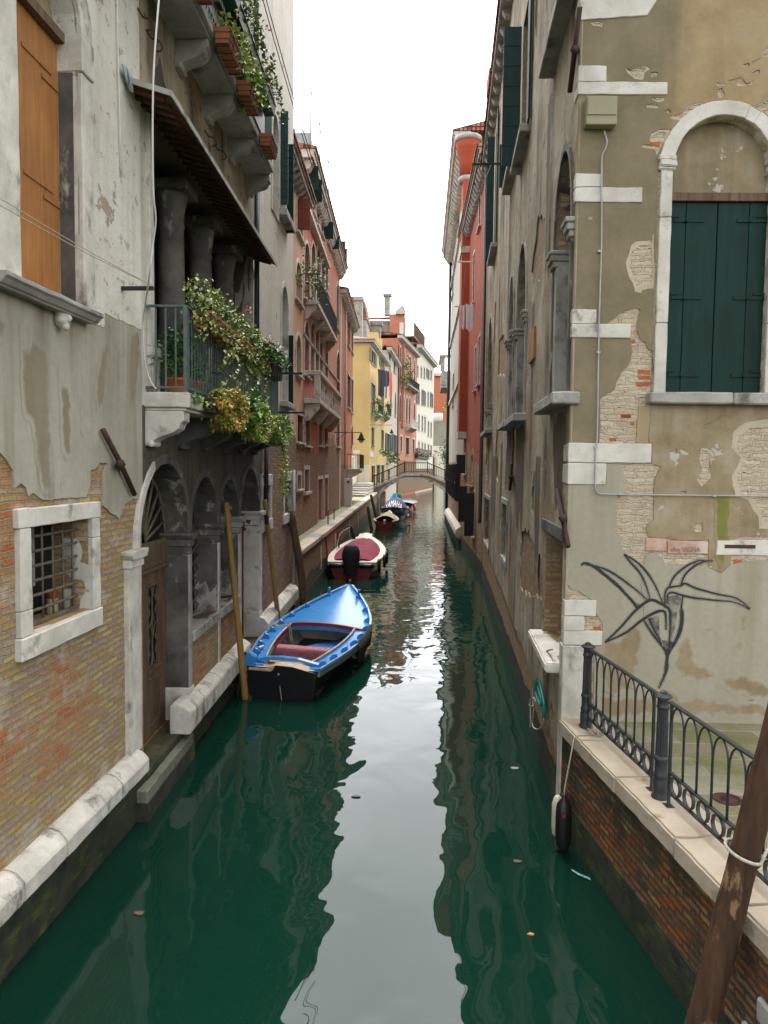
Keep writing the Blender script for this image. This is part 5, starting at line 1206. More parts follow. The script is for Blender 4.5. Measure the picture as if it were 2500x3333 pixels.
# doors and grilles in the arches
def scroll(fr, u, z, o, h, w):
    """an upright bar with pairs of curls"""
    mb = MB()
    mb.tube([fr(u, z, o), fr(u, z+h, o)], .010, 5)
    for k in range(4):
        zz = z+h*(k+.5)/4
        for s in (-1, 1):
            pts = []
            for t in range(15):
                an = t/14*3.4*PI*.62; r = w*.5*(1-t/18); pts.append(fr(u+s*(w*.5-r*math.cos(an)*.9)*.9, zz+(math.sin(an)*r*1.1-.02)*(1 if k % 2 else -1), o+.006))
            mb.tube(pts, .009, 5)
    return mb
def door(a, b, z0, zt, mat, nm, glass=True):
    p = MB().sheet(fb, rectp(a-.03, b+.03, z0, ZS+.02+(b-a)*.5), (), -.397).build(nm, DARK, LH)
    mb = MB(); mb.box(fb, a, b, zt, zt+.30, -.39, -.30); mb.box(fb, a, b, zt-.05, zt, -.39, -.27); mb.build('transom', mat, p, bev=.006)
    c = (a+b)/2
    for ua, ub_ in ((a+.01, c-.004), (c+.004, b-.01)):
        w = ub_-ua; mb = MB(); zt_ = zt-.06
        mb.box(fb, ua, ua+w*.27, z0, zt_, -.39, -.325); mb.box(fb, ub_-w*.27, ub_, z0, zt_, -.39, -.325)
        mb.box(fb, ua+w*.27, ub_-w*.27, zt_-.18, zt_, -.388, -.33); mb.box(fb, ua+w*.27, ub_-w*.27, z0+.72, z0+.95, -.388, -.33); mb.box(fb, ua+w*.27, ub_-w*.27, z0, z0+.16, -.388, -.33)
        mb.box(fb, ua+w*.27, ub_-w*.27, z0+.16, z0+.72, -.386, -.36); mb.box(fb, ua+w*.22, ub_-w*.22, z0+.78, z0+.83, -.34, -.30); mb.box(fb, ua+w*.22, ub_-w*.22, z0+.90, z0+.95, -.34, -.30); mb.box(fb, ua+w*.2, ub_-w*.2, zt_-.2, zt_-.16, -.34, -.295)
        l = mb.build('leaf', mat, p, bev=.005)
        scroll(fb, (ua+ub_)/2, z0+.96, -.36, zt_-z0-1.16, w*.36).build('iron_scroll', GRILLE, l)
    return p
dp1 = door(O[0][0], O[0][1], .46, 2.80, W_DOOR, 'carved_door')
mb = MB(); cx_ = avg(O[0][0], O[0][1]); R = (O[0][1]-O[0][0])/2-.03; zc_ = 3.14
for k in range(1, 12):
    an = PI*k/12; mb.tube([fb(cx_+.16*math.cos(an), zc_+.16*math.sin(an), -.33), fb(cx_+R*math.cos(an)*.97, zc_+R*math.sin(an)*.97, -.33)], .022, 6)
mb.tube([fb(cx_+.17*math.cos(PI*t/12), zc_+.17*math.sin(PI*t/12), -.33) for t in range(13)], .02, 6); mb.tube([fb(cx_+R*math.cos(PI*t/16), zc_+R*math.sin(PI*t/16), -.33) for t in range(17)], .02, 6)
mb.box(fb, O[0][0], O[0][1], 3.10, 3.15, -.36, -.30); mb.build('fan_grille', GRILLE, dp1)
dp4 = door(O[3][0], O[3][1], .46, 2.85, W_RED, 'red_door')
for i in (1, 2):
    a, b, z, k = O[i]
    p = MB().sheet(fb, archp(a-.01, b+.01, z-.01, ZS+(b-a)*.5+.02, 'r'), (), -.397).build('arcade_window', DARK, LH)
    mb = MB(); nn = 7
    for q in range(nn):
        z0_ = z+(ZS-z)*q/nn; z1_ = z+(ZS-z)*(q+1)/nn
        for r_ in range(3):
            ua = a+(b-a)*r_/3; ub_ = a+(b-a)*(r_+1)/3; um = (ua+ub_)/2; zm = (z0_+z1_)/2
            mb.tube([fb(um, z0_, -.33), fb(ub_, zm, -.33), fb(um, z1_, -.33), fb(ua, zm, -.33)], .013, 5, closed=True)
    mb.build('lattice', GRILLE, p)
    mb = MB(); mb.box(fb, a, b, ZS-.34, ZS-.05, -.37, -.34); mb.build('transom', W_DOOR, p)
    mb = MB(); mb.box(fb, a, b+.0, z-.16, z, -.39, .05); mb.build('sill', STG, p, bev=.012)
    mb = MB(); mb.box(fb, a, b, .7, z-.163, -.05, .006); mb.build('brick_panel', BR_L if i == 1 else BR_D, p)
STEPM = basic('green_tinged_step_stone', (.22, .22, .17), (.12, .125, .085), 3, .8, .35, 40, .006, c3=(.05, .06, .025), s3=3, t3=.6)
# plinth, steps and algae along the arcade
pz1, pzr, pz0 = .86, .76, .46
u2a, u2b = PLB.uz(598, 2290, .1)[0], O[3][0]+.0
plinth(PLB, [(u2a, u2a+.75), (u2a+.75, u2a+1.7), (u2a+1.7, u2a+2.7), (u2a+2.7, u2b)], pz0, pzr, pz1, .2)
plinth(PLB, [(O[3][1]-.03, O[3][1]+1.0), (O[3][1]+1.0, O[3][1]+2.3), (O[3][1]+2.3, O[3][1]+3.6), (O[3][1]+3.6, U1-.15)], pz0, pzr, pz1+.05, .22)
mb = MB(); mb.box(fb, O[3][1]-.03, O[3][1]+.30, .46, 1.02, -.3, .03); mb.build('pier_base', ST, LH, bev=.01)
mb = MB(); mb.box(fb, O[0][1]-.05, O[1][0]+.06, .46, .95, -.39, .03); mb.build('pier_base', ST, LH, bev=.015)
mb = MB(); mb.box(fb, -.3, O[0][1]-.22, -1, .36, -.39, .13); mb.build('step', STEPM, LH, bev=.01)
mb = MB(); mb.box(fb, O[0][0], O[0][1], .362, .452, -.395, -.22); mb.build('threshold', W_ORANGE, LH, bev=.01)
mb = MB(); mb.box(fb, O[3][0]-.02, O[3][1]-.06, -1, .34, -.39, .08); mb.build('step', STG, LH, bev=.01)
mb = MB(); mb.box(fb, 0, U1, -1.5, .40, -.3, .03); mb.box(fb, -.32, O[0][1]-.2, -1.5, .22, -.3, .145); mb.build('algae_band', ALG, LH)
mb = MB(); mb.box(fb, 0, U1, .40, .462, -.3, .028); mb.build('footing', ALG2, LH)
# --- brick bay with two small windows
bw1 = PLB.rect(*a5(1314, 430), *a5(1368, 690)); bw2 = PLB.rect(*a5(1480, 392), *a5(1532, 640))
mb = MB(); mb.sheet(fb, rectp(UBK, U1, -1, ZF), [rectp(*bw1), rectp(*bw2)], 0)
for r_ in (bw1, bw2):
    lp = rectp(*r_); mb.add([fb(*p, 0) for p in lp]+[fb(*p, -.25) for p in lp], [(i, (i+1) % 4, 4+(i+1) % 4, 4+i) for i in range(4)])
mb.build('brick_bay', BR_D, LH)
for r_ in (bw1, bw2):
    p = MB().sheet(fb, rectp(r_[0]-.02, r_[1]+.02, r_[2]-.02, r_[3]+.02), (), -.247).build('small_window', DARK, LH)
    mb = MB(); mb.box(fb, r_[0]-.24, r_[1]+.24, r_[3], r_[3]+.26, -.2, .04); mb.build('lintel', ST, p, bev=.01)
    mb = MB(); mb.box(fb, r_[0]-.24, r_[1]+.24, r_[2]-.25, r_[2], -.2, .05); mb.build('sill', ST, p, bev=.01)
    MB().box(fb, r_[0]-.2, r_[0], r_[2], r_[3], -.24, .03).build('jamb', ST, p, bev=.008); MB().box(fb, r_[1], r_[1]+.2, r_[2], r_[3], -.24, .03).build('jamb', ST, p, bev=.008)
mb = MB(); mb.tube([PLB.pt(U1-.25, .6, .08), PLB.pt(U1-.25, 4.1, .08)], .05, 8); mb.build('rain_pipe', PIPEG, LH)
mb = MB(); mb.tube([PLB.pt(UBK+.12, 2.9, .08), PLB.pt(UBK+.12, 4.7, .08)], .05, 8); mb.build('rain_pipe', PIPE, LH)
# --- upper wall
lg0, lg1 = PLB.uz(489, 700)[0], PLB.uz(812, 1000)[0]; lz0, lz1 = 5.07, 8.35
aw = PLB.rect(*a8(66, 335), *a8(148, 1850)); up_ = PLB.rect(912, 400, 930, 705); up3 = (PLB.uz(905, 300)[0]-1.9, PLB.uz(905, 300)[0]-1.1, 10.2, 12.6)
Hs = [rectp(lg0, lg1, lz0, lz1), archp(aw[0], aw[1], aw[2], aw[3], 'r'), rectp(*up_)]
ubal = [(u, u+.95, 9.98, 12.6) for u in (1.6, 3.3, 5.0)]
Hs += [archp(*r_, 'r') for r_ in ubal] + [archp(8.7, 9.5, 10.1, 12.4, 'r')]
mb = MB(); mb.sheet(fb, rectp(0, U1, ZF, HT), Hs, 0)
for lp in Hs[1:]:
    n = len(lp); mb.add([fb(*p, 0) for p in lp]+[fb(*p, -.25) for p in lp], [(i, (i+1) % n, n+(i+1) % n, n+i) for i in range(n)])
mb.build('upper_wall', P_PALE, LH)
for lp in Hs[3:]:
    b_ = bb(lp); p = MB().sheet(fb, [(x+.0, y) for x, y in lp], (), -.247).build('upper_window', GLASS, LH)
    mb = MB(); mb.ring(fb, archp(b_[0], b_[1], b_[2], b_[3], 'r', .12), archp(*b_, 'r'), -.2, .03); mb.build('frame', ST, p, bev=.008)
# loggia: a dark room behind columns
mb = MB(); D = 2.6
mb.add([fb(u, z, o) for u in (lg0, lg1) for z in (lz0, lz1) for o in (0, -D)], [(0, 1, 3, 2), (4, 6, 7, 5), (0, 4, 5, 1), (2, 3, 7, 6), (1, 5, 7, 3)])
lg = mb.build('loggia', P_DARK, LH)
mb = MB()
for k in range(3): a = lg0+(lg1-lg0)*(k+.15)/3; mb.box(fb, a, a+(lg1-lg0)*.22, lz0, lz1-.5, -D, -D+.06)
mb.build('inner_door', W_DOOR, lg)
mb = MB(); mb.box(fb, lg0+.02, lg0+.10, lz0, lz1, -.5, -.3); mb.box(fb, lg0+.11, lg0+.2, lz0, lz1, -.52, -.45); mb.build('door_frame', W_DOOR, lg)
for x in (557, 652, 727, 785):
    u = PLB.uz(x, 900, -.28)[0]; c = fb(u, lz0, -.28); r = .2
    mb = MB(); mb.lathe((c.x, c.y, lz0), [(r*1.45, 0), (r*1.45, .12), (r*1.25, .16), (r*1.35, .22), (r*1.1, .28), (r*1.0, .34), (r*.98, 1.4), (r*.9, 2.5), (r*1.0, 2.53), (r*.9, 2.58), (r*.95, 2.7), (r*1.15, 2.92), (r*1.2, 2.98)], 20)
    mb.box(fb, u-.32, u+.32, lz0+2.98, lz0+3.1, -.6, .02); mb.build('column', STD, lg)
mb = MB(); mb.box(fb, lg0-.14, lg0, lz0+.55, lz1, -.3, .045); mb.build('jamb', ST, lg, bev=.01)
mb = MB(); mb.box(fb, lg0-.16, lg0+.16, lz0+.42, lz0+.546, -.28, .09); mb.box(fb, lg0-.15, lg0+.13, lz0, lz0+.416, -.28, .07); mb.build('jamb_base', ST, lg, bev=.02, bseg=2)
mb = MB(); mb.box(fb, lg1, lg1+.16, lz0, lz1, -.3, .045); mb.build('jamb', STG, lg, bev=.01)
# canopy over the loggia
cu0, cu1 = PLB.uz(549, 331, .47)[0], PLB.uz(895, 874, .47)[0]; cz = 8.24
mb = MB(); g = lambda a, b, c: PLB.pt(c, b, a)
mb.prism(g, [(-.0, cz+.17), (.48, cz+.02), (.48, cz), (-.0, cz+.13)], cu0, cu1); cn = mb.build('canopy', W_BEAM, LH)
mb = MB(); mb.prism(g, [(0, cz+.175), (.485, cz+.025), (.50, cz+.022), (.50, cz-.035), (.515, cz-.035), (.515, cz+.03), (0, cz+.19)], cu0-.02, cu1+.02); mb.prism(lambda a, b, c: PLB.pt(c, b, a), [(0, cz+.12), (.5, cz-.03), (.5, cz+.03), (0, cz+.185)], cu0-.035, cu0-.022); mb.build('lead_edge', STG, cn)
mb = MB()
for k in range(34): u = cu0+.1+(cu1-cu0-.2)*k/33; mb.prism(g, [(.0, cz+.125), (.40, cz+.012), (.40, cz-.02), (.0, cz+.09)], u-.03, u+.03)
mb.build('rafters', W_BEAM, cn)
e = [PLB.w(*a2(110, 510), .03), PLB.w(*a2(170, 720), .03), PLB.w(*a2(200, 740), .1), PLB.w(*a2(190, 600), .02), PLB.w(*a2(150, 540), .02)]
mb = MB(); mb.add([p + Vector((q, 0, 0)) for q in (0, .01) for p in e], [(0, 1, 2, 3, 4), (5, 6, 7, 8, 9)] + [(i, (i+1) % 5, 5+(i+1) % 5, 5+i) for i in range(5)]); mb.build('bent_flashing', LEAD, cn)
mb = MB(); mb.sheet(fb, ragged([(lg0+.1, cz+.2), (lg0+.75, cz+.2), (lg0+.7, cz+.7), (lg0+.4, cz+1.0), (lg0+.15, cz+.7)], .05, .05, 3, 5), (), .003, .003); mb.build('old_vent_patch', P_DARK, LH)
# balconies
def bracket(u, w, zt, h, p, mat, parent):
    pr = [(-.02, zt), (p, zt), (p, zt-h*.28), (p*.92, zt-h*.34), (p*.86, zt-h*.5), (p*.7, zt-h*.62), (p*.42, zt-h*.72), (p*.22, zt-h*.84), (p*.16, zt-h*.97), (p*.06, zt-h), (-.02, zt-h*.96)]
    mb = MB(); mb.prism(lambda a, b, c: PLB.pt(c, b, a), pr, u-w/2, u+w/2); mb.tube([PLB.pt(u-w/2-.02, zt-h*.93, p*.14), PLB.pt(u+w/2+.02, zt-h*.93, p*.14)], h*.09, 10)
    return mb.build('bracket', mat, parent, bev=.008)
def railing(u0, u1, z0, z1, o, mat, parent, step=.125, side0=True, r=.009, topw=.025):
    mb = MB(); n = int((u1-u0)/step)
    for k in range(n+1): u = u0+(u1-u0)*k/n; mb.box(fb, u-r, u+r, z0, z1, o-r, o+r)
    for z in (z0+.06, z1): mb.box(fb, u0-.02, u1+.02, z-.012, z+.012, o-topw, o+topw)
    for u in (u0, u1): mb.box(fb, u-.022, u+.022, z0-.02, z1+.01, o-.022, o+.022)
    for u in ([u0] if side0 else []) + [u1]:
        for k in range(1, 4): mb.box(fb, u-r, u+r, z0, z1, o*k/4-r, o*k/4+r)
        for z in (z0+.06, z1): mb.box(fb, u-topw, u+topw, z-.012, z+.012, 0, o)
    return mb.build('railing', mat, parent)
bu0, bu1 = .12, PLB.uz(906, 1317, .5)[0]
mb = MB(); mb.box(fb, bu0-.03, bu1+.03, 4.88, 5.06, -.05, .53); mb.box(fb, bu0, bu1, 4.84, 4.876, -.05, .49); bal = mb.build('balcony', ST, LH, bev=.01)
for k in range(6): bracket(bu0+.12+k*(bu1-bu0-.3)/5, .26, 4.838, .42, .46, ST if k == 0 else STD, bal)
railing(bu0+.03, bu1-.03, 5.06, 6.08, .48, GRAIL, bal)
mb = MB()
for (x, y) in ((1150, 830), (1480, 1110)):
    pass
vb0, vb1 = -1.6, PLB.uz(887, 598, .5)[0]
mb = MB(); mb.box(fb, vb0, vb1, 9.86, 9.97, -.05, .52); mb.box(fb, vb0, vb1-.02, 9.82, 9.857, -.05, .46); bal2 = mb.build('upper_balcony', STG, LH, bev=.01)
for x, y in ((402, 50), (578, 244), (671, 411), (745, 545), (806, 659)): bracket(PLB.uz(x, y)[0], .24, 9.818, .36, .44, STG, bal2)
railing(vb0, vb1-.05, 9.97, 10.95, .47, GRAIL, bal2, step=.11, side0=False)
mb = MB(); mb.box(fb, 0, bu1, 8.52, 9.8, -.01, .002); mb.build('stained_band', P_SIDE, LH)
for i, (x, y) in enumerate(((300, 1010), (335, 1160), (760, 1120), (845, 1230))):
    x0_, y0_ = ((a2(240, 150)), (a2(310, 320)), a2(775, 1100), a2(855, 1210))[i]; q = PLB.uz(x0_, y0_)
    mb = MB(); mb.tube([fb(q[0]+.0, q[1]+.12, 0), fb(q[0], q[1]+.02, .06)] + [fb(q[0], q[1]-.06+.07*math.cos(t*.5), .12-.07*math.cos(t*.5+1.2)) for t in range(8)], .012, 6); mb.build('iron_hook', RUST, LH)
# far windows of the upper wall with green leaves
p = MB().sheet(fb, archp(*aw, 'r', .02), (), -.247).build('tall_window', DARK, LH)
mb = MB(); mb.ring(fb, archp(*aw, 'r', .13), archp(*aw, 'r'), -.2, .02); mb.build('frame', ST, p, bev=.01)
w2 = (aw[1]-aw[0])*.5; zt_ = aw[3]-w2*2.2
mb = MB(); boards(mb, fb, aw[0]+.02, aw[1]-.02, aw[2], zt_, -.2, -.15, 4); mb.build('shutter', W_GREEN, p)
mb = MB(); boards(mb, lambda a, z, c: PLB.pt(aw[1]+.05+c, z, a), .02, tipout(PLB, aw[1]+.05, 7.3, 955), aw[2], zt_, -.03, .03, 12, True); mb.build('shutter', W_GREEN, p)
mb = MB(); mb.box(fb, aw[0]-.25, aw[1]+.25, aw[2]-.16, aw[2]-.01, -.1, .2); mb.build('sill', STG, p, bev=.015)
p = MB().sheet(fb, rectp(up_[0], up_[1], up_[2], up_[3]), (), -.247).build('upper_window', DARK, LH)
sx_ = PLB.uz(925, 500)[0]
mb = MB(); boards(mb, lambda a, z, c: PLB.pt(up_[0]-.1+c, z, a), .03, tipout(PLB, up_[0]-.1, 11.5, 938), up_[2]+.1, up_[3]+.05, -.03, .03, 12, True, gap=.02); mb.build('shutter', W_GREEN2, p)
mb = MB(); boards(mb, lambda a, z, c: PLB.pt(up_[1]+.05+c, z, a), .03, tipout(PLB, up_[1]+.05, 11.5, 956), up_[2]-.25, up_[3]-.3, -.03, .03, 12, True, gap=.02); mb.build('shutter', W_GREEN, p)
mb = MB(); mb.box(fb, up_[0]-.3, up_[1]+.3, up_[2]-.2, up_[2]-.03, -.1, .22); mb.build('sill', STG, p, bev=.01)
# down pipe beside the loggia
ud = PLB.uz(836, 1000, .1)[0]
mb = MB(); mb.tube([fb(ud, 5.1, .1), fb(ud, 8.1, .1), fb(ud, 9.75, .1)], .055, 8); mb.tube([fb(ud, 10.0, .08), fb(ud, HT-.2, .08)], .055, 8); mb.build('down_pipe', PIPE, LH)
# loose white cable that hangs from the roof to the balcony floor
pts = [(522, -60, .75), (505, 150, .72), (498, 300, .70), (497, 500, .66), (500, 640, .64), (507, 715, .62), (497, 800, .56), (486, 900, .5), (474, 985, .2), (467, 1040, .08), (466, 1100, .06), (472, 1180, .06), (490, 1240, .12), (508, 1265, .3)]
P3 = smoothline([tuple(PLB.w(x, y, o)) for x, y, o in pts], 4)
solo('hanging_cable', MB().tube(P3, .009, 6), CABLE, 'white cable hanging loose past the canopy down to the lower balcony', 'cable')
pts = [(382, -40), (384, 150), (388, 300), (392, 450), (397, 575)]
solo('wall_cable', MB().tube([tuple(PLA.w(x, y, .03)) for x, y in pts], .008, 6), CABLE, 'thin white cable end running straight down the white wall beside the canopy', 'cable')
mb = MB(); a_ = PLB.pt(1.5, 13.2, .35); b_ = PLB.pt(U1, 11.3, .9)
for k in (0, .06): mb.tube([a_ + (b_-a_)*t + Vector((k, 0, -.25*math.sin(PI*t))) for t in [i/10 for i in range(11)]], .009, 5)
solo('overhead_wires', mb, IRONB, 'pair of dark wires slanting along the upper white wall above the flower boxes', 'wire')

# ------------------------------------------------------------------ left quay with its walk
PFQ = Plane((-3.55, U1*.9996+8.6), (-4.35, 73.5), 1)
PD = Plane((-4.22, 20.5), (-4.22-.028*10, 30.5), 1)
LQ = PFQ.len
lq = thing('canal_side_wall', 'long orange brick wall with mossy foot carrying the stone paved walk on the left', 'quay wall', PFQ.pt(LQ/2, 0))
mb = MB(); mb.box(PFQ.fr(), 0, LQ, .62, FZ-.16, -.35, 0); mb.build('brick_face', BR_F, lq)
mb = MB(); mb.sheet(PFQ.fr(), [(0, -1), (LQ, -1), (LQ, .7)] + [(LQ*(1-i/150), .68+.16*mnoise.noise(Vector((LQ*(1-i/150)*.7, 2, 5)))) for i in range(1, 150)] + [(0, .7)], (), .012); mb.build('mossy_foot', ALG2, lq)
mb = MB(); mb.box(PFQ.fr(), 0, LQ, -1, .25, -.1, .02); mb.build('algae_band', ALG, lq)
u = 0; k = 0
while u < LQ-.3:
    L = 1.5+.7*((k*37) % 5)/5; e = min(u+L, LQ)
    mb = MB(); mb.box(PFQ.fr(), u+.006, e-.006, FZ-.16, FZ+.003*(k % 2), -.42, .06); mb.build('coping_stone', COPE if k % 3 else STG, lq, bev=.015); u = e; k += 1
for i, uu in enumerate((6.2, 11.5, 19.0, 26.0)):
    mb = MB(); mb.box(PFQ.fr(), uu, uu+.22, .4, 1.25, -.1, .02); mb.build('drain_stone', STC, lq, bev=.01)
mb = MB(); pts = [(PFQ.pt(0, 0, -.3).x, PFQ.pt(0, 0).y), (PFQ.pt(LQ, 0, -.3).x, PFQ.pt(LQ, 0).y), (-7.5, 73.5), (-7.5, PFQ.pt(0, 0).y)]
mb.prism(None, pts, FZ-.6, FZ-.02); structure('path', mb, PAVE)
mb = MB(); uu = PFQ.uz(1090, 1700)[0]
for q in (uu, uu+2.6): mb.tube([PFQ.pt(q, FZ, -.3), PFQ.pt(q, FZ+.55, -.3)], .025, 6)
mb.tube([PFQ.pt(uu, FZ+.55, -.3), PFQ.pt(uu+2.6, FZ+.55, -.3)], .025, 6)
solo('low_railing', mb, IRONB, 'low black tubular rail standing on the stone edge of the left walk', 'railing')

# ------------------------------------------------------------------ houses along the left walk
uC0, uC1, uD1, uE1 = .3, PD.uz(987, 1000)[0], PD.uz(1106, 1000)[0], PD.uz(1150, 1000)[0]
def R_(pl, xl, yt, xr, yb): return pl.rect(xl, yt, xr, yb)
def ground(h, u0, u1, z1, mat, seed, holes=()):
    top = openrag([(u1, z1), (u0+(u1-u0)*.6, z1+.5), (u0+(u1-u0)*.3, z1-.3), (u0, z1)], .25, .25, seed, 1.2)
    mb = MB(); mb.sheet(h.pl.fr(), dedupe([(u0, FZ-.1), (u1, FZ-.1)] + top), list(holes), .012, .01); return h.part('worn_brick_base', mb, mat)
# peach house
hc = House('peach_house', 'narrow peach house with red brown shutters standing next to the tall grey corner', 'house', PD, uC0, uC1, FZ-.4, 13.6, P_PEACH, 6)
hc.win(*R_(PD, 962, 855, 981, 985), arch='r', fw=.14, back=None)
hc.win(*R_(PD, 963, 1092, 979, 1222), arch='r', fw=.13, sh='closed', shm=W_PLUM)
r = R_(PD, 966, 1352, 986, 1440); hc.win(*r, fw=.1, sh='closed', shm=W_PLUM)
hc.win(*R_(PD, 966, 668, 984, 772), fw=.12, sh='perpnear', shm=W_BROWN); 
g1, g2 = R_(PD, 966, 1547, 979, 1592), R_(PD, 990, 1526, 1006, 1600)
hc.win(*g1, fw=.14, backm=DARK, mull=False); hc.finish()
ground(hc, uC0, uC1, 4.7, BR_D, 3, [rectp(g1[0]-.2, g1[1]+.2, g1[2]-.2, g1[3]+.2)])
eave(hc, uC0, uC1, 13.6, .35, .14, .5, STG, True, .5, 2.0)
# pink palace
hd = House('pink_palace', 'tall pink palace with arched white windows, an iron balcony and a stone balcony', 'house', PD, uC1, uD1, FZ-.4, 15.4, P_PINK, 7)
n4 = [(990, 1008), (1012, 1026), (1030, 1042), (1046, 1056)]
for xl, xr in n4: hd.win(*R_(PD, xl, 792, xr, 985), arch='r', fw=.12, backm=GLASS)
hd.win(*R_(PD, 1059, 862, 1068, 958), arch='r', fw=.13); hd.win(*R_(PD, 1094, 922, 1103, 1072), arch='r', fw=.13)
for xl, xr in ((990, 1006), (1010, 1023), (1026, 1037), (1040, 1050)): hd.win(*R_(PD, xl, 1048, xr, 1225), arch='r', fw=.12, backm=DARK, sh='closed' if xl == 1010 else None, shm=W_GREEN2)
hd.win(*R_(PD, 1057, 1108, 1067, 1235), arch='r', fw=.13, sh='closed', shm=W_GREEN); hd.win(*R_(PD, 1095, 1145, 1105, 1292), arch='r', fw=.13, sh='closed', shm=W_GREY)
for x0, x1, y0, y1, sh in ((996, 1010, 560, 640, 'perp'), (1016, 1026, 625, 700, 'closed'), (1030, 1039, 665, 742, 'closed'), (1044, 1052, 708, 768, 'perpfar'), (1066, 1074, 745, 800, 'perpfar'), (1097, 1104, 795, 850, 'perp')):
    hd.win(*R_(PD, x0, y0, x1, y1), fw=.1, sh=sh, shm=W_GREEN)
gd = []
for x0, y0, x1, y1 in ((1034, 1560, 1049, 1705), (1056, 1556, 1066, 1697), (1090, 1552, 1102, 1672), (990, 1528, 1005, 1600)):
    r_ = R_(PD, x0, y0, x1, y1); r_ = (r_[0], r_[1], max(r_[2], FZ+.02), r_[3])
    if r_[1] < uD1-.1: gd.append(r_); hd.win(*r_, fw=.16, backm=DARK, mull=False, sill=0 if r_[2] < FZ+.3 else .1, name='doorway' if r_[2] < FZ+.3 else 'window')
for x0, y0, x1, y1 in ((1055, 1372, 1066, 1448), (1037, 1360, 1048, 1450), (993, 1352, 1008, 1450), (1096, 1380, 1108, 1455)):
    r_ = R_(PD, x0, y0, x1, y1); hd.win(*r_, fw=.14, backm=DARK, sh='closed' if x0 > 1090 else None, shm=W_GREEN)
hd.finish()
ground(hd, uC1, uD1, 5.1, BR_D, 8, [rectp(r_[0]-.17, r_[1]+.17, max(FZ-.1, r_[2]-.2), r_[3]+.17) for r_ in gd])
eave(hd, uC1, uD1, 15.4, .36, .2, .42, ST, True, .9, 4, .3)
mb = MB(); fd = PD.fr(); sz = 12.9
mb.box(fd, uC1, uC1+(uD1-uC1)*.5, 13.55, 13.72, -.02, .22); hd.part('string_course', mb, ST)
mb = MB(); mb.box(fd, uC1, uD1, 9.02, 9.12, -.02, .06); hd.part('string_course', mb, STG)
def iron_balcony(h, u0, u1, z, out, hgt, mat, slab=ST, name='iron_balcony', br=3):
    fr = h.pl.fr(); mb = MB(); mb.box(fr, u0, u1, z-.14, z, -.05, out); s_ = h.part(name, mb, slab, bev=.01)
    mb = MB(); n = int((u1-u0)/.16)
    for k in range(n+1): u = u0+.03+(u1-u0-.06)*k/n; mb.box(fr, u-.011, u+.011, z, z+hgt, out-.05, out-.028)
    for u in (u0+.03, u1-.03):
        for k in range(4): mb.box(fr, u-.011, u+.011, z, z+hgt, out*k/4, out*k/4+.022)
        mb.box(fr, u-.02, u+.02, z+hgt-.03, z+hgt+.01, 0, out)
    mb.box(fr, u0, u1, z+hgt-.03, z+hgt+.012, out-.06, out-.015); mb.box(fr, u0, u1, z+.08, z+.1, out-.05, out-.03); mb.build('balcony_rail', mat, s_)
    for k in range(br):
        u = u0+.2+(u1-u0-.4)*k/max(1, br-1); mb = MB(); mb.prism(lambda a, b, c, u=u: h.pl.pt(u+c, b, a), [(0, z-.145), (out*.85, z-.145), (out*.8, z-.3), (out*.5, z-.42), (out*.2, z-.62), (0, z-.65)], -.09, .09); mb.build('bracket', ST, s_)
    return s_
r4 = R_(PD, 991, 912, 1080, 1050); zb_ = PD.uz(1000, 992)[1]
iron_balcony(hd, PD.uz(992, 1000)[0], PD.uz(1066, 1000)[0], zb_, .5, 1.0, IRONB, br=4)
zb2 = PD.uz(992, 1288)[1]-.1
u0_, u1_ = PD.uz(990, 1250)[0], PD.uz(1072, 1250)[0]
mb = MB(); mb.box(fd, u0_, u1_, zb2-.2, zb2, -.05, .6); sb = hd.part('stone_balcony', mb, ST, bev=.02)
mb = MB(); mb.box(fd, u0_-.05, u1_+.05, zb2+.86, zb2+1.02, .38, .66); mb.box(fd, u0_-.05, u0_+.25, zb2+.86, zb2+1.02, 0, .38); mb.box(fd, u1_-.25, u1_+.05, zb2+.86, zb2+1.02, 0, .38); mb.build('balcony_coping', ST, sb, bev=.02)
mb = MB()
for u in (u0_+.12, (u0_+u1_)/2, u1_-.12): MB().box(fd, u-.14, u+.14, zb2, zb2+.86, .38, .6).build('balcony_pier', ST, sb)
n = 12
mb = MB()
for k in range(n):
    u = u0_+.4+(u1_-u0_-.8)*k/(n-1); c = fd(u, zb2, .5); MB().lathe((c.x, c.y, zb2), [(.09, 0), (.06, .08), (.10, .28), (.05, .45), (.10, .6), (.06, .78), (.09, .86)], 8).build('baluster', ST, sb)
for k in range(4):
    u = u0_+.3+(u1_-u0_-.6)*k/3; mb = MB(); mb.prism(lambda a, b, c, u=u: PD.pt(u+c, b, a), [(0, zb2-.205), (.56, zb2-.205), (.54, zb2-.4), (.45, zb2-.5), (.2, zb2-.8), (0, zb2-.85)], -.12, .12); mb.build('bracket', ST, sb)
# roof terrace on the pink palace
ta = thing('roof_terrace', 'grey panelled roof terrace with thin posts on top of the pink palace', 'roof terrace', PD.pt(uC1+4, 16.0, -3))
q = [AtY(x, y, 33) for x, y in ((1022, 528), (1066, 520))]
mb = MB(); mb.box(fd, uC1+3.2, uC1+10.5, 15.7, 16.3, -3.4, -.15); mb.build('terrace_base', STG, ta)
mb = MB(); mb.box(fd, uC1+3.0, uC1+10.6, 16.31, 17.6, -.22, -.16); mb.box(fd, uC1+3.0, uC1+3.06, 16.31, 17.6, -3.4, -.225); mb.build('panel', PIPE if False else LEAD, ta)
for uu, oo, hh in ((3.0, -.19, 20.2), (6.4, -.19, 20.0), (10.5, -.19, 20.0), (3.0, -3.3, 19.6)):
    mb = MB(); mb.tube([fd(uC1+uu, 16.3, oo+.06), fd(uC1+uu, hh, oo+.06)], .035, 6); mb.build('post', PIPEG, ta)
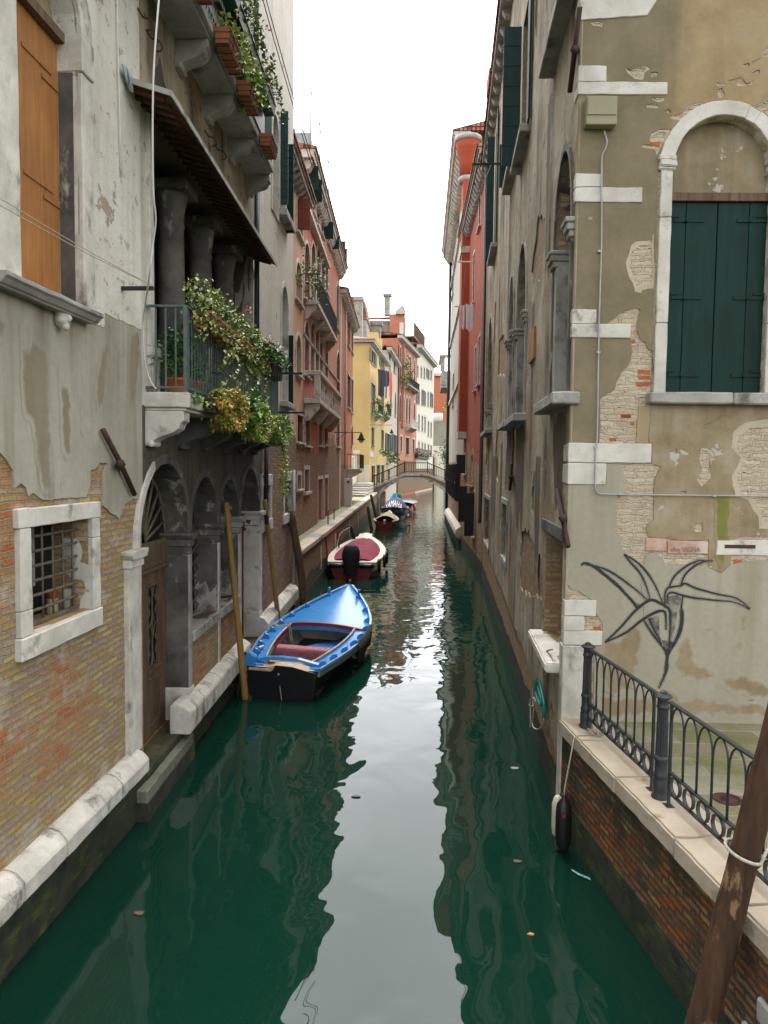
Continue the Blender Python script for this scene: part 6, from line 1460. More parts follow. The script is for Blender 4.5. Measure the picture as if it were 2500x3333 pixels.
mb = MB(); mb.tube([fd(uC1+3, 19.3, -3.25), fd(uC1+3, 19.3, -.13), fd(uC1+10.5, 19.3, -.13)], .025, 5); mb.build('top_rail', PIPEG, ta)
mb = MB()
for k in range(260):
    p_ = fd(uC1+3.2+rnd.random()*2.6, 17.5+rnd.random()*.5, -.5-rnd.random()*1.5); mb.leaf(p_, Vector((rnd.uniform(-1, 1), rnd.uniform(-1, 1), rnd.uniform(-.5, 1))), Vector((0, 0, 1)), .22, .1)
solo('terrace_plant', mb, L_BR, 'leafy green plant rising above the grey panels of the roof terrace', 'plant')
# orange house
he = House('orange_house', 'narrow orange red house between the pink palace and the yellow house', 'house', PD, uD1, uE1, FZ-.4, 14.3, P_ORANGE, 7)
for x0, y0, x1, y1, sh, sm in ((1131, 1030, 1139, 1130, 'closed', W_GREY), (1144, 1062, 1149, 1150, 'closed', W_GREY), (1130, 1222, 1141, 1330, 'closed', W_GREEN), (1143, 1235, 1149, 1345, 'closed', W_GREEN)):
    he.win(*R_(PD, x0, y0, x1, y1), fw=.12, sh=sh, shm=sm)
r_ = R_(PD, 1142, 1385, 1149, 1450); he.win(*r_, arch='r', fw=.12, backm=DARK)
r_ = R_(PD, 1128, 1560, 1138, 1650); he.win(r_[0], r_[1], FZ+.05, r_[3], fw=.12, backm=DARK, mull=False, sill=0, name='doorway')
he.finish()
mb = MB(); mb.box(fd, uD1+.02, uD1+1.0, FZ-.3, 14.28, -.02, .05); he.part('grey_corner_strip', mb, P_BEIGE)
mb = MB(); mb.box(fd, uD1+1.01, uE1, FZ-.3, 4.3, -.02, .014); he.part('brick_base', mb, BR_D)
eave(he, uD1, uE1, 14.3, .4, .15, .45, ST, True, .8, 4)
iron_balcony(he, PD.uz(1130, 1480)[0], PD.uz(1148, 1480)[0], PD.uz(1138, 1525)[1], .9, 1.0, IRONB, br=2)
mb = MB(); u = PD.uz(1122, 900)[0]; mb.tube([fd(u, 4, .1), fd(u, 14, .1)], .06, 6); he.part('drain_pipe', mb, PIPEG)
# things hung on these houses
def lamp(name, label, base, out, drop=.5):
    t = thing(name, label, 'lamp', base)
    mb = MB(); e = base+out; mb.tube([base, e], .022, 6); mb.tube([base+Vector((0, 0, -.5)), base+out*.5], .012, 5); mb.build('bracket', W_GREEN, t)
    mb = MB(); mb.lathe((e.x, e.y, e.z-drop), [(.05, .5), (.05, .42), (.10, .36), (.16, .18), (.22, .12), (.22, .10)][::-1] if False else [(.22, .10), (.22, .13), (.15, .2), (.1, .36), (.05, .42), (.05, .5)], 12); mb.build('lamp_hood', W_GREEN, t)
    mb = MB(); mb.lathe((e.x, e.y, e.z-drop), [(.04, -.06), (.10, -.02), (.13, .06), (.14, .099)], 12); mb.build('lamp_glass', WHITE, t)
    return t
lb_ = PD.w(1086, 1407, .02); lamp('wall_lamp', 'green bracket lamp with white glass on the pink palace above the walk', lb_, PD.pt(0, 0, 1.5)-PD.pt(0, 0, 0))
q = PD.w(1083, 1428, .02); mb = MB(); u, z = PD.uz(1083, 1428); mb.box(fd, u-.15, u+.15, z-.2, z+.2, .01, .15); solo('meter_box', mb, WHITE, 'small white box fixed on the pink palace below the green lamp bracket', 'meter box', bev=.01)
u = PD.uz(1116, 1650)[0]; mb = MB(); c = PD.pt(u, FZ, .35)
mb.box(None, c.x-.22, c.x+.22, c.y-.18, c.y+.18, FZ-.02, FZ+.5); mb.box(None, c.x-.25, c.x+.25, c.y-.2, c.y+.2, FZ+.5, FZ+1.75); mb.mi = 1; mb.lathe((c.x-.0, c.y-.205, FZ+1.55), [(.1, 0), (.1, .012)], 16, axis=(0, -1, 0))
solo('ticket_post', mb, [WHITE, FL_R], 'white upright cabinet with red disc standing against the houses on the left walk', 'cabinet', bev=.008)
def flower_pot(c, r, h, mat=None): return MB().lathe(c, [(r*.7, 0), (r, h*.85), (r*1.1, h*.85), (r*1.1, h), (r*.9, h), (r*.9, h*.9)], 14)

# ------------------------------------------------------------------ yellow, beige, red and cream houses
YB = 73.6
xa, xb_ = AtY(1151, 1500, YB).x, AtY(1201, 1500, YB).x
PFf = Plane((xa-6, YB), (xb_, YB), 1)
PFs = Plane((xb_, YB), (-4.25, 90), 1); PG = Plane((-4.25, 90), (-3.45, 105), 1); PH = Plane((-3.45, 105), (-.85, 123), 1); PI_ = Plane((-.85, 123), (2.35, 147), 1)
zF = AtY(1201, 1115, YB).z
hf = House('yellow_house', 'bright yellow corner house with dark green shutters and a row of small eave corbels', 'house', PFs, 0, PFs.len, FZ-.4, zF, P_YELLOW, 10)
for x0, y0, x1, y1, sh in ((1208, 1142, 1219, 1186, 'open'), (1239, 1163, 1247, 1200, 'open'), (1208, 1250, 1221, 1346, 'closed'), (1240, 1265, 1250, 1350, 'closed'), (1209, 1392, 1218, 1457, None), (1241, 1400, 1249, 1461, None), (1209, 1516, 1219, 1590, None), (1226, 1514, 1237, 1572, None), (1241, 1514, 1250, 1572, None)):
    hf.win(*R_(PFs, x0, y0, x1, y1), fw=.18, sh=sh, shm=W_GREEN)
hf.finish()
w0 = PFf.len; mb = MB(); mb.box(PFf.fr(), 0, w0-.003, FZ-.4, zF, -.3, -.003); hf.part('front_wall', mb, P_YELLOW)
mb = MB(); mb.box(PFf.fr(), w0-1.6, w0+.01, FZ-.4, 4.4, -.1, .02); hf.part('stone_corner', mb, P_CREAM)
eave(hf, 0, PFs.len, zF, .45, .2, .6, ST, False)
mb = MB(); zz = zF+.32; a = [PFf.pt(0, zz, .4), PFf.pt(w0+.5, zz, .4), PFs.pt(PFs.len, zz, .5)]; tp = Vector((xb_-4, YB+6, zz+1.6)); tq = Vector((-8.5, 90, zz+1.6))
mb.add([a[0], a[1], a[2], tq, tp, Vector((a[0].x, a[0].y+6, zz+1.6))], [(0, 1, 4, 5), (1, 2, 3, 4)]); hf.part('roof', mb, TILE)
mb = MB(); mb.box(PFf.fr(), 0, w0+.35, zF, zF+.25, -.1, .38); hf.part('front_cornice', mb, STG)
for uu in (3.0, 6.2):
    c = PFs.pt(uu*1.2+4, zF, -.6); mb = MB(); mb.box(None, c.x-.5, c.x+.5, c.y-.5, c.y+.5, zF+.2, zF+2.3); hf.part('chimney', mb, P_YELLOW)
    r_ = None
for k, (x0, x1, y) in enumerate(((1207, 1222, 1346), (1239, 1251, 1352))):
    u0, u1, z0, z1 = R_(PFs, x0, y-10, x1, y); s_ = iron_balcony(hf, u0-.2, u1+.2, z0-.05, .8, .95, IRONB, br=2)
lamp('wall_lamp', 'green bracket lamp on the canal side of the yellow house', PFs.w(1203, 1383, .05)+Vector((0, 0, 0)), Vector((2.2, 0, 0)), .9)
mb = MB()
for x0, y0, x1, y1 in ((1202, 1470, 1214, 1487), (1150, 1465, 1172, 1482)):
    a = AtY(x0, y0, YB-.03); b = AtY(x1, y1, YB-.03)
    if x0 > 1200: u0, u1, z0, z1 = R_(PFs, x0, y0, x1, y1); mb_ = MB(); mb_.box(PFs.fr(), u0, u1, z0, z1, .01, .06)
    else: mb_ = MB(); mb_.box(None, a.x, b.x, YB-.06, YB-.01, b.z, a.z)
    o_ = solo('street_sign', mb_, WHITE, 'white street sign on the canal side of the yellow house' if x0 > 1200 else 'white street sign on the front of the yellow house', 'street sign')
    if x0 > 1200:
        for j in range(4): pass
# parapet with handrail and the steps up to the bridge
stp = thing('bridge_steps', 'worn stone steps climbing from the left walk to the footbridge', 'steps', (-5.0, 66, FZ))
for k in range(6):
    y = 62+k*1.5; mb = MB(); e = PFQ.pt((y-29.2+8.6)*1.0, 0).x
    mb.box(None, -6.2, -4.72, y, 74.2, FZ-.03+k*.16, FZ-.002+(k+1)*.16); mb.build('step', STC if k % 2 else STG, stp, bev=.01)
mb = MB(); mb.prism(lambda a, b, c: Vector((c, a, b)), [(61, FZ-.02), (73.5, FZ-.02), (73.5, 5.4), (61, 4.6)], -6.65, -6.35)
pw = solo('parapet_wall', mb, P_CREAM, 'plain white plastered wall beside the steps to the footbridge', 'wall')
mb = MB(); mb.tube([(-6.28, 61.5, FZ+1.0), (-6.28, 67, FZ+1.55), (-6.28, 72.5, FZ+2.3)], .03, 6)
for y, z in ((62, 1.05), (67, 1.55), (72, 2.25)): mb.tube([(-6.28, y, FZ+z), (-6.36, y, FZ+z-.05)], .015, 5)
solo('handrail', mb, IRONB, 'thin dark handrail climbing along the white wall beside the steps', 'handrail')
# beige house
hg = House('beige_house', 'beige house with green shutters touching the yellow house', 'house', PG, 0, PG.len, -1, 18.3, P_BEIGE, 9)
for x0, y0, x1, y1, sh, ar in ((1265, 1150, 1271, 1202, 'closed', None), (1281, 1163, 1287, 1213, 'closed', None), (1268, 1262, 1275, 1348, 'closed', 'p'), (1284, 1275, 1290, 1355, 'closed', 'p'), (1259, 1412, 1269, 1482, 'open', None), (1281, 1416, 1291, 1485, 'open', None), (1262, 1530, 1268, 1575, None, None)):
    hg.win(*R_(PG, x0, y0, x1, y1), arch=ar, fw=.2, sh=sh, shm=W_GREEN)
hg.finish(); eave(hg, 0, PG.len, 18.3, .5, .25, .7, ST, True, 1.0, 5)
mb = MB(); c = PG.pt(6, 18, -2.2); mb.box(None, c.x-.7, c.x+.7, c.y-.7, c.y+.7, 18.4, 22.3); mb.box(None, c.x-.95, c.x+.95, c.y-.95, c.y+.95, 22.3, 22.7); hg.part('chimney', mb, STG)
# red house
zH = PH.uz(1354, 1158)[1]
hh = House('red_house', 'salmon red house with white pointed windows and a balcony full of plants', 'house', PH, 0, PH.len, -1, zH, P_PINK, 9)
for x0, y0, x1, y1, ar in ((1300, 1130, 1306, 1255, 'p'), (1313, 1138, 1319, 1262, 'p'), (1333, 1160, 1338, 1240, 'p'), (1347, 1172, 1351, 1250, 'p'), (1300, 1285, 1305, 1375, 'p'), (1311, 1290, 1317, 1378, 'p'), (1321, 1292, 1327, 1380, 'p'), (1330, 1296, 1336, 1380, 'p'), (1346, 1310, 1351, 1385, 'p'), (1303, 1420, 1309, 1470, None), (1320, 1425, 1332, 1480, None), (1343, 1430, 1349, 1475, None)):
    hh.win(*R_(PH, x0, y0, x1, y1), arch=ar, fw=.25, backm=DARK if ar else GLASS)
hh.finish(); eave(hh, 0, PH.len, zH, .6, .3, .9, ST, True, 1.0, 5)
iron_balcony(hh, PH.uz(1312, 1250)[0], PH.uz(1346, 1260)[0], PH.uz(1328, 1262)[1], 1.0, 1.1, IRONB, br=3)
iron_balcony(hh, PH.uz(1318, 1400)[0], PH.uz(1340, 1400)[0], PH.uz(1330, 1393)[1], 1.0, 1.1, WHITE, br=3)
mb = MB(); mb.box(PH.fr(), .1, 1.0, 0, zH-1, 0, .15); hh.part('drain_pipe', mb, W_BROWN)
mb = MB(); fh = PH.fr(); mb.box(fh, 0, PH.len, .2, 5.2, .0, .06); hh.part('base_course', mb, BR_F)
# cream house
zI = PI_.uz(1409, 1190)[1]
hi = House('cream_house', 'long cream white house with rows of dark shuttered windows at the bend of the canal', 'house', PI_, 0, PI_.len, -1, zI, P_CREAM, 9)
for y0, y1, xs in ((1192, 1225, (1358, 1370, 1380, 1391, 1402)), (1266, 1315, (1359, 1372, 1379, 1392, 1403)), (1350, 1400, (1362, 1373, 1382)), (1362, 1412, (1393, 1402)), (1437, 1475, (1362, 1373, 1382, 1393, 1402))):
    for x in xs:
        dy = (x-1360)*.55
        hi.win(*R_(PI_, x-.8, y0+dy*.6, x+3.6, y1+dy*.45), fw=.3, sh='open' if y0 < 1300 and x % 2 else None, shm=W_GREEN, backm=DARK)
hi.finish(); eave(hi, 0, PI_.len, zI, .7, .35, 1.2, ST, True, 1.2, 6)
mb = MB(); fi = PI_.fr(); mb.box(fi, 0, PI_.len, .2, 4.0, .0, .06); hi.part('base_course', mb, BR_F)
mb = MB(); mb.box(fi, -1, PI_.len*.62, 5.7, 7.4, .2, .4); hh_ = hi.part('fence_panel', mb, W_GREY)
tr = thing('roof_deck', 'dark timber roof deck with railing and tall poles above the cream house', 'roof deck', PI_.pt(10, zI, -3))
mb = MB(); mb.box(fi, 3, 17, zI+2.2, zI+2.45, -6, -1); mb.build('deck_floor', W_DOOR, tr)
mb = MB()
for k in range(15):
    u = 3+k; mb.box(fi, u-.06, u+.06, zI+2.45, zI+4.6, -1.1, -.98)
    if k < 14: mb.tube([fi(u, zI+2.6, -1.04), fi(u+1, zI+4.4, -1.04)], .06, 4); mb.tube([fi(u, zI+4.4, -1.04), fi(u+1, zI+2.6, -1.04)], .06, 4)
mb.box(fi, 3, 17, zI+4.5, zI+4.7, -1.12, -.96); mb.build('deck_railing', W_DOOR, tr)
for u in (3.2, 10, 16.8): mb = MB(); mb.tube([fi(u, zI, -1.3), fi(u, zI+8, -1.3)], .07, 6); mb.build('pole', W_DOOR, tr)
mb = MB()
for u in (4, 9, 15): mb.box(fi, u, u+1, zI, zI+2.2, -4, -3)
mb.build('deck_pillar', STG, tr)
# attic house seen over the roofs, its chimney
ya = 108
def A_(x, y): return AtY(x, y, ya)
at = thing('attic_house', 'tiled attic with a red gable and a tall grey chimney rising behind the beige house', 'house', (A_(1260, 1060).x, ya, 18))
q0_, q1_ = A_(1198, 1100), A_(1330, 1100)
mb = MB(); mb.box(None, A_(1200, 1).x, A_(1281, 1).x, ya+2, ya+9, 10, A_(1200, 1035).z); mb.build('attic_wall', STG, at)
mb = MB(); mb.box(None, A_(1281, 1).x, A_(1331, 1).x, ya, ya+9, 10, A_(1300, 1022).z); mb.build('gable_front', P_PINK, at)
mb = MB(); mb.prism(None, [(0, 0)]*0 or [(A_(1195, 1).x, ya+1.6), (A_(1306, 1).x, ya+1.6), (A_(1306, 1).x, ya+2.0), (A_(1195, 1).x, ya+2.0)], A_(1200, 1032).z, A_(1200, 1026).z)
zt0, zt1 = A_(1200, 1032).z, A_(1240, 1008).z
mb.add([Vector((A_(1195, 1).x, ya+1.4, zt0)), Vector((A_(1310, 1).x, ya+1.4, zt0)), Vector((A_(1310, 1).x, ya+7, zt1+.5)), Vector((A_(1203, 1).x, ya+7, zt1+.2))], [(0, 1, 2, 3)]); mb.build('roof', TILE, at)
mb = MB(); xg0, xg1 = A_(1300, 1).x, A_(1334, 1).x; zg = A_(1310, 1024).z; mb.prism(lambda a, b, c: Vector((a, c, b)), [(xg0, zg), (xg1, zg), (xg1, zg+.4), ((xg0+xg1)/2+.3, A_(1317, 994).z), (xg0, zg+.4)], ya-.6, ya+.2); mb.build('gable', ST, at)
mb = MB(); mb.box(None, A_(1314, 1).x, A_(1328, 1).x, ya-.15, ya+.3, A_(1320, 1100).z, A_(1320, 1050).z); mb.build('window', WHITE, at)
mb = MB(); cx0, cx1 = A_(1261, 1).x, A_(1280, 1).x; mb.box(None, cx0, cx1, ya+1, ya+1.9, A_(1270, 1022).z, A_(1270, 958).z); mb.box(None, cx0-.2, cx1+.25, ya+.8, ya+2.1, A_(1270, 958).z, A_(1270, 951).z); mb.build('chimney', STG, at)
# grey chimney block behind the yellow roof
yb_ = 84; mb = MB(); mb.box(None, AtY(1163, 1, yb_).x, AtY(1188, 1, yb_).x, yb_, yb_+1.5, 15, AtY(1170, 978, yb_).z); mb.box(None, AtY(1160, 1, yb_).x, AtY(1191, 1, yb_).x, yb_-.2, yb_+1.7, AtY(1170, 978, yb_).z, AtY(1170, 968, yb_).z)
solo('chimney_block', mb, STG, 'square grey chimney block standing behind the roof of the yellow house', 'chimney')
mb = MB(); mb.box(None, AtY(1120, 1, 88).x-3, AtY(1203, 1, 88).x, 88, 94, 12, AtY(1200, 1040, 88).z); mb.mi = 1; mb.prism(lambda a, b, c: Vector((a, c, b)), [(AtY(1120, 1, 88).x-3, AtY(1200, 1040, 88).z), (AtY(1206, 1, 88).x, AtY(1200, 1040, 88).z), (AtY(1192, 1, 88).x, AtY(1190, 965, 88).z), (AtY(1120, 1, 88).x-3, AtY(1190, 965, 88).z)], 87.9, 95)
solo('tiled_house', mb, [STG, TILE], 'grey house with a red tiled roof half hidden behind the yellow house', 'house')

# ------------------------------------------------------------------ end of the view: arch house, grey wall, orange house
yj = 168
def J(x, y): return AtY(x, y, yj)
mb = MB(); mb.box(None, J(1380, 1).x, J(1480, 1).x, yj, yj+6, -1, J(1430, 1375).z); solo('garden_wall', mb, P_MID, 'big plain grey wall closing the view above the arch', 'wall')
yj2 = 160
def J2(x, y): return AtY(x, y, yj2)
mb = MB(); fj = lambda a, b, c: Vector((a, yj2-c, b))
ap = archp(J2(1413, 1).x, J2(1438, 1).x, 0, J2(1425, 1482).z, 'r')
mb.sheet(fj, rectp(J2(1404, 1).x, J2(1470, 1).x, -1, J2(1430, 1452).z), [ap], 0); n = len(ap)
mb.add([fj(*p, 0) for p in ap]+[fj(*p, -4) for p in ap], [(i, (i+1) % n, n+(i+1) % n, n+i) for i in range(n)])
mb.mi = 1; mb.sheet(fj, ap, (), -4); mb.mi = 2; mb.ring(fj, archp(J2(1413, 1).x, J2(1438, 1).x, 0, J2(1425, 1482).z, 'r', .5), ap, -.2, .1)  # ochre sheet closes the arch; its colour stands in for orange light
solo('water_gate', mb, [P_CREAM, P_OCHRE, P_BEIGE], 'cream wall with a tall round archway opening on the water at the far end', 'archway')
yj3 = 190
def J3(x, y): return AtY(x, y, yj3)
mb = MB(); mb.box(None, J3(1400, 1).x, J3(1500, 1).x, yj3, yj3+8, 0, J3(1430, 1224).z); mb.box(None, J3(1420, 1).x, J3(1430, 1).x, yj3+1, yj3+2, J3(1425, 1224).z, J3(1425, 1172).z); mb.mi = 1
mb.prism(lambda a, b, c: Vector((c, a, b)), [(yj3-.6, J3(1430, 1224).z), (yj3+8, J3(1430, 1224).z), (yj3+5, J3(1430, 1205).z)], J3(1398, 1).x, J3(1500, 1).x)
solo('far_orange_house', mb, [P_ORANGE, TILE], 'distant orange house with chimney at the very end of the canal', 'house')
mb = MB(); c = J(1425, 1362); mb.lathe((c.x, yj-2, c.z-1.0), [(.8, 0), (1.1, .6), (1.1, 1.9), (.9, 2.0)], 16); solo('white_tank', mb, WHITE, 'white round tank on top of the grey wall at the end', 'tank')
mb = MB(); mb.add([(-14, 196, -1), (40, 196, -1), (40, 196, 14), (-14, 196, 14), (-14, 200, -1), (40, 200, -1), (40, 200, 14), (-14, 200, 14)], [(0, 1, 2, 3), (4, 5, 6, 7), (3, 2, 6, 7)])
solo('end_building', mb, P_BEIGE, 'beige building closing the far end of the canal', 'building')

# ------------------------------------------------------------------ right row after the corner house
PM = Plane((PK.pt(KU1, 0).x+.02, PK.pt(KU1, 0).y), (2.28, 40.2), -1)
PN = Plane((2.28, 40.2), (2.32, 62), -1)
zM = 16.2
hm = House('red_canal_house', 'deep red house with a tall flared chimney breast and a washing line', 'house', PM, 0, PM.len, -1, zM, P_RED, 8)
for x0, y0, x1, y1, ar in ((1546, 1135, 1550, 1270, None), (1558, 1100, 1563, 1250, None), (1541, 830, 1546, 985, None), (1560, 640, 1566, 740, None)):
    hm.win(*R_(PM, x0, y0, x1, y1), arch=ar, fw=.12, sh=None)
hm.win(*R_(PM, 1532, 1478, 1543, 1580), arch='p', fw=.2, fm=BR_S, backm=DARK)
for x0, y0, x1, y1 in ((1511, 1480, 1517, 1542), (1516, 1580, 1522, 1698), (1540, 1602, 1546, 1745)):
    hm.win(*R_(PM, x0, y0, x1, y1), fw=.1, sh='perpnear', shm=IRONB, backm=DARK)
hm.finish(); eave(hm, 0, PM.len, zM, .4, .16, .55, STG, True, 1.2, 5, .3)
fm = PM.fr(); mb = MB(); mb.sheet(fm, dedupe([(0, -1), (PM.len, -1)] + openrag([(PM.len, 4.6), (PM.len*.75, 5.6), (PM.len*.45, 4.4), (0, 4.3)], .15, .2, 5, 1.3)), [], .012, .01)
hm.part('brick_base', mb, BR_S)
mb = MB(); mb.box(fm, 0, PM.len, -1, .5, 0, .02); hm.part('algae_band', mb, ALG)
# flared chimney breast
ym = 38.6; o1 = AtY(1500, 1000, ym).x
xw = PM.uz(1530, 1000); ucb = PM.len-1.9
def cb(u0, u1, o, z0, z1, mbx): mbx.box(fm, u0, u1, z0, z1, -.05, o)
ob = PM.pt(ucb, 0).x-o1
zc0, zc1, zc2 = AtY(1520, 1406, ym).z, AtY(1520, 860, ym).z, AtY(1520, 590, ym).z
mb = MB(); cb(ucb, ucb+1.4, ob, zc0, zc2, mb); cbx = hm.part('chimney_breast', mb, P_RED)
mb = MB(); cb(ucb-.02, ucb+1.42, ob+.05, zc0-.35, zc0-.002, mb); mb.build('corbel', STC, cbx)
for y in (815, 705):
    z = AtY(1520, y, ym).z; mb = MB(); cb(ucb-.04, ucb+1.44, ob+.06, z-.2, z+.12, mb); mb.build('band', ST, cbx)
zc3, zc4 = AtY(1520, 572, ym).z, AtY(1520, 458, ym).z; c = AtY(1524, 500, ym+.3)
mb = MB(); mb.lathe((c.x, c.y, zc2), [(.42, 0), (.47, .1), (.47, (zc3-zc2))], 20); mb.build('neck_band', STG, cbx)
mb = MB(); mb.lathe((c.x, c.y, zc3), [(.40, .002), (.46, (zc4-zc3)*.4), (.58, (zc4-zc3)*.8), (.66, zc4-zc3)], 20); mb.build('flared_top', P_RED, cbx)
mb = MB(); mb.lathe((c.x, c.y, zc4), [(.68, .002), (.71, .1), (.69, .26)], 20); mb.build('rim', STG, cbx)
mb = MB(); q = PM.pt(1.4, 0, -.5); mb.box(None, q.x-.4, q.x+.4, q.y-.5, q.y+.5, zM, zM+3.0); mb.box(None, q.x-.5, q.x+.5, q.y-.6, q.y+.6, zM+3.0, zM+3.6); hm.part('chimney', mb, P_RED)
# pale palace
zN = 21.4
hn = House('pale_palace', 'very tall pale stone palace with a heavy bracketed cornice beyond the red house', 'house', PN, 0, PN.len, -1, zN, P_PAL, 8)
for x0, y0, x1, y1 in ((1494, 1190, 1498, 1330), (1474, 1220, 1478, 1320), (1492, 700, 1496, 800), (1473, 860, 1477, 960), (1485, 1480, 1490, 1600)):
    hn.win(*R_(PN, x0, y0, x1, y1), fw=.2, backm=DARK)
hn.finish(); eave(hn, 0, PN.len, zN, .75, .35, .7, ST, True, 1.5, 5, .5)
fn = PN.fr()
for z in (18.8, 14.0, 9.3):
    mb = MB(); mb.box(fn, 0, PN.len, z, z+.22, -.02, .14); hn.part('string_course', mb, ST)
mb = MB(); mb.box(fn, 0, PN.len, -1, 4.6, 0, .014); hn.part('brick_base', mb, BR_S)
ua, ub2 = PN.uz(1499, 1750)[0], PN.uz(1453, 1690)[0]
mb = MB(); mb.prism(lambda a, b, c: PN.pt(c, b, a), [(0, .35), (.30, .35), (.36, .55), (.30, .8), (.1, .95), (0, 1.0)], .5, PN.len-2); hn.part('plinth', mb, ST, bev=.03)
mb = MB(); mb.box(fn, 0, PN.len, -1, .34, 0, .2); hn.part('algae_band', mb, ALG)
mb = MB(); mb.tube([fn(PN.len-.6, 0, .15), fn(PN.len-.6, zN, .15)], .12, 8); hn.part('drain_pipe', mb, PIPE)
for u0 in (2, 6, 10, 14, 18):
    mb = MB(); 
    for k in range(5): mb.box(fn, u0, u0+.06, 2.3, 4.4, .05, .3) if k == 0 else mb.box(fn, u0+k*.3, u0+k*.3+.05, 2.3, 4.4, .28, .32)
    for z in (2.3, 3.3, 4.38): mb.box(fn, u0, u0+1.25, z, z+.05, .05, .33)
    hn.part('window_cage', mb, IRONB)
# terrace beyond the palace
yt = 78; XT = AtY(1431, 1200, yt).x
tt = thing('balustrade_terrace', 'grey stone terrace with balusters jutting out beyond the pale palace', 'terrace', (3.5, yt, 8))
zt0, zt1, zt2 = AtY(1440, 1262, yt).z, AtY(1440, 1208, yt).z, AtY(1440, 1155, yt).z
mb = MB(); mb.box(None, XT+.2, 8, yt, yt+6, zt0, zt1); mb.box(None, 3.3, 8, yt+.5, yt+6, -1, zt0); mb.build('terrace_body', STG, tt)
mb = MB(); mb.box(None, XT, 8, yt-.2, yt+.4, zt2-.25, zt2); mb.box(None, XT, XT+.6, yt, yt+6, zt2-.25, zt2-.002); mb.box(None, XT+.1, XT+.55, yt-.1, yt+.3, zt1, zt2-.25); mb.build('terrace_rail', STG, tt)
mb = MB()
for k in range(5): MB().lathe((XT+.9+k*.42, yt+.1, zt1), [(.12, 0), (.07, .2), (.14, .6), (.06, 1.0), (.12, zt2-zt1-.25)], 8).build('baluster', STG, tt)

# ------------------------------------------------------------------ footbridge
yB = 74.0
def B(x, y): p = AtY(x, y, yB); return (p.x, p.z)
bt = thing('footbridge', 'small arched brick footbridge with pale stone arch and iron railing across the canal', 'bridge', (-.9, yB+1.2, 0))
fB = lambda a, b, c: Vector((a, yB-c, b))
zc = B(1347, 1553)[1]; xs, xe = B(1223, 1641)[0], B(1455, 1606)[0]; xm = B(1345, 1553)[0]
zl, zr_ = B(1223, 1641)[1], B(1452, 1604)[1]
def arcpts(g, n=28):
    # ellipse through the springings
    out = []
    a = (xm-xs)+g; h = zc-.6+g
    for i in range(n+1):
        t = PI-PI*i/n; rx = (xm-xs+g) if t > PI/2 else (xe-xm+.5+g)
        out.append((xm+rx*math.cos(t), .6+(zc-.6-.0+g)*math.sin(t)))
    return out
ain = arcpts(-.30); aout = arcpts(0)
dk = [B(1200, 1592), B(1214, 1585), B(1316, 1541), B(1392, 1541), B(1451, 1566), B(1462, 1572)]
mb = MB(); poly = [(dk[0][0]-.8, -.5)] + [(p[0], p[1]-.22) for p in dk] + [(dk[-1][0], -.5)] + [(ain[-1][0], -.5)] + list(reversed(ain)) + [(ain[0][0], -.5)]
mb.prism(fB, poly, -2.6, 0); mb.build('arch_wall', BR_F, bt)
mb = MB(); mb.ring(fB, aout, ain, -.2, .06, closed=False); mb.build('arch_ring', STG, bt)
mb = MB(); 
for i in range(len(dk)-1):
    (x0, z0), (x1, z1) = dk[i], dk[i+1]; mb.prism(fB, [(x0, z0-.22), (x1, z1-.22), (x1, z1), (x0, z0)], -.3, .12); mb.prism(fB, [(x0, z0-.22), (x1, z1-.22), (x1, z1), (x0, z0)], -2.72, -2.3); mb.prism(fB, [(x0, z0-.24), (x1, z1-.24), (x1, z1-.05), (x0, z0-.05)], -2.3, -.3)
mb.build('deck_edge', STG, bt)
for oo, nm in ((-.1, 'railing'), (-2.5, 'railing')):
    mb = MB(); rl = [(p[0], p[1]+1.08) for p in dk[1:]]
    mb.tube([fB(x, z, oo) for x, z in rl], .04, 6); mb.tube([fB(x, z-.9, oo) for x, z in rl], .025, 5)
    for i in range(len(rl)-1):
        (x0, z0), (x1, z1) = rl[i], rl[i+1]; n = max(2, int((x1-x0)/.17))
        for k in range(n+1):
            t = k/n; x = x0+(x1-x0)*t; z = z0+(z1-z0)*t; mb.box(fB, x-(.05 if k == 0 else .014), x+(.05 if k == 0 else .014), z-1.08, z+(.12 if k == 0 else 0), oo-.02, oo+.02)
    mb.build(nm, IRONB, bt)

# ------------------------------------------------------------------ iron railing on the right quay
pb2 = G(2148, 2597, QZ); v2 = Vector((pb2.x, pb2.y)) - PQ.p0; RU2, RO = v2.dot(PQ.d), v2.dot(PQ.n)
pb1 = G(1905, 2366, QZ); RU1 = (Vector((pb1.x, pb1.y)) - PQ.p0).dot(PQ.d)
fq = PQ.fr(RO)
rt = thing('iron_railing', 'dark grey cast iron railing with fluted posts, hoops and rings on the pale coping', 'railing', PQ.pt(RU2, QZ, RO))
def post(u):
    c = fq(u, QZ); mb = MB()
    mb.lathe((c.x, c.y, QZ), [(.075, 0), (.078, .02), (.062, .05), (.068, .07), (.068, .16), (.058, .19), (.064, .2), (.064, .22), (.056, .24), (.056, .34), (.064, .355), (.064, .375), (.054, .39)], 20)
    mb.lathe((c.x, c.y, QZ+.392), [(.053, 0), (.047, .42)], 32, flute=.12)
    mb.lathe((c.x, c.y, QZ+.813), [(.05, 0), (.058, .015), (.05, .03), (.046, .08), (.062, .1)], 20)
    p = mb.build('post', IRON, rt)
    MB().lathe((c.x, c.y, QZ+.915), [(.072, 0), (.08, .012), (.06, .03), (.03, .04), (.032, .05), (.01, .062)], 24, flute=.06).build('post_cap', IRON, p)
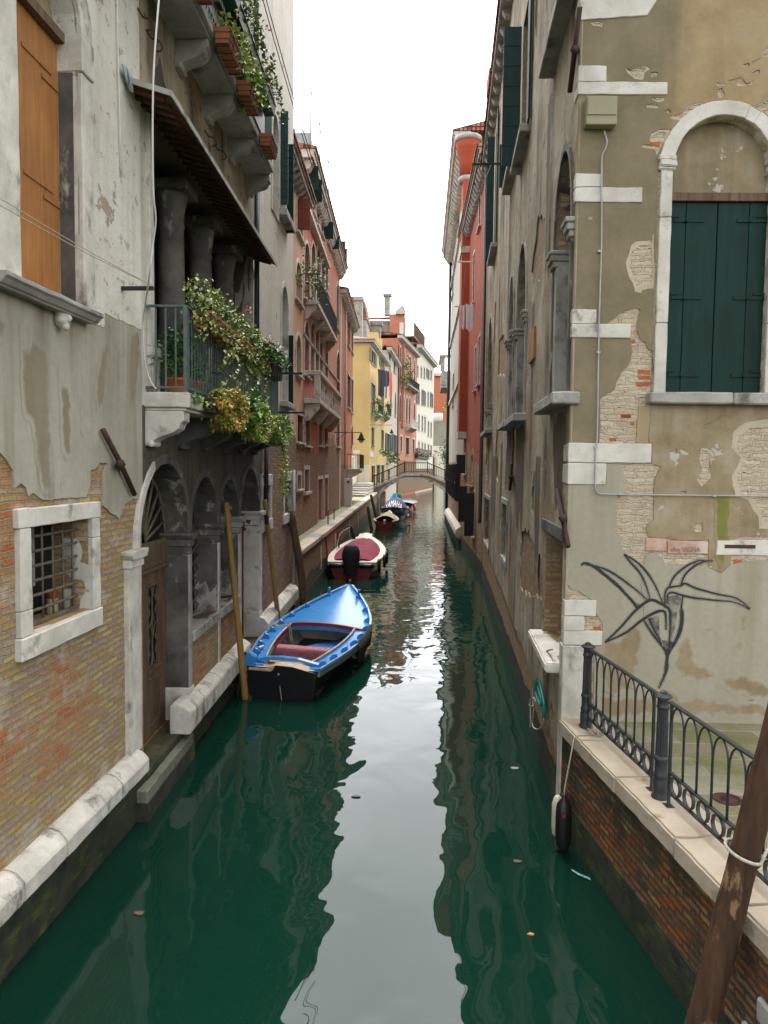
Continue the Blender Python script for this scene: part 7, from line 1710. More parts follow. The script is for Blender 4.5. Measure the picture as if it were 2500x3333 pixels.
def panel(u0, u1, n):
    zt, zl, zb = QZ+.90, QZ+.305, QZ+.125; w = (u1-u0)/n
    p = MB().box(fq, u0-.04, u1+.04, zt, zt+.022, -.022, .022).build('handrail', IRON, rt, bev=.006)
    MB().box(fq, u0, u1, zl-.008, zl+.008, -.016, .016).build('lower_rail', IRON, p); MB().box(fq, u0, u1, zb-.008, zb+.008, -.016, .016).build('bottom_rail', IRON, p)
    for u in (u0, u1):
        MB().box(fq, u-.011, u+.011, QZ+.004, zt, -.011, .011).box(fq, u-.045, u+.045, QZ+.003, QZ+.009, -.035, .035).build('upright', IRON, p)
    for k in range(n):
        a, b = u0+w*k, u0+w*(k+1); c = (a+b)/2; zs = zt-.21
        pts = [fq(a+.004, zl+.006, 0), fq(a+.004, zs, 0)] + [fq(c-(w/2-.004)*math.cos(t*PI/10)**1.0 if True else 0, zs+.205*math.sin(t*PI/10)**.9, 0) for t in range(1, 10)] + [fq(b-.004, zs, 0), fq(b-.004, zl+.006, 0)]
        MB().tube(pts, .0085, 6).build('hoop', IRON, p)
        r = min(w, zl-zb)/2-.006; zc = (zl+zb)/2
        o_ = [(c+(r)*math.cos(2*PI*t/20), zc+(r)*math.sin(2*PI*t/20)) for t in range(20)]; i_ = [(c+(r-.012)*math.cos(2*PI*t/20), zc+(r-.012)*math.sin(2*PI*t/20)) for t in range(20)]
        MB().ring(fq, o_, i_, -.014, .014).build('ring', IRON, p)
gap = RU2-RU1
post(RU1); post(RU2); post(RU2+gap*1.02+.5)
panel(RU1+.085, RU2-.17, 8); panel(RU2+.16, RU2+gap+.36, 9); panel(RU2+gap+.68, RU2+gap+2.4, 9)

# ------------------------------------------------------------------ mooring poles
def pole(p0, p1, r0, r1, mat, name, label, cat='mooring pole', group=None, bend=.0, dz=-1.2, seg=14):
    p0 = Vector(p0); p1 = Vector(p1); d_ = (p1-p0); n = 14; pts = []; rs = []
    lo = dz/d_.z
    for k in range(n+1):
        t = lo+(1-lo)*k/n; q = p0+d_*t
        q = q + Vector((bend*math.sin(t*5.0), bend*math.cos(t*4), 0)); pts.append(q); rs.append((r0+(r1-r0)*max(0, t))*(1+.04*math.sin(k*2.1)))
    return solo(name, MB().tube(pts, rs, seg), mat, label, cat, group)
pole(AtY(2268, 3390, 4.72), AtY(2622, 2010, 4.9), .098, .088, W_PILE, 'mooring_pole', 'thick dark brown wooden pole leaning in front of the iron railing')
pole(G(799, 2275, 0), AtY(736, 1636, 12.55), .062, .045, W_POLE, 'mooring_pole', 'ochre painted pole leaning over the stern of the blue boat, the nearer of the two', group='ochre mooring poles')
pole(AtY(910, 2050, 17.3), AtY(862, 1628, 16.1), .062, .045, W_POLE, 'mooring_pole', 'ochre painted pole standing left of the bow half of the blue boat', group='ochre mooring poles')
pole(AtY(986, 1945, 20.0), AtY(952, 1662, 20.0), .10, .11, W_PILE2, 'mooring_pile', 'crooked rough brown pile roped at its middle beside the end of the white plinth', bend=.035)
for (a, b, y, lab) in (((1211, 1732), (1197, 1648), 49.0, 'thin grey pile left of the small covered boat, the nearer one'), ((1226, 1690), (1207, 1610), 53.5, 'thin grey pile between the quay and the dark blue boat')):
    pole(AtY(*a, y), AtY(*b, y), .11, .10, W_PILE2, 'mooring_pile', lab, 'mooring pole', 'grey piles by the far boats')
pole(AtY(1158, 1775, 33.6), AtY(1141, 1712, 33.6), .08, .07, BPLAS, 'mooring_pile', 'short dark post with a rope at the bow of the burgundy covered boat', 'mooring pole')
for (a, b, y, lab) in (((1067, 1835), (1061, 1748), 28.4, 'red painted stake against the quay left of the burgundy boat stern'), ((1104, 1788), (1098, 1726), 31.5, 'red painted stake against the quay beside the middle of the burgundy boat')):
    pole(AtY(*a, y), AtY(*b, y), .035, .03, W_RED, 'red_stake', lab, 'stake', 'red stakes along the quay')
# rope tying the big pole to the railing
pc = AtY(2425, 2772, 4.78); r = .118
pts = [pc + Vector((r*math.cos(t), r*math.sin(t)*1.05, -.03*math.cos(t+.5))) for t in [(-1.15+ -t_*.25)*1 for t_ in range(0, 17)]]
e_ = AtY(2500, 2760, 5.05)
pts = [e_+Vector((.05, .1, .02)), e_] + pts
solo('mooring_rope', MB().tube(pts, .011, 8), ROPE, 'pale rope looped round the thick brown pole and tied to the railing', 'rope')

# ------------------------------------------------------------------ boats
BLUE = basic('blue_boat_paint', (.045, .26, .60), (.03, .20, .52), 5, .22, .08, 40, .001, spec=.6, c3=(.14, .34, .60), s3=3.0, t3=.66)
HULLK = basic('black_hull_paint', (.008, .008, .010), (.014, .014, .015), 3, .3, .08, 40, .002)
INNER = basic('worn_white_inner_planks', (.42, .40, .35), (.30, .28, .24), 5, .7, .2, 40, .003, c3=(.30, .14, .05), s3=4, t3=.68)
FLOOR = basic('dark_boat_floor', (.07, .072, .07), (.03, .032, .033), 5, .6, .2)
REDP = basic('dark_red_boat_paint', (.28, .02, .03), (.20, .015, .022), 6, .4, .05)
YELP = basic('yellow_paint', (.45, .28, .03), (.38, .22, .025), 6, .5, .05)
WORN = basic('worn_transom_wood', (.52, .42, .33), (.38, .27, .20), 12, .8, .3, 80, .002)
CREAMP = basic('cream_boat_paint', (.62, .57, .44), (.54, .48, .36), 5, .45, .05)
def clothmat(name, c1_, c2_, sc=6, bump=.6):
    m = basic(name, c1_, c2_, sc, .85, bump, 14, .02); return m
CLOTHP = clothmat('faded_pink_cloth', (.40, .16, .18), (.30, .09, .115), 14)
BURG = clothmat('burgundy_tarp', (.25, .02, .058), (.18, .014, .042), 3)
TARPK = clothmat('black_motor_cover', (.012, .012, .014), (.02, .02, .022), 5)
NAVY = clothmat('navy_tarp', (.025, .025, .11), (.018, .018, .085), 3)
TEALC = clothmat('teal_motor_cover', (.01, .13, .105), (.006, .085, .07), 5); CYAN = clothmat('cyan_tarp', (.03, .26, .42), (.02, .2, .34), 5)
GREYC = clothmat('grey_tarp', (.33, .33, .34), (.27, .27, .28), 3, .3); MOSSC = clothmat('mossy_boat_cover', (.27, .23, .13), (.20, .18, .09), 3, .4)
class Hull:
    def __init__(s, L, beam, stern, zs, zm, zb, tmax=.42, bow=.06, pw=1.0, nose=2.2):
        s.L, s.beam, s.stern, s.zs, s.zm, s.zb, s.tmax, s.bow, s.nose = L, beam, stern, zs, zm, zb, tmax, bow, nose
    def b(s, t):
        if t < s.tmax:
            x = t/s.tmax; return (s.stern + (s.beam-s.stern)*math.sin(x*PI/2))/2
        x = (t-s.tmax)/(1-s.tmax); return max(s.bow/2, s.beam/2*(1-x**s.nose)) 
    def z(s, t):
        m = .38
        return s.zm + ((s.zs-s.zm)*((m-t)/m)**2 if t < m else (s.zb-s.zm)*((t-m)/(1-m))**2)
    def y(s, t, f=1.0): return s.L*t - (1-f)*.25*max(0, (t-.8)/.2)
    def sec(s, t, n=7, d=0.0):
        b, z = s.b(t)-d, s.z(t)-d*.2; zb = -.25+.35*max(0, (t-.75)/.25)**2 + d
        pts = []
        for k in range(-n, n+1):
            a = k/n; x = math.copysign(abs(a)**.55, a) if abs(a) > 0 else 0
            q = abs(a)
            zz = zb + (z-zb)*(q**2.4 if q < 1 else 1); xx = b*x*(.80+.20*q)
            pts.append(Vector((xx, s.y(t, q), zz)))
        return pts
    def outer(s, mb, n=24, d=0.0, t0=0.0, t1=1.0):
        rows = [s.sec(t0+(t1-t0)*i/n, 7, d) for i in range(n+1)]
        mb.smooth = True; mb.loft(rows); mb.smooth = False
        mb.add(rows[0], [list(range(len(rows[0])))]); mb.add(rows[-1], [list(range(len(rows[-1])))])
    def band(s, mb, w0, w1, z0, z1, t0, t1, n=20, sides=(-1, 1)):
        """closed strip along the gunwale between offsets w0..w1 inward and heights z0..z1"""
        for sd in sides:
            rows = []
            for i in range(n+1):
                t = t0+(t1-t0)*i/n; b = s.b(t); z = s.z(t); y = s.L*t
                rows.append([Vector((sd*max(b-w0, .0), y, z+z0)), Vector((sd*max(b-w0, .0), y, z+z1)), Vector((sd*max(b-w1, .0), y, z+z1)), Vector((sd*max(b-w1, .0), y, z+z0))])
            mb.loft(rows, True); mb.add(rows[0], [(0, 1, 2, 3)]); mb.add(rows[-1], [(0, 1, 2, 3)])
    def deck(s, mb, t0, t1, dz, camber, inset=.0, n=14, m=10):
        rows = []
        for i in range(n+1):
            t = t0+(t1-t0)*i/n; b = max(.02, s.b(t)-inset); z = s.z(t)+dz
            rows.append([Vector((b*k/m, s.L*t, z+camber*(1-(k/m)**2))) for k in range(-m, m+1)])
        mb.smooth = True; mb.loft(rows); mb.smooth = False; return rows
def L_(mb, name, mat, parent, **k): return mb.build(name, mat, parent, local=True, **k)
# --- blue rowing boat
h = Hull(7.0, 2.12, 1.34, .55, .53, .96, .45, .10, nose=2.0)
bb_ = thing('blue_boat', 'open wooden boat with bright blue decks, black hull and red edged foredeck', 'boat', (-2.46, 13.0, 0), rz=-.078)
bb_.rotation_euler = (0, math.radians(2.0), -.078)
mb = MB(); h.outer(mb); hl = L_(mb, 'hull', HULLK, bb_)
mb = MB(); h.band(mb, -.012, .02, -.10, -.045, .0, .97); L_(mb, 'yellow_strake', YELP, hl)
mb = MB(); h.outer(mb, 20, .05, .02, .62); L_(mb, 'inner_planking', INNER, bb_)
mb = MB(); h.band(mb, -.03, .02, -.045, .055, .0, .985); L_(mb, 'gunwale', BLUE, bb_)
mb = MB(); h.band(mb, -.034, -.022, .02, .062, .0, .985); L_(mb, 'worn_edge', INNER, bb_)
mb = MB(); h.band(mb, .021, .30, -.03, .0, .02, .52); L_(mb, 'side_deck', BLUE, bb_)
mb = MB(); h.band(mb, .302, .33, -.09, .055, .05, .50); L_(mb, 'coaming', INNER, bb_)
for sd in (-1, 1): mb = MB(); h.band(mb, .331, .345, -.05, .05, .24, .50, 20, (sd,)); L_(mb, 'red_inner_trim', REDP, bb_)
mb = MB(); rows = h.deck(mb, .50, .975, -.005, .10, .02); L_(mb, 'foredeck', BLUE, bb_)
mb = MB(); r0_ = rows[0]; mb.loft([[p+Vector((0, -.05, .012)) for p in r0_], [p+Vector((0, .02, .014)) for p in r0_], [p+Vector((0, .02, -.06)) for p in r0_], [p+Vector((0, -.05, -.06)) for p in r0_], [p+Vector((0, -.05, .012)) for p in r0_]]); L_(mb, 'red_edge', REDP, bb_)
mb = MB(); mb.loft([[p+Vector((0, -.02, -.06)) for p in r0_], [Vector((p.x, p.y-.02, p.z-.16)) for p in r0_]]); L_(mb, 'deck_beam', BLUE, bb_)
for sd in (-1, 1):
    for t in (.05, .13, .22, .31, .40, .50, .60, .72):
        b = h.b(t); z = h.z(t); y = h.L*t; mb = MB()
        pr = [(0, 0), (.14, 0)] + [(.14*math.cos(a_*PI/12), .11*math.sin(a_*PI/12)) for a_ in range(1, 6)] + [(0, .11)]
        mb.prism(lambda a, c, e, b=b, y=y, z=z, sd=sd: Vector((sd*(b-.02-a), y+e, z-.0+c)), pr, -.025, .025); L_(mb, 'knee', BLUE, bb_)
for sd in (-1, 1):
    t = .86; mb = MB(); x = sd*(h.b(t)-.09); mb.box(None, x-.05, x+.05, h.L*t-.08, h.L*t+.08, h.z(t), h.z(t)+.09); mb.tube([(x, h.L*t, h.z(t)+.05), (x+sd*.015, h.L*t+.01, h.z(t)+.19), (x+sd*.018, h.L*t+.01, h.z(t)+.24)], [.03, .035, .045], 10); L_(mb, 'bitt', BLUE, bb_, bev=.004)
mb = MB(); mb.box(None, -.03, .03, h.L*.985-.03, h.L*.985+.05, .8, h.zb+.16); L_(mb, 'stem_post', REDP, bb_, bev=.005)
# floor, ribs, thwarts
mb = MB()
for k in range(9):
    x = -.56+k*.14; mb.box(None, x-.065, x+.065, .25, 4.6, .035, .06)
L_(mb, 'floor_boards', FLOOR, bb_)
for k in range(9):
    t = .06+k*.06; b = h.b(t)
    for sd in (-1, 1):
        mb = MB(); so = h.sec(t, 7, .045)[9:]; si = h.sec(t, 7, .10)[9:]; mb.prism(lambda a, c, e, t=t, sd=sd: Vector((sd*a, h.L*t+e, c)), [(q.x, q.z-.05) for q in so]+[(q.x, q.z-.05) for q in reversed(si)], -.045, .045); L_(mb, 'rib', INNER, bb_)
mb = MB(); h.band(mb, .20, .24, -.26, -.17, .04, .52); L_(mb, 'stringer', INNER, bb_)
for t, w, z, mt, nm in ((.30, .24, .40, INNER, 'thwart'), (.17, .10, .34, YELP, 'stretcher'), (.10, .12, .25, INNER, 'stretcher'), (.36, .10, .22, INNER, 'stretcher'), (.40, .14, .14, INNER, 'stretcher')):
    b = h.b(t)-.12; mb = MB(); mb.box(None, -b, b, h.L*t-w/2, h.L*t+w/2, z-.04, z); L_(mb, nm, mt, bb_, bev=.005)
mb = MB(); mb.prism(None, [(-.25, 3.05), (.15, 2.9), (.55, 3.0), (.72, 3.15), (.62, 3.9), (.35, 4.2), (.2, 3.6), (-.1, 3.35)], .165, .20)
L_(mb, 'broken_floor_panel', BLUE, bb_)
# transom: curved blue beam, bare worn ledge, outboard notch
mb = MB(); zt = h.z(0)
arc_ = [(-.66, -.02), (-.4, .05), (-.1, .075), (.2, .06), (.66, -.03)]
mb.loft([[Vector((x, .42-.0*x, zt+zz-.0)) for x, zz in arc_], [Vector((x, .42, zt+zz+.05)) for x, zz in arc_], [Vector((x, .30, zt+zz+.05)) for x, zz in arc_], [Vector((x, .30, zt+zz)) for x, zz in arc_], [Vector((x, .42, zt+zz)) for x, zz in arc_]]); L_(mb, 'stern_beam', BLUE, bb_)
mb = MB(); mb.prism(lambda a, c, e: Vector((a, e, c)), [(-.62, zt-.02), (-.22, zt-.02), (-.20, zt+.03), (-.12, zt+.055), (.2, zt+.05), (.62, zt-.04), (.62, zt-.08), (-.62, zt-.08)], -.03, .30); L_(mb, 'worn_ledge', WORN, bb_)
mb = MB(); mb.prism(lambda a, c, e: Vector((a, e, c)), [(-.16, zt-.02), (-.12, zt+.06), (.2, zt+.055), (.64, zt-.035), (.60, zt-.5), (.45, -.1), (-.45, -.1), (-.58, zt-.5), (-.64, zt-.06), (-.2, zt-.06)], -.055, -.032); L_(mb, 'transom', HULLK, bb_)
mb = MB(); mb.prism(lambda a, c, e: Vector((a, e, c)), [(-.70, zt-.12), (-.55, zt-.03), (-.50, zt+.16), (-.62, zt+.24), (-.72, zt+.22), (-.76, zt+.1)], .02, .16); L_(mb, 'stern_horn', BLUE, bb_, bev=.02)
mb = MB(); mb.tube([(-.02, -.07, zt-.3), (.04, -.08, zt-.62)], .008, 6); L_(mb, 'rudder_rod', PIPEG, bb_); mb = MB(); mb.lathe((-.05, -.065, zt-.09), [(.02, 0), (.02, .012)], 10, axis=(0, -1, 0)); L_(mb, 'stern_fitting', PIPEG, bb_)
mb = MB(); rows = []
for i in range(9):
    t = .30+.24*i/8; b = h.b(t)+.035; rows.append([Vector((b-.06, h.L*t, h.z(t)+.07)), Vector((b+.0, h.L*t, h.z(t)+.075)), Vector((b+.03, h.L*t, h.z(t)-.1)), Vector((b+.0, h.L*t, h.z(t)-.34-.1*math.sin(i*.9))), Vector((b-.06, h.L*t, h.z(t)-.42))])
mb.smooth = True; mb.loft(rows); L_(mb, 'side_mat', TARPK, bb_)
# cloth on the thwart, a thing of its own
CM = bb_.matrix_basis.copy()
def place(o): 
    o.matrix_world = CM; return o
mb = MB(); t = .30; n = 26; rows = []
prof = [(.13, -.02, .15), (.14, -.2, .03), (.12, 0, .0), (-.12, .0, .0), (-.14, -.04, .0), (-.155, -.11, .05), (-.15, -.19, .12)]
for i in range(n+1):
    x = -.82+1.64*i/n; row = []
    for (dy, dz, k) in ((.15, -.10, 1), (.135, -.01, .3), (.12, .012, .1), (-.1, .014, .1), (-.14, -.005, .3), (-.16, -.09, 1), (-.165, -.18, 1.6)):
        f = mnoise.noise(Vector((x*5, dz*9, dy*4))); g_ = mnoise.noise(Vector((x*13, dz*14, 3)))
        row.append(Vector((x*(1.0+.02*k), h.L*t+dy+.025*k*f+.012*k*g_, .405+dz*(1+.35*f*k)+(.12 if (abs(x) > .7 and dz > -.05) else 0)*max(0, (abs(x)-.7)/.12)+.01*g_*k)))
    rows.append(row)
mb.smooth = True; mb.loft(rows); o = mb.build('draped_cloth', CLOTHP, None, local=True); o.matrix_world = CM; o['label'] = 'faded pink patterned cloth draped over the seat of the blue boat'; o['category'] = 'cloth'
mb = MB(); c = CM @ Vector((-.80, h.L*.16, h.z(.16)+.045)); d_ = CM.to_3x3() @ Vector((.35, 1, 0))
mb.lathe(c, [(.012, 0), (.014, .02), (.035, .05), (.038, .17), (.03, .19)], 12, axis=d_); mb.mi = 1; mb.lathe(c, [(.042, -.06), (.045, -.05), (.04, .0)], 10, axis=d_)
solo('plastic_bottle', mb, [basic('clear_plastic_bottle', (.42, .48, .58), (.35, .42, .55), 9, .15, 0), basic('blue_cap', (.03, .05, .42), None, 8, .3, 0)], 'small clear and blue plastic bottle lying on the left side deck of the blue boat', 'bottle')
# ropes of the blue boat
def W3(x, y, z): return CM @ Vector((x, y, z))
pp = G(806, 2225, .0); 
pts = smoothline([tuple(p) for p in (W3(-.2-.45, .62, h.z(.08)+.04), W3(-.72, .35, zt+.12), W3(-.80, .08, zt+.14), Vector((-3.12, 13.05, .80)), Vector((-3.25, 13.12, .80)), Vector((-3.29, 13.28, .74)), Vector((-3.22, 13.42, .66)), Vector((-3.10, 13.32, .60)), W3(-.80, .12, zt-.05), W3(-.82, .1, .2), W3(-.86, .1, -.05))], 5)
solo('stern_rope', MB().tube(pts, .018, 8), ROPED, 'dark rope tying the stern of the blue boat to the ochre pole', 'rope')
pts = smoothline([tuple(p) for p in (W3(-1.09, h.L*.44, h.z(.44)-.2), W3(-1.10, h.L*.44, h.z(.44)+.07), W3(-.95, h.L*.445, h.z(.44)+.05), W3(-.76, h.L*.45, h.z(.44)+.09), W3(-.70, h.L*.45, h.z(.44)-.02), W3(-.66, h.L*.46, .2))], 5)
solo('deck_rope', MB().tube(pts, .014, 8).tube([Vector(p)+Vector((.03, .05, .006)) for p in pts], .013, 8), ROPE, 'doubled pale rope lying across the left gunwale of the blue boat', 'rope')

# --- burgundy covered motor boat
h2 = Hull(7.2, 2.16, 1.70, .60, .62, 1.02, .38, .5, nose=2.6)
rb = thing('burgundy_boat', 'motor boat with cream gunwale, burgundy tarpaulin, dark red stern and black covered outboard', 'boat', (-2.54, 27.4, 0), rz=.0)
mb = MB(); h2.outer(mb); hl = L_(mb, 'hull', HULLK, rb)
mb = MB(); mb.prism(lambda a, c, e: Vector((a, e, c)), [(-.80, .54), (.80, .54), (.70, .1), (.55, -.1), (-.55, -.1), (-.70, .1)], -.03, -.002); L_(mb, 'transom', REDP, rb)
mb = MB(); h2.band(mb, -.05, .24, -.10, .03, .0, 1.0, 30); L_(mb, 'gunwale', CREAMP, rb)
mb = MB(); h2.deck(mb, .86, 1.0, .02, .05, .02); L_(mb, 'bow_deck', CREAMP, rb)
mb = MB(); 
for t in (0.012,):
    mb.box(None, -.82, -.28, -.02, .26, .53, .645); mb.box(None, .28, .82, -.02, .26, .53, .645)
L_(mb, 'stern_deck', CREAMP, rb, bev=.02)
mb = MB(); rows = []; n = 30; m = 14
for i in range(n+1):
    t = .055+.80*i/n; b = max(.05, h2.b(t)-.2); arch = .34*math.sin(PI*min(1, (i/n)*.92+.06))**.7; row = []
    for k in range(-m, m+1):
        x = k/m; f = mnoise.noise(Vector((x*2.2, t*14, 1)))*.05+.03*math.sin(t*55+x*4+2*mnoise.noise(Vector((x*3, t*5, 7))))*(1-abs(x)); row.append(Vector((b*x, h2.L*t, h2.z(t)+.035+arch*(1-abs(x)**2.2)+f*(1-x*x))))
    rows.append(row)
mb.smooth = True; mb.loft(rows); mb.add(rows[0]+[Vector((p.x, p.y, h2.z(.05))) for p in rows[0]], [(i, i+1, len(rows[0])+i+1, len(rows[0])+i) for i in range(len(rows[0])-1)]); L_(mb, 'tarpaulin', BURG, rb)
mb = MB(); prof = [(0, .98, .16), (.0, .93, .22), (0, .8, .27), (-.02, .62, .28), (-.06, .45, .25), (-.10, .30, .20), (-.12, .14, .21), (-.12, .02, .17)]
rows = []
for j, (dy, z, r_) in enumerate(prof):
    rows.append([Vector((1.2*r_*math.cos(2*PI*k/18)*(1+.10*math.sin(k*3+j)*(j/7)), -.28+dy+r_*1.25*math.sin(2*PI*k/18)*(1+.08*math.cos(k*4+j)*(j/7)), z*1.15+.16)) for k in range(18)])
mb.smooth = True; mb.loft(rows, True); mb.add(rows[0], [list(range(18))]); mb.add(rows[-1], [list(range(18))]); om = L_(mb, 'outboard_motor', TARPK, rb)
mb = MB(); mb.tube([Vector((.30*math.cos(2*PI*k/16), -.30+.36*math.sin(2*PI*k/16), .66-.05*math.sin(k))) for k in range(16)], .012, 6, closed=True); L_(mb, 'cover_cord', ROPED, om)
for x in (-.56, .56):
    mb = MB(); mb.tube([(x-.28, -.1, .49), (x-.15, -.12, .50), (x+.15, -.12, .50), (x+.28, -.1, .49)], [.06, .085, .085, .06], 10); L_(mb, 'stern_fender', BPLAS, rb)
for sd, t in ((1, .42), (1, .55), (1, .25), (-1, .25), (-1, .5), (1, .06)):
    mb = MB(); x = sd*(h2.b(t)+.10); y = h2.L*t; mb.tube([(x, y+.16*math.cos(2*PI*k/16), h2.z(t)-.16+.22*math.sin(2*PI*k/16)) for k in range(16)], .06, 8, closed=True); L_(mb, 'tyre_fender', BPLAS, rb)
pq_ = rb.location
solo('bow_rope', MB().tube(smoothline([tuple(AtY(1141, 1716, 33.6)), (-3.45, 32.0, 1.3), (-3.5, 31.0, .85), (-3.45, 30.6, .7)], 4), .016, 6), ROPE, 'pale rope from the short dark post down to the burgundy boat', 'rope')

# --- small boat with mossy cover
h3 = Hull(4.6, 1.62, 1.1, .62, .62, .95, .30, .3, nose=2.2)
sb_ = thing('covered_rowboat', 'small dark red rowboat under a mossy beige cover behind the burgundy boat', 'boat', (-2.35, 48.6, 0), rz=-.03)
mb = MB(); h3.outer(mb); L_(mb, 'hull', REDP if False else W_RED, sb_)
mb = MB(); h3.band(mb, -.03, .06, -.03, .03, 0, 1, 20); L_(mb, 'gunwale', CREAMP, sb_)
mb = MB(); h3.deck(mb, .10, .72, .03, .30, .01); cv = L_(mb, 'boat_cover', MOSSC, sb_)
mb = MB(); h3.deck(mb, .74, 1.0, .02, .12, .02); L_(mb, 'foredeck', PINKST, sb_)
mb = MB(); mb.box(None, -.5, .5, .02, .35, .42, .46); mb.box(None, -.06, .06, -.05, .5, .44, .70); L_(mb, 'stern_seat', CREAMP, sb_)
# --- dark blue boat, bow towards us
h4 = Hull(5.6, 2.1, 1.7, .95, .95, 1.12, .45, .15, nose=2.6)
db = thing('navy_boat', 'dark blue boat with navy tarpaulin and white lettering, bow turned towards the camera', 'boat', (-1.95, 61.2, 0), rz=PI-.02)
mb = MB(); h4.outer(mb); L_(mb, 'hull', basic('navy_hull_paint', (.015, .018, .07), (.01, .012, .05), 4, .35, .05), db)
mb = MB(); h4.band(mb, -.05, .14, -.10, .04, 0, 1, 24); L_(mb, 'gunwale', IRONB, db)
mb = MB(); h4.band(mb, -.06, .02, -.34, -.12, 0, 1, 24); L_(mb, 'rubbing_band', IRON, db)
mb = MB(); rows = []
for i in range(17):
    t = .05+.86*i/16; b = max(.1, h4.b(t)-.1); ar = .72*min(1, (16-i)/5.5)**.75; rows.append([Vector((b*k/12, h4.L*t, h4.z(t)+.05+ar*(1-abs(k/12)**2.2))) for k in range(-12, 13)])
mb.smooth = True; mb.loft(rows); tp_ = L_(mb, 'tarpaulin', NAVY, db)
# lettering lies on the sloping front of the tarpaulin
def tarp_pt(a, s):   # a across -1..1, s from the bow up the slope 0..1
    t = .91-.25*s; b = max(.1, h4.b(t)-.1); i = (t-.05)/.86*16; ar = .72*min(1, (16-i)/5.5)**.75; return Vector((a, h4.L*t+.02, h4.z(t)+.075+ar*(1-abs(a/b)**2.2)))
cu = bpy.data.curves.new('lettering', 'FONT'); cu.body = 'YAMAHA'; cu.size = 1; cu.align_x = 'CENTER'; ob = bpy.data.objects.new('lettering', cu); COL.objects.link(ob)
me = ob.evaluated_get(bpy.context.evaluated_depsgraph_get()).to_mesh(); bmx = bmesh.new(); bmx.from_mesh(me); bmesh.ops.triangulate(bmx, faces=bmx.faces); bmesh.ops.subdivide_edges(bmx, edges=bmx.edges, cuts=2)
mb = MB(); xs_ = [v.co.x for v in bmx.verts]; xmx = max(abs(min(xs_)), max(xs_)); bmx.verts.index_update()
mb.add([tarp_pt(-v.co.x/xmx*.66, .05+v.co.y/.72*.80) for v in bmx.verts], [[v.index for v in f.verts] for f in bmx.faces]); bmx.free(); ob.evaluated_get(bpy.context.evaluated_depsgraph_get()).to_mesh_clear(); bpy.data.objects.remove(ob)
L_(mb, 'lettering', WHITE, tp_)
mb = MB(); mb.tube([(-1.12, 2.9, .95), (-1.14, 2.9, .55)], [.10, .13], 10); mb.tube([(-1.13, 2.9, .3), (-1.13, 2.9, .52)], .1, 10); L_(mb, 'red_fender', FL_R, db)
mb = MB(); mb.lathe((-1.05, 3.6, .28), [(.05, 0), (.13, .08), (.14, .18), (.06, .28)], 12); L_(mb, 'white_buoy', WHITE, db)
mb = MB(); rows = []
for i in range(7): rows.append([Vector((.18+.42*math.cos(2*PI*k/14)*(1-.12*i)*(1+.1*math.sin(k*2+i)), .4+.5*math.sin(2*PI*k/14)*(1-.12*i), 1.5+.09*i)) for k in range(14)])
mb.smooth = True; mb.loft(rows, True); mb.add(rows[-1], [list(range(14))]); L_(mb, 'motor_cover', CYAN, db)
# --- grey boat with teal motor cover under the bridge
h5 = Hull(6.0, 2.3, 2.0, .75, .75, .95, .4, .5, nose=3)
gb = thing('grey_boat', 'flat grey covered boat with a teal motor cover lying beyond the footbridge', 'boat', (-1.75, 69.5, 0), rz=-.10)
mb = MB(); h5.outer(mb); L_(mb, 'hull', HULLK, gb)
mb = MB(); h5.deck(mb, .0, .96, .05, .14, -.03); L_(mb, 'flat_cover', GREYC, gb)
mb = MB(); rows = []
for j, (z, r_) in enumerate(((1.75, .12), (1.7, .28), (1.5, .36), (1.2, .38), (.85, .42), (.5, .50), (.2, .48))): rows.append([Vector((-.35+r_*math.cos(2*PI*k/16)*(1+.12*math.sin(k*3+j)*(j/7)), -.35+r_*math.sin(2*PI*k/16)*(1+.1*math.cos(k*5)*(j/7)), z)) for k in range(16)])
mb.smooth = True; mb.loft(rows, True); mb.add(rows[0], [list(range(16))]); L_(mb, 'motor_cover', TEALC, gb)
mb = MB(); mb.tube([(1.12, .4, .75), (1.18, .4, .1)], .12, 8); L_(mb, 'red_fender', FL_R, gb)
# --- pale prow along the far right wall
h6 = Hull(4.5, 1.1, .8, .6, .6, .9, .4, .1); 

# ------------------------------------------------------------------ plants
def leafmass(mb, n, cfn, size, mats, up=.4, seed=1, spread=1.0):
    r_ = random.Random(seed)
    for k in range(n):
        p = cfn(r_); mb.mi = r_.choices(range(len(mats)), [m_[1] for m_ in mats])[0]
        d_ = Vector((r_.uniform(-1, 1), r_.uniform(-1, 1), r_.uniform(-1, 1)+up)); mb.leaf(p, d_, Vector((r_.uniform(-.4, .4), r_.uniform(-.4, .4), 1)), size*r_.uniform(.6, 1.3), size*r_.uniform(.55, .95))
    mb.mi = 0
def flowers(mb, pts, r, mi, seed=1):
    r_ = random.Random(seed); mb.mi = mi
    for p in pts:
        for k in range(14):
            d_ = Vector((r_.gauss(0, 1), r_.gauss(0, 1), r_.gauss(0, 1)+.3)).normalized(); mb.leaf(p+d_*r*.5, d_, Vector((0, 0, 1)), r*.9, r*.8)
    mb.mi = 0
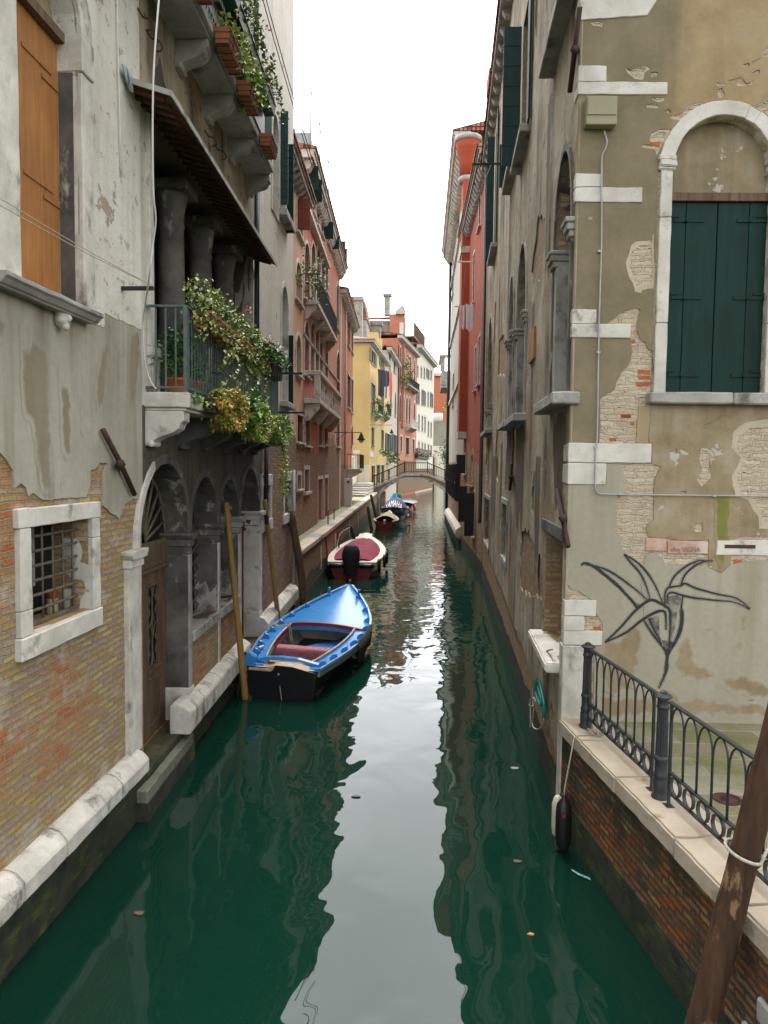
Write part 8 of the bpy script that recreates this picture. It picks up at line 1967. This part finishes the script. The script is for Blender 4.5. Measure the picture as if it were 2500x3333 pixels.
def trough(u0, u1, z, o0, o1, h_, mat, name, label, group=None, pl=PLB, cradle=True):
    fr = pl.fr(); t = thing(name, label, 'flower box', pl.pt((u0+u1)/2, z, (o0+o1)/2), group)
    g = lambda a, b, c: pl.pt(c, b, a); om = (o0+o1)/2; w = (o1-o0)/2
    mb = MB(); mb.prism(g, [(om-w*.78, z), (om+w*.78, z), (om+w, z+h_), (om+w*.88, z+h_), (om+w*.7, z+.02), (om-w*.7, z+.02), (om-w*.88, z+h_), (om-w, z+h_)], u0, u1)
    mb.prism(g, [(om-w*.78, z), (om+w*.78, z), (om+w, z+h_), (om-w, z+h_)], u0-.004, u0+.012); mb.prism(g, [(om-w*.78, z), (om+w*.78, z), (om+w, z+h_), (om-w, z+h_)], u1-.012, u1+.004)
    mb.box(fr, u0-.012, u1+.012, z+h_-.03, z+h_+.003, o1-.012, o1+.01); mb.build('box', mat, t)
    mb = MB(); mb.box(fr, u0+.015, u1-.015, z+h_*.6, z+h_*.82, o0+.03, o1-.03); mb.build('soil', SOIL, t)
    if cradle:
        mb = MB()
        for q in (.25, .65): 
            e = w*(.8+.2*q)+.012; mb.tube([pl.pt(u0-.015, z+h_*q, om-e), pl.pt(u0-.015, z+h_*q, om+e), pl.pt(u1+.015, z+h_*q, om+e), pl.pt(u1+.015, z+h_*q, om-e)], .006, 5, closed=True)
        for k in range(5): u = u0+.05+(u1-u0-.1)*k/4; mb.tube([pl.pt(u, z+h_*.9, om-w-.012), pl.pt(u, z-.012, om-w*.8), pl.pt(u, z-.012, om+w*.8), pl.pt(u, z+h_*.9, om+w+.012)], .006, 5)
        mb.build('wire_cradle', IRONB, t)
    return t
# upper balcony: terracotta boxes hanging outside the rail
def yU(Y): return (Y-8.6)*1.0004
boxes = [(8.35, 9.15, 'terracotta flower box in a wire cradle on the upper balcony, nearest of its row'), (9.95, 10.75, 'terracotta flower box in a wire cradle with variegated ivy, second from the near end'), (11.3, 11.98, 'terracotta flower box in a wire cradle with bright green leaves, third from the near end'), (13.05, 13.65, 'small terracotta flower box in a wire cradle at the far end of the upper balcony')]
for a, b, l in boxes: trough(yU(a), yU(b), 9.76, .52, .74, .21, TERRA, 'flower_box', l, 'terracotta boxes on the upper balcony')
trough(yU(9.0), yU(10.6), 10.55, .50, .74, .18, GPLAS, 'flower_box', 'long green plastic flower box on the upper balcony rail', cradle=False)
trough(yU(10.65), yU(13.6), 10.50, .50, .72, .20, BPLAS, 'flower_box', 'long black plastic flower box on top of the upper balcony rail', cradle=False)
mb = MB(); mb.box(fb, yU(9.3), yU(13.7), 10.12, 10.53, .492, .50); solo('black_netting', mb, BPLAS, 'black netting tied along the outside of the upper balcony rail', 'netting')
def upl_(name, label, u0, u1, z0, z1, o0, o1, n, size, mats, seed, trail=0, group='plants on the upper balcony', fl=None):
    mb = MB()
    def c(r_):
        u = r_.uniform(u0, u1); k = r_.random()
        if trail and k < trail: return PLB.pt(u, z0 - r_.random()**1.5*.45, o1+r_.uniform(-.03, .08))
        return PLB.pt(u, z0+(z1-z0)*r_.random()**1.2*(.55+.45*mnoise.noise(Vector((u*4, seed, 0)))*1.6+.2), o0+(o1-o0)*r_.random())
    leafmass(mb, n, c, size, mats, .5, seed)
    ms = [m_[0] for m_ in mats]
    if fl: flowers(mb, fl[1], .045, len(ms), seed); ms = ms+[fl[0]]
    return solo(name, mb, ms, label, 'plant', group)
upl_('ivy', 'variegated ivy trailing from the second terracotta box of the upper balcony', yU(9.9), yU(11.2), 9.95, 10.25, .5, .85, 420, .075, [(L_IVY, 2), (L_IVY2, 1)], 5, .35)
upl_('leafy_plant', 'bright green leafy plant growing out of the third terracotta box of the upper balcony', yU(11.3), yU(12.2), 9.95, 10.25, .52, .85, 260, .11, [(L_BR, 3), (L_MID, 1)], 6)
upl_('leafy_plant', 'green leafy plant in the nearest terracotta box at the top of the photo', yU(8.4), yU(9.4), 9.95, 10.25, .5, .9, 260, .09, [(L_MID, 2), (L_BR, 2)], 7)
upl_('shrub', 'yellowish green bushy plant in the green box on the upper balcony', yU(9.0), yU(10.7), 10.7, 11.35, .45, .95, 700, .08, [(L_BR, 2), (L_IVY, 2), (L_MID, 1)], 8, .12)
upl_('geranium', 'straggly geranium with a few magenta blooms in the long black box', yU(10.7), yU(13.6), 10.68, 11.1, .5, .85, 560, .08, [(L_MID, 2), (L_IVY, 2), (L_DK, 1)], 9, .12, fl=(FL_P, [PLB.pt(yU(12.4), 11.35, .8), PLB.pt(yU(12.5), 10.75, .85), PLB.pt(yU(10.9), 11.1, .8)]))
for i, (Y, z) in enumerate(((11.2, 10.72), (12.0, 10.70), (12.9, 10.69))):
    c = PLB.pt(yU(Y), z, .60); solo('flower_pot', flower_pot(c, .09, .17), TERRA, ('small terracotta pot standing in the black box, nearest of three', 'small terracotta pot standing in the middle of the black box', 'small terracotta pot standing at the far end of the black box')[i], 'flower pot', 'small pots on the upper rail')
mb = MB(); leafmass(mb, 60, lambda r_: PLB.pt(PLB.uz(678, 170)[0]+r_.uniform(-.06, .06), 9.78+r_.uniform(-.12, .02), .5+r_.uniform(-.03, .05)), .05, [(L_BR, 1), (L_MID, 1)], .3, 4); solo('wall_fern', mb, [L_BR, L_MID], 'small tuft of fern rooted on a bracket under the upper balcony', 'plant')
# lower balcony: boxes along the rail with ivy, geraniums; sedum below
for i, (a, b) in enumerate(((9.0, 10.4), (10.5, 11.9), (12.0, 13.3), (13.5, 14.6))):
    trough(yU(a), yU(b), 5.88, .50, .70, .20, TERRA if i < 2 else BPLAS, 'flower_box', ('terracotta box under the ivy on the lower rail, nearest one', 'terracotta box under the ivy on the lower rail, further one', 'dark box with white geraniums on the lower rail', 'dark box at the far end of the lower rail')[i], 'boxes on the lower balcony rail')
def ivyc(r_):
    u = yU(8.85)+(yU(13.2)-yU(8.85))*r_.random(); k = r_.random(); top = 6.42+.10*mnoise.noise(Vector((u*2.2, 1, 0)))
    if k < .62: return PLB.pt(u, 5.92+(top-5.92)*r_.random()**.8, .40+r_.random()*.34)
    dr = max(.06, .16+.34*mnoise.noise(Vector((u*2.6, 5, 0)))); return PLB.pt(u, 6.0-r_.random()*dr, .56+r_.random()*.16)
mb = MB(); leafmass(mb, 900, lambda r_: PLB.pt(yU(8.9)+(yU(13.2)-yU(8.9))*r_.random(), 5.95+.36*r_.random(), .48+.2*r_.random()), .07, [(L_DK, 1)], .2, 17); MBD = mb; mb = MB(); leafmass(mb, 3600, ivyc, .06, [(L_IVY, 3), (L_IVY2, 2), (L_DK, .5)], .2, 11)
flowers(mb, [PLB.pt(yU(10.55), 6.42, .85), PLB.pt(yU(12.6), 6.25, .8)], .05, 3, 3); flowers(mb, [PLB.pt(yU(10.7), 6.45, .84)], .045, 4, 4)
for q in range(5):
    u = yU(9.6+q*.75); z = 5.7
    mb.mi = 0
    for j in range(26): mb.leaf(PLB.pt(u+.12*math.sin(j*.5), z-j*.022, .74+.03*math.sin(j)), Vector((rnd.uniform(-1, 1), rnd.uniform(-1, 1), -.6)), Vector((0, 0, 1)), .06, .05)
mb.mi = 2; mb.add(MBD.v, MBD.f); mb.mi = 0; solo('ivy', mb, [L_IVY, L_IVY2, L_DK, FL_R, FL_W], 'big mass of variegated ivy with red blooms spilling over the lower balcony rail', 'plant')
def gerc(u0, u1):
    return lambda r_: PLB.pt(r_.uniform(u0, u1), 6.05+r_.random()*.22, .48+r_.random()*.36)
for i, (a, b) in enumerate(((12.5, 13.35), (13.6, 14.7))):
    mb = MB(); leafmass(mb, 330, gerc(yU(a), yU(b)), .085, [(L_MID, 2), (L_DK, 2), (L_BR, .7)], .5, 21+i)
    flowers(mb, [PLB.pt(yU(a+.15+.22*k), 6.36+.06*math.sin(k*3), .72+.08*math.cos(k*2)) for k in range(4)], .06, 3, 31+i)
    solo('geranium', mb, [L_MID, L_DK, L_BR, FL_W], ('white geranium growing right after the ivy on the lower rail', 'white geranium at the far end of the lower rail')[i], 'plant', 'white geraniums on the lower rail')
def sedc(a, b, z0, z1, o0, o1):
    def f(r_):
        th = r_.random()*2*PI; u = (a+b)/2+(b-a)/2*math.sqrt(r_.random())*math.cos(th); rr = 1-((u-(a+b)/2)/((b-a)/2+.05))**2
        return PLB.pt(u, z0+(z1-z0)*(.5+.5*math.sin(th)*max(.2, rr)**.5)+.03*mnoise.noise(Vector((u*9, th, 0))), o0+(o1-o0)*r_.random()**.6)
    return f
for i, (a, b, mats, lab, n, z0, z1) in enumerate(((9.25, 10.75, [(L_SED, 3), (L_ORG, 3.2), (L_BR, 1)], 'orange tinted sedum cushion hanging from the near end of the lower balcony', 2300, 4.70, 5.20), (10.9, 12.9, [(L_SED, 4), (L_BR, 1.5), (L_ORG, .8)], 'green sedum hanging from the middle of the lower balcony', 2500, 4.62, 5.18), (13.0, 15.2, [(L_SED, 4), (L_MID, 1.2), (L_BR, 1)], 'yellow green sedum with a long trail at the far end of the lower balcony', 2100, 4.62, 5.14))):
    mb = MB(); leafmass(mb, n, sedc(yU(a), yU(b), z0, z1, .48, .86), .06, mats, .1, 41+i)
    if i == 2:
        r_ = random.Random(9)
        for j in range(260):
            k = r_.random(); mb.mi = 0; mb.leaf(PLB.pt(yU(15.0)+.25*r_.gauss(0, .4)*(1-k*.6), 4.75-k*1.15, .66+r_.uniform(-.08, .10)), Vector((r_.uniform(-1, 1), r_.uniform(-1, 1), -.4)), Vector((0, 0, 1)), .07, .05)
    solo('sedum', mb, [m_[0] for m_ in mats], lab, 'plant', 'sedum cushions under the lower balcony')
    mb = MB(); mb.box(fb, yU(a)+.05, yU(b)-.05, 4.86, 5.05, .545, .70); solo('hanging_trough', mb, BPLAS, ('black trough holding the orange sedum', 'black trough holding the middle green sedum', 'black trough holding the far yellow green sedum')[i]+' on the balcony front', 'flower box', 'black troughs on the balcony front', bev=.01)
mb = MB(); leafmass(mb, 130, lambda r_: PLB.pt(yU(10.85)+r_.uniform(-.2, .35), 4.95+r_.uniform(-.15, .25), .80+r_.uniform(-.1, .12)), .16, [(L_BR, 2), (L_MID, 2)], .3, 51); solo('broad_leaf_plant', mb, [L_BR, L_MID], 'plant with broad glossy green leaves between the sedum cushions', 'plant')
for i, (Y, o_, r_, hh_) in enumerate(((9.15, .27, .165, .20), (9.75, .30, .13, .24))):
    c = PLB.pt(yU(Y), 5.07, o_); pt_ = MB().lathe(c, [(r_*.75, 0), (r_*.8, .02), (r_, hh_*.8), (r_*1.12, hh_*.82), (r_*1.12, hh_), (r_*.95, hh_), (r_*.9, hh_*.85)], 20)
    solo('flower_pot', pt_, TERRA2, ('wide orange pot standing in the near corner of the lower balcony', 'smaller orange pot behind the wide one on the lower balcony')[i], 'flower pot', 'orange pots on the lower balcony')
    mb = MB()
    for k in range(9): d_ = Vector((rnd.uniform(-.16, .16), rnd.uniform(-.16, .16), rnd.uniform(.35, .62))); mb.tube([c+Vector((0, 0, .17)), c+Vector((0, 0, .17))+d_*.5+Vector((0, 0, .03)), c+Vector((0, 0, .17))+d_], .006, 5)
    mb.mi = 1; base = c
    rr = random.Random(60+i)
    for k in range(260 if i == 0 else 150):
        p_ = c+Vector((rr.gauss(0, .13), rr.gauss(0, .15), .22+rr.random()*.58)); mb.mi = rr.choice((1, 1, 2, 3)); mb.leaf(p_, Vector((rr.uniform(-1, 1), rr.uniform(-1, 1), rr.uniform(-.3, .5))), Vector((0, 0, 1)), .11, .075)
    solo('potted_hydrangea', mb, [L_DK, L_MID, L_DK, L_BR], ('leafy green hydrangea in the wide orange pot', 'leafy green plant in the smaller orange pot')[i], 'plant', 'plants in the orange pots')
mb = MB(); leafmass(mb, 70, lambda r_: PLB.pt(.3+r_.uniform(-.12, .25), 5.0+r_.uniform(-.06, .06), .54+r_.uniform(0, .04)), .05, [(L_BR, 1), (L_MID, 1)], .3, 4); solo('wall_weed', mb, [L_BR, L_MID], 'small weed growing on the near edge of the lower balcony slab', 'plant')
# clothes line arms beyond the lower balcony
for Y, z, l in ((15.6, 6.15, 'black iron line arm standing out from the wall past the lower balcony rail'), (15.9, 5.35, 'lower black iron line arm standing out from the wall below the first one')):
    u = yU(Y); mb = MB(); mb.box(fb, u-.02, u+.02, z-.02, z+.02, 0, .95); mb.box(fb, u-.03, u+.03, z-.08, z+.1, 0, .02); solo('line_arm', mb, IRONB, l, 'clothes line arm', 'iron line arms')
# far plants
def tuft(name, label, c, r, n, size, mats, group=None, fl=None):
    mb = MB(); leafmass(mb, n, lambda r_: Vector(c)+Vector((r_.gauss(0, r[0]*.5), r_.gauss(0, r[1]*.5), r_.gauss(0, r[2]*.5))), size, mats, .4, int(abs(c[0]*100+c[1]*7)) % 999)
    ms = [m_[0] for m_ in mats]
    if fl: flowers(mb, [Vector(c)+Vector((rnd.gauss(0, r[0]*.5), -.2, rnd.gauss(0, r[2]*.5))) for k in range(fl[1])], size*.8, len(ms)); ms.append(fl[0])
    solo(name, mb, ms, label, 'plant', group)
GM = [(L_MID, 2), (L_BR, 2), (L_DK, 1)]
P_ = lambda pl, x, y, o: pl.w(x, y, o)
tuft('balcony_plant', 'plant on the near end of the pink palace iron balcony', PD.w(1004, 905, .7), (.4, .4, .5), 90, .12, GM, 'plants on the palace balcony'); tuft('balcony_plant', 'taller plant by the green shutter on the palace iron balcony', PD.w(1036, 905, .6), (.4, .5, .8), 130, .12, GM, 'plants on the palace balcony')
for x, y, l, fl_ in ((1230, 1307, 'red flowers over the near balcony of the yellow house', 5), (1264, 1320, 'red flowers over the second balcony of the yellow house', 6), (1222, 1346, 'green plant on the floor of the near balcony of the yellow house', 0), (1252, 1352, 'green plant on the floor of the second balcony of the yellow house', 0), (1247, 1474, 'plant pot bush hung low on the yellow house', 0)):
    tuft('balcony_flowers', l, PFs.w(x, y, .9), (.4, .6, .35), 110, .2, GM, 'flowers on the yellow house', (FL_R, fl_) if fl_ else None)
tuft('window_box_flowers', 'flower box of mixed plants under the green shutters of the beige house', PG.w(1278, 1492, .6), (.8, 5, .7), 260, .32, GM, None, (FL_P, 8))
for x, y, l in ((1325, 1190, 'tall climbing plant on the upper balcony of the red house'), (1338, 1228, 'big leafy plant at the far end of the red house balcony'), (1322, 1240, 'leafy plant at the near end of the red house balcony')):
    tuft('balcony_plant', l, PH.w(x, y, .8), (.5, 1.6, 1.2), 160, .3, GM, 'plants on the red house balcony')
tuft('hedge_plants', 'flowers along the fence below the cream house', AtY(1365, 1480, 122), (3.0, 1.5, .8), 200, .35, GM, None, (FL_P, 14))
vb = AtY(1449, 1478, 62); tuft('hanging_vine', 'dark green vine hanging from the corner of the pale palace beside the bridge', vb, (.45, .6, 1.1), 420, .16, [(L_DK, 2), (L_MID, 2)], None, (FL_P, 4))
tuft('hanging_vine', 'small green plant hanging higher on the corner of the pale palace', AtY(1455, 1325, 62), (.25, .5, .6), 120, .14, GM)
mb = MB(); mb.box(None, vb.x-.4, vb.x+.6, vb.y-.4, vb.y+.4, vb.z-.02, vb.z+.02)

# ------------------------------------------------------------------ washing lines
def cloth(name, label, pts, w, h_, mat, nrm, seed, group=None):
    """hung cloth: two top corners, folds along the width"""
    a, b = Vector(pts[0]), Vector(pts[1]); n = Vector(nrm); rows = []
    for j in range(9):
        row = []
        for i in range(9):
            s_ = i/8; p = a+(b-a)*(s_*(1-.12*j/8)+.06*j/8); f = mnoise.noise(Vector((s_*3, j*.12, seed)))
            row.append(p+n*.08*f+Vector((0, 0, -h_*j/8*(1-.12*abs(s_-.5)+.1*f)-.05*math.sin(PI*s_))))
        rows.append(row)
    mb = MB(); mb.smooth = True; mb.loft(rows); solo(name, mb, mat, label, 'laundry', group)
q0_ = PM.w(1510, 990, .55); 
CW = clothmat('white_cloth', (.68, .66, .70), (.60, .58, .62), 4, .2); CDK = clothmat('dark_blue_cloth', (.02, .02, .035), (.015, .015, .025), 4, .2); CRD = clothmat('red_orange_cloth', (.55, .09, .03), (.48, .07, .025), 4, .2)
wl_ = thing('washing_line', 'white washing line with two wooden arms stretched along the red house', 'washing line', PM.w(1520, 1000, .6))
ua_, ub_ = PM.uz(1537, 850)[0], PM.uz(1508, 1000)[0]
for (x, y) in ((1540, 852), (1528, 998)):
    u, z = PM.uz(x, y); mb = MB(); mb.box(PM.fr(), u-.03, u+.03, z-.03, z+.03, 0, .75); mb.build('arm', WHITE, wl_)
A0, A1_ = AtY(1516, 870, 30.2), AtY(1504, 990, 31.3)
mb = MB(); mb.tube([A0, A1_], .012, 5); mb.build('line', ROPE, wl_)
LW = lambda x: AtY(x, 988, 31.0)
cloth('hung_cloth', 'white cloth on the washing line of the red house, the larger one', (LW(1516), LW(1543)), .8, 1.1, CW, (0, 1, 0), 1, 'white laundry on the right')
cloth('hung_cloth', 'white cloth hanging on the washing line of the red house, the smaller one behind', (AtY(1502, 992, 31.6), AtY(1513, 990, 31.6)), .5, 1.0, CW, (0, 1, 0), 2, 'white laundry on the right')
c0 = PFs.w(1229, 1200, 1.2); c1_ = PFs.w(1263, 1212, 1.2)
solo('washing_line', MB().tube([c0, (c0+c1_)/2+Vector((0, 0, -.15)), c1_], .02, 5), ROPE, 'washing line stretched along the yellow house', 'washing line')
for i, (t0_, t1_, hh_, m_, l) in enumerate(((.02, .20, 2.6, CDK, 'dark trousers hung nearest on the yellow house line'), (.24, .40, 2.8, CDK, 'second dark garment on the yellow house line'), (.45, .62, 1.6, CDK, 'short dark garment beside the red towel'), (.66, .95, 2.9, CRD, 'red orange towel at the far end of the yellow house line'))):
    cloth('hung_laundry', l, (c0+(c1_-c0)*t0_+Vector((.5*(i % 2), 0, 0)), c0+(c1_-c0)*t1_+Vector((.5, 0, 0))), 1, hh_, m_, (1, 0, 0), 3+i, 'laundry on the yellow house')
mb = MB(); cc = thing('line_arm', 'dark iron line arm reaching out from the upper windows of the corner house', 'clothes line arm', PK.w(1660, 532, .3)); u, z = PK.uz(1672, 532); mb.box(PKf, u-.02, u+.02, z-.02, z+.02, 0, .95); mb.build('arm', IRONB, cc)
e0 = PK.pt(u, z, .5); e1 = PM.pt(1.5, PM.uz(1535, 830)[1], .6); mb = MB(); mb.tube([e0, (e0+e1)/2+Vector((0, 0, -.12)), e1], .012, 5); mb.build('rope', ROPE, cc)

# ------------------------------------------------------------------ fenders, ropes, hose and floating bits on the right
fz = PQ.pt(.62, 0, .17)
ft = thing('boat_fender', 'black fender with a small red mark hanging on a rope below the quay coping', 'fender', (fz.x, fz.y, .02))
mb = MB(); mb.lathe((fz.x, fz.y, .03), [(.02, -.03), (.06, 0), (.082, .06), (.088, .14), (.088, .42), (.078, .5), (.045, .55), (.025, .57), (.02, .61)], 20); mb.build('fender_body', BPLAS, ft)
mb = MB(); n_ = (Vector((0, 0, CH))-Vector((fz.x, fz.y, .42))); n_.z = 0; n_.normalize(); sd_ = Vector((-n_.y, n_.x, 0)); pc_ = Vector((fz.x, fz.y, .445))
vs = []
for (a, b) in ((-.085, 0), (-.02, .018), (0, .026), (.02, .018), (.085, 0), (.02, -.018), (0, -.026), (-.02, -.018)):
    rr_ = .0885*(1 if True else 1); dpt = math.sqrt(max(0, rr_**2-a*a)); vs.append(pc_+sd_*a+n_*(dpt+.001)+Vector((0, 0, b)))
mb.add(vs, [list(range(8))]); mb.build('mark', basic('dull_red_mark', (.20, .03, .05), None, 6, .6, 0), ft)
ct = PQ.pt(.60, QZ, .07)
mb = MB(); mb.tube([(fz.x, fz.y, .63), (fz.x, fz.y, .7), (ct.x, ct.y, QZ-.02), (ct.x+.05, ct.y+.02, QZ+.012), (ct.x+.25, ct.y+.06, QZ+.012)], .009, 6)
for k in range(14): a_ = k*.9; mb.tube([Vector((ct.x+.25, ct.y+.06, QZ+.02)), Vector((ct.x+.25+.10*math.cos(a_), ct.y+.06+.10*math.sin(a_), QZ+.03+.03*(k % 3))), Vector((ct.x+.25+.05*math.cos(a_+.7), ct.y+.06+.05*math.sin(a_+.7), QZ+.012))], .007, 5)
mb.build('rope', ROPE, ft)
wz_ = PQ.pt(.50, 0, .10); mb = MB(); mb.lathe((wz_.x-.09, wz_.y+.03, .10), [(.02, -.02), (.055, .02), (.065, .1), (.065, .36), (.04, .44), (.02, .46)], 16); solo('boat_fender', mb, CREAMP, 'cream white fender hanging behind the black one', 'fender')
def onk(fn, x, y, o=.07): return PK.w(*fn(x, y), o)
hp = smoothline([tuple(onk(c4, *p)) for p in ((540, 1940), (545, 1850), (530, 1750), (505, 1650), (485, 1622), (470, 1650), (475, 1720), (495, 1790), (520, 1830), (515, 1760), (495, 1680), (500, 1640))], 5)
solo('garden_hose', MB().tube(hp, .022, 8), basic('teal_hose', (.0, .24, .19), (.0, .18, .15), 6, .4, 0), 'teal hose hung in a loop on the canal wall under the stone slab', 'hose')
rp_ = smoothline([tuple(onk(c4, *p, .09)) for p in ((610, 1385), (560, 1400), (500, 1440), (492, 1480), (488, 1600), (470, 1650), (455, 1720), (450, 1770), (430, 1790), (425, 1830), (460, 1840), (475, 1800), (455, 1770), (435, 1800), (435, 1950), (432, 2010))], 5)
rp2 = smoothline([tuple(onk(c4, *p, .08)) for p in ((450, 1780), (460, 1880), (448, 1960), (460, 2010), (495, 2025), (530, 1990), (540, 1940))], 5)
solo('hanging_rope', MB().tube(rp_, .012, 6).tube(rp2, .012, 6), ROPE, 'pale rope knotted in loops hanging from the stone slab beside the teal hose', 'rope')
pts = [G(*c5(245, 1618), .01), G(*c5(300, 1650), .015), G(*c5(345, 1668), .012), G(*c5(378, 1682), .01)]
mb = MB(); 
for i in range(3): mb.add([pts[i]+Vector((0, .02, 0)), pts[i+1]+Vector((0, .025, 0)), pts[i+1]-Vector((0, .03, 0)), pts[i]-Vector((0, .015, 0))], [(0, 1, 2, 3)])
mb.add([p+Vector((0, 0, .004)) for p in (pts[0], pts[3], pts[2])], [(0, 1, 2)]); solo('floating_plastic', mb, basic('pale_teal_plastic', (.10, .38, .30), (.35, .55, .5), 20, .4, 0), 'strip of pale teal plastic floating beside the black fender', 'litter')
for i, (x, y, m_, s_, l) in enumerate(((1675, 2500, GREYC, .06, 'scrap of grey plastic floating in the right half of the canal'), (1682, 2803, W_DOOR, .045, 'brown leaf and scrap floating beside the right wall'), (1158, 2592, BPLAS, .045, 'small dark scrap floating on the bright reflection'), (1728, 3040, L_ORG, .028, 'orange leaf floating near the lower right of the canal'), (455, 2972, W_DOOR, .05, 'brown weed floating at the lower left of the canal'))):
    c = G(x, y, .008); mb = MB(); mb.prism(None, [(c.x+p[0]-0, c.y+p[1]) for p in [(s_*math.cos(2*PI*k/9)*(1+.4*math.sin(k*2.3+i)), s_*.6*math.sin(2*PI*k/9)) for k in range(9)]], .003, .014); solo('floating_scrap', mb, m_, l, 'litter', 'scraps floating on the water')
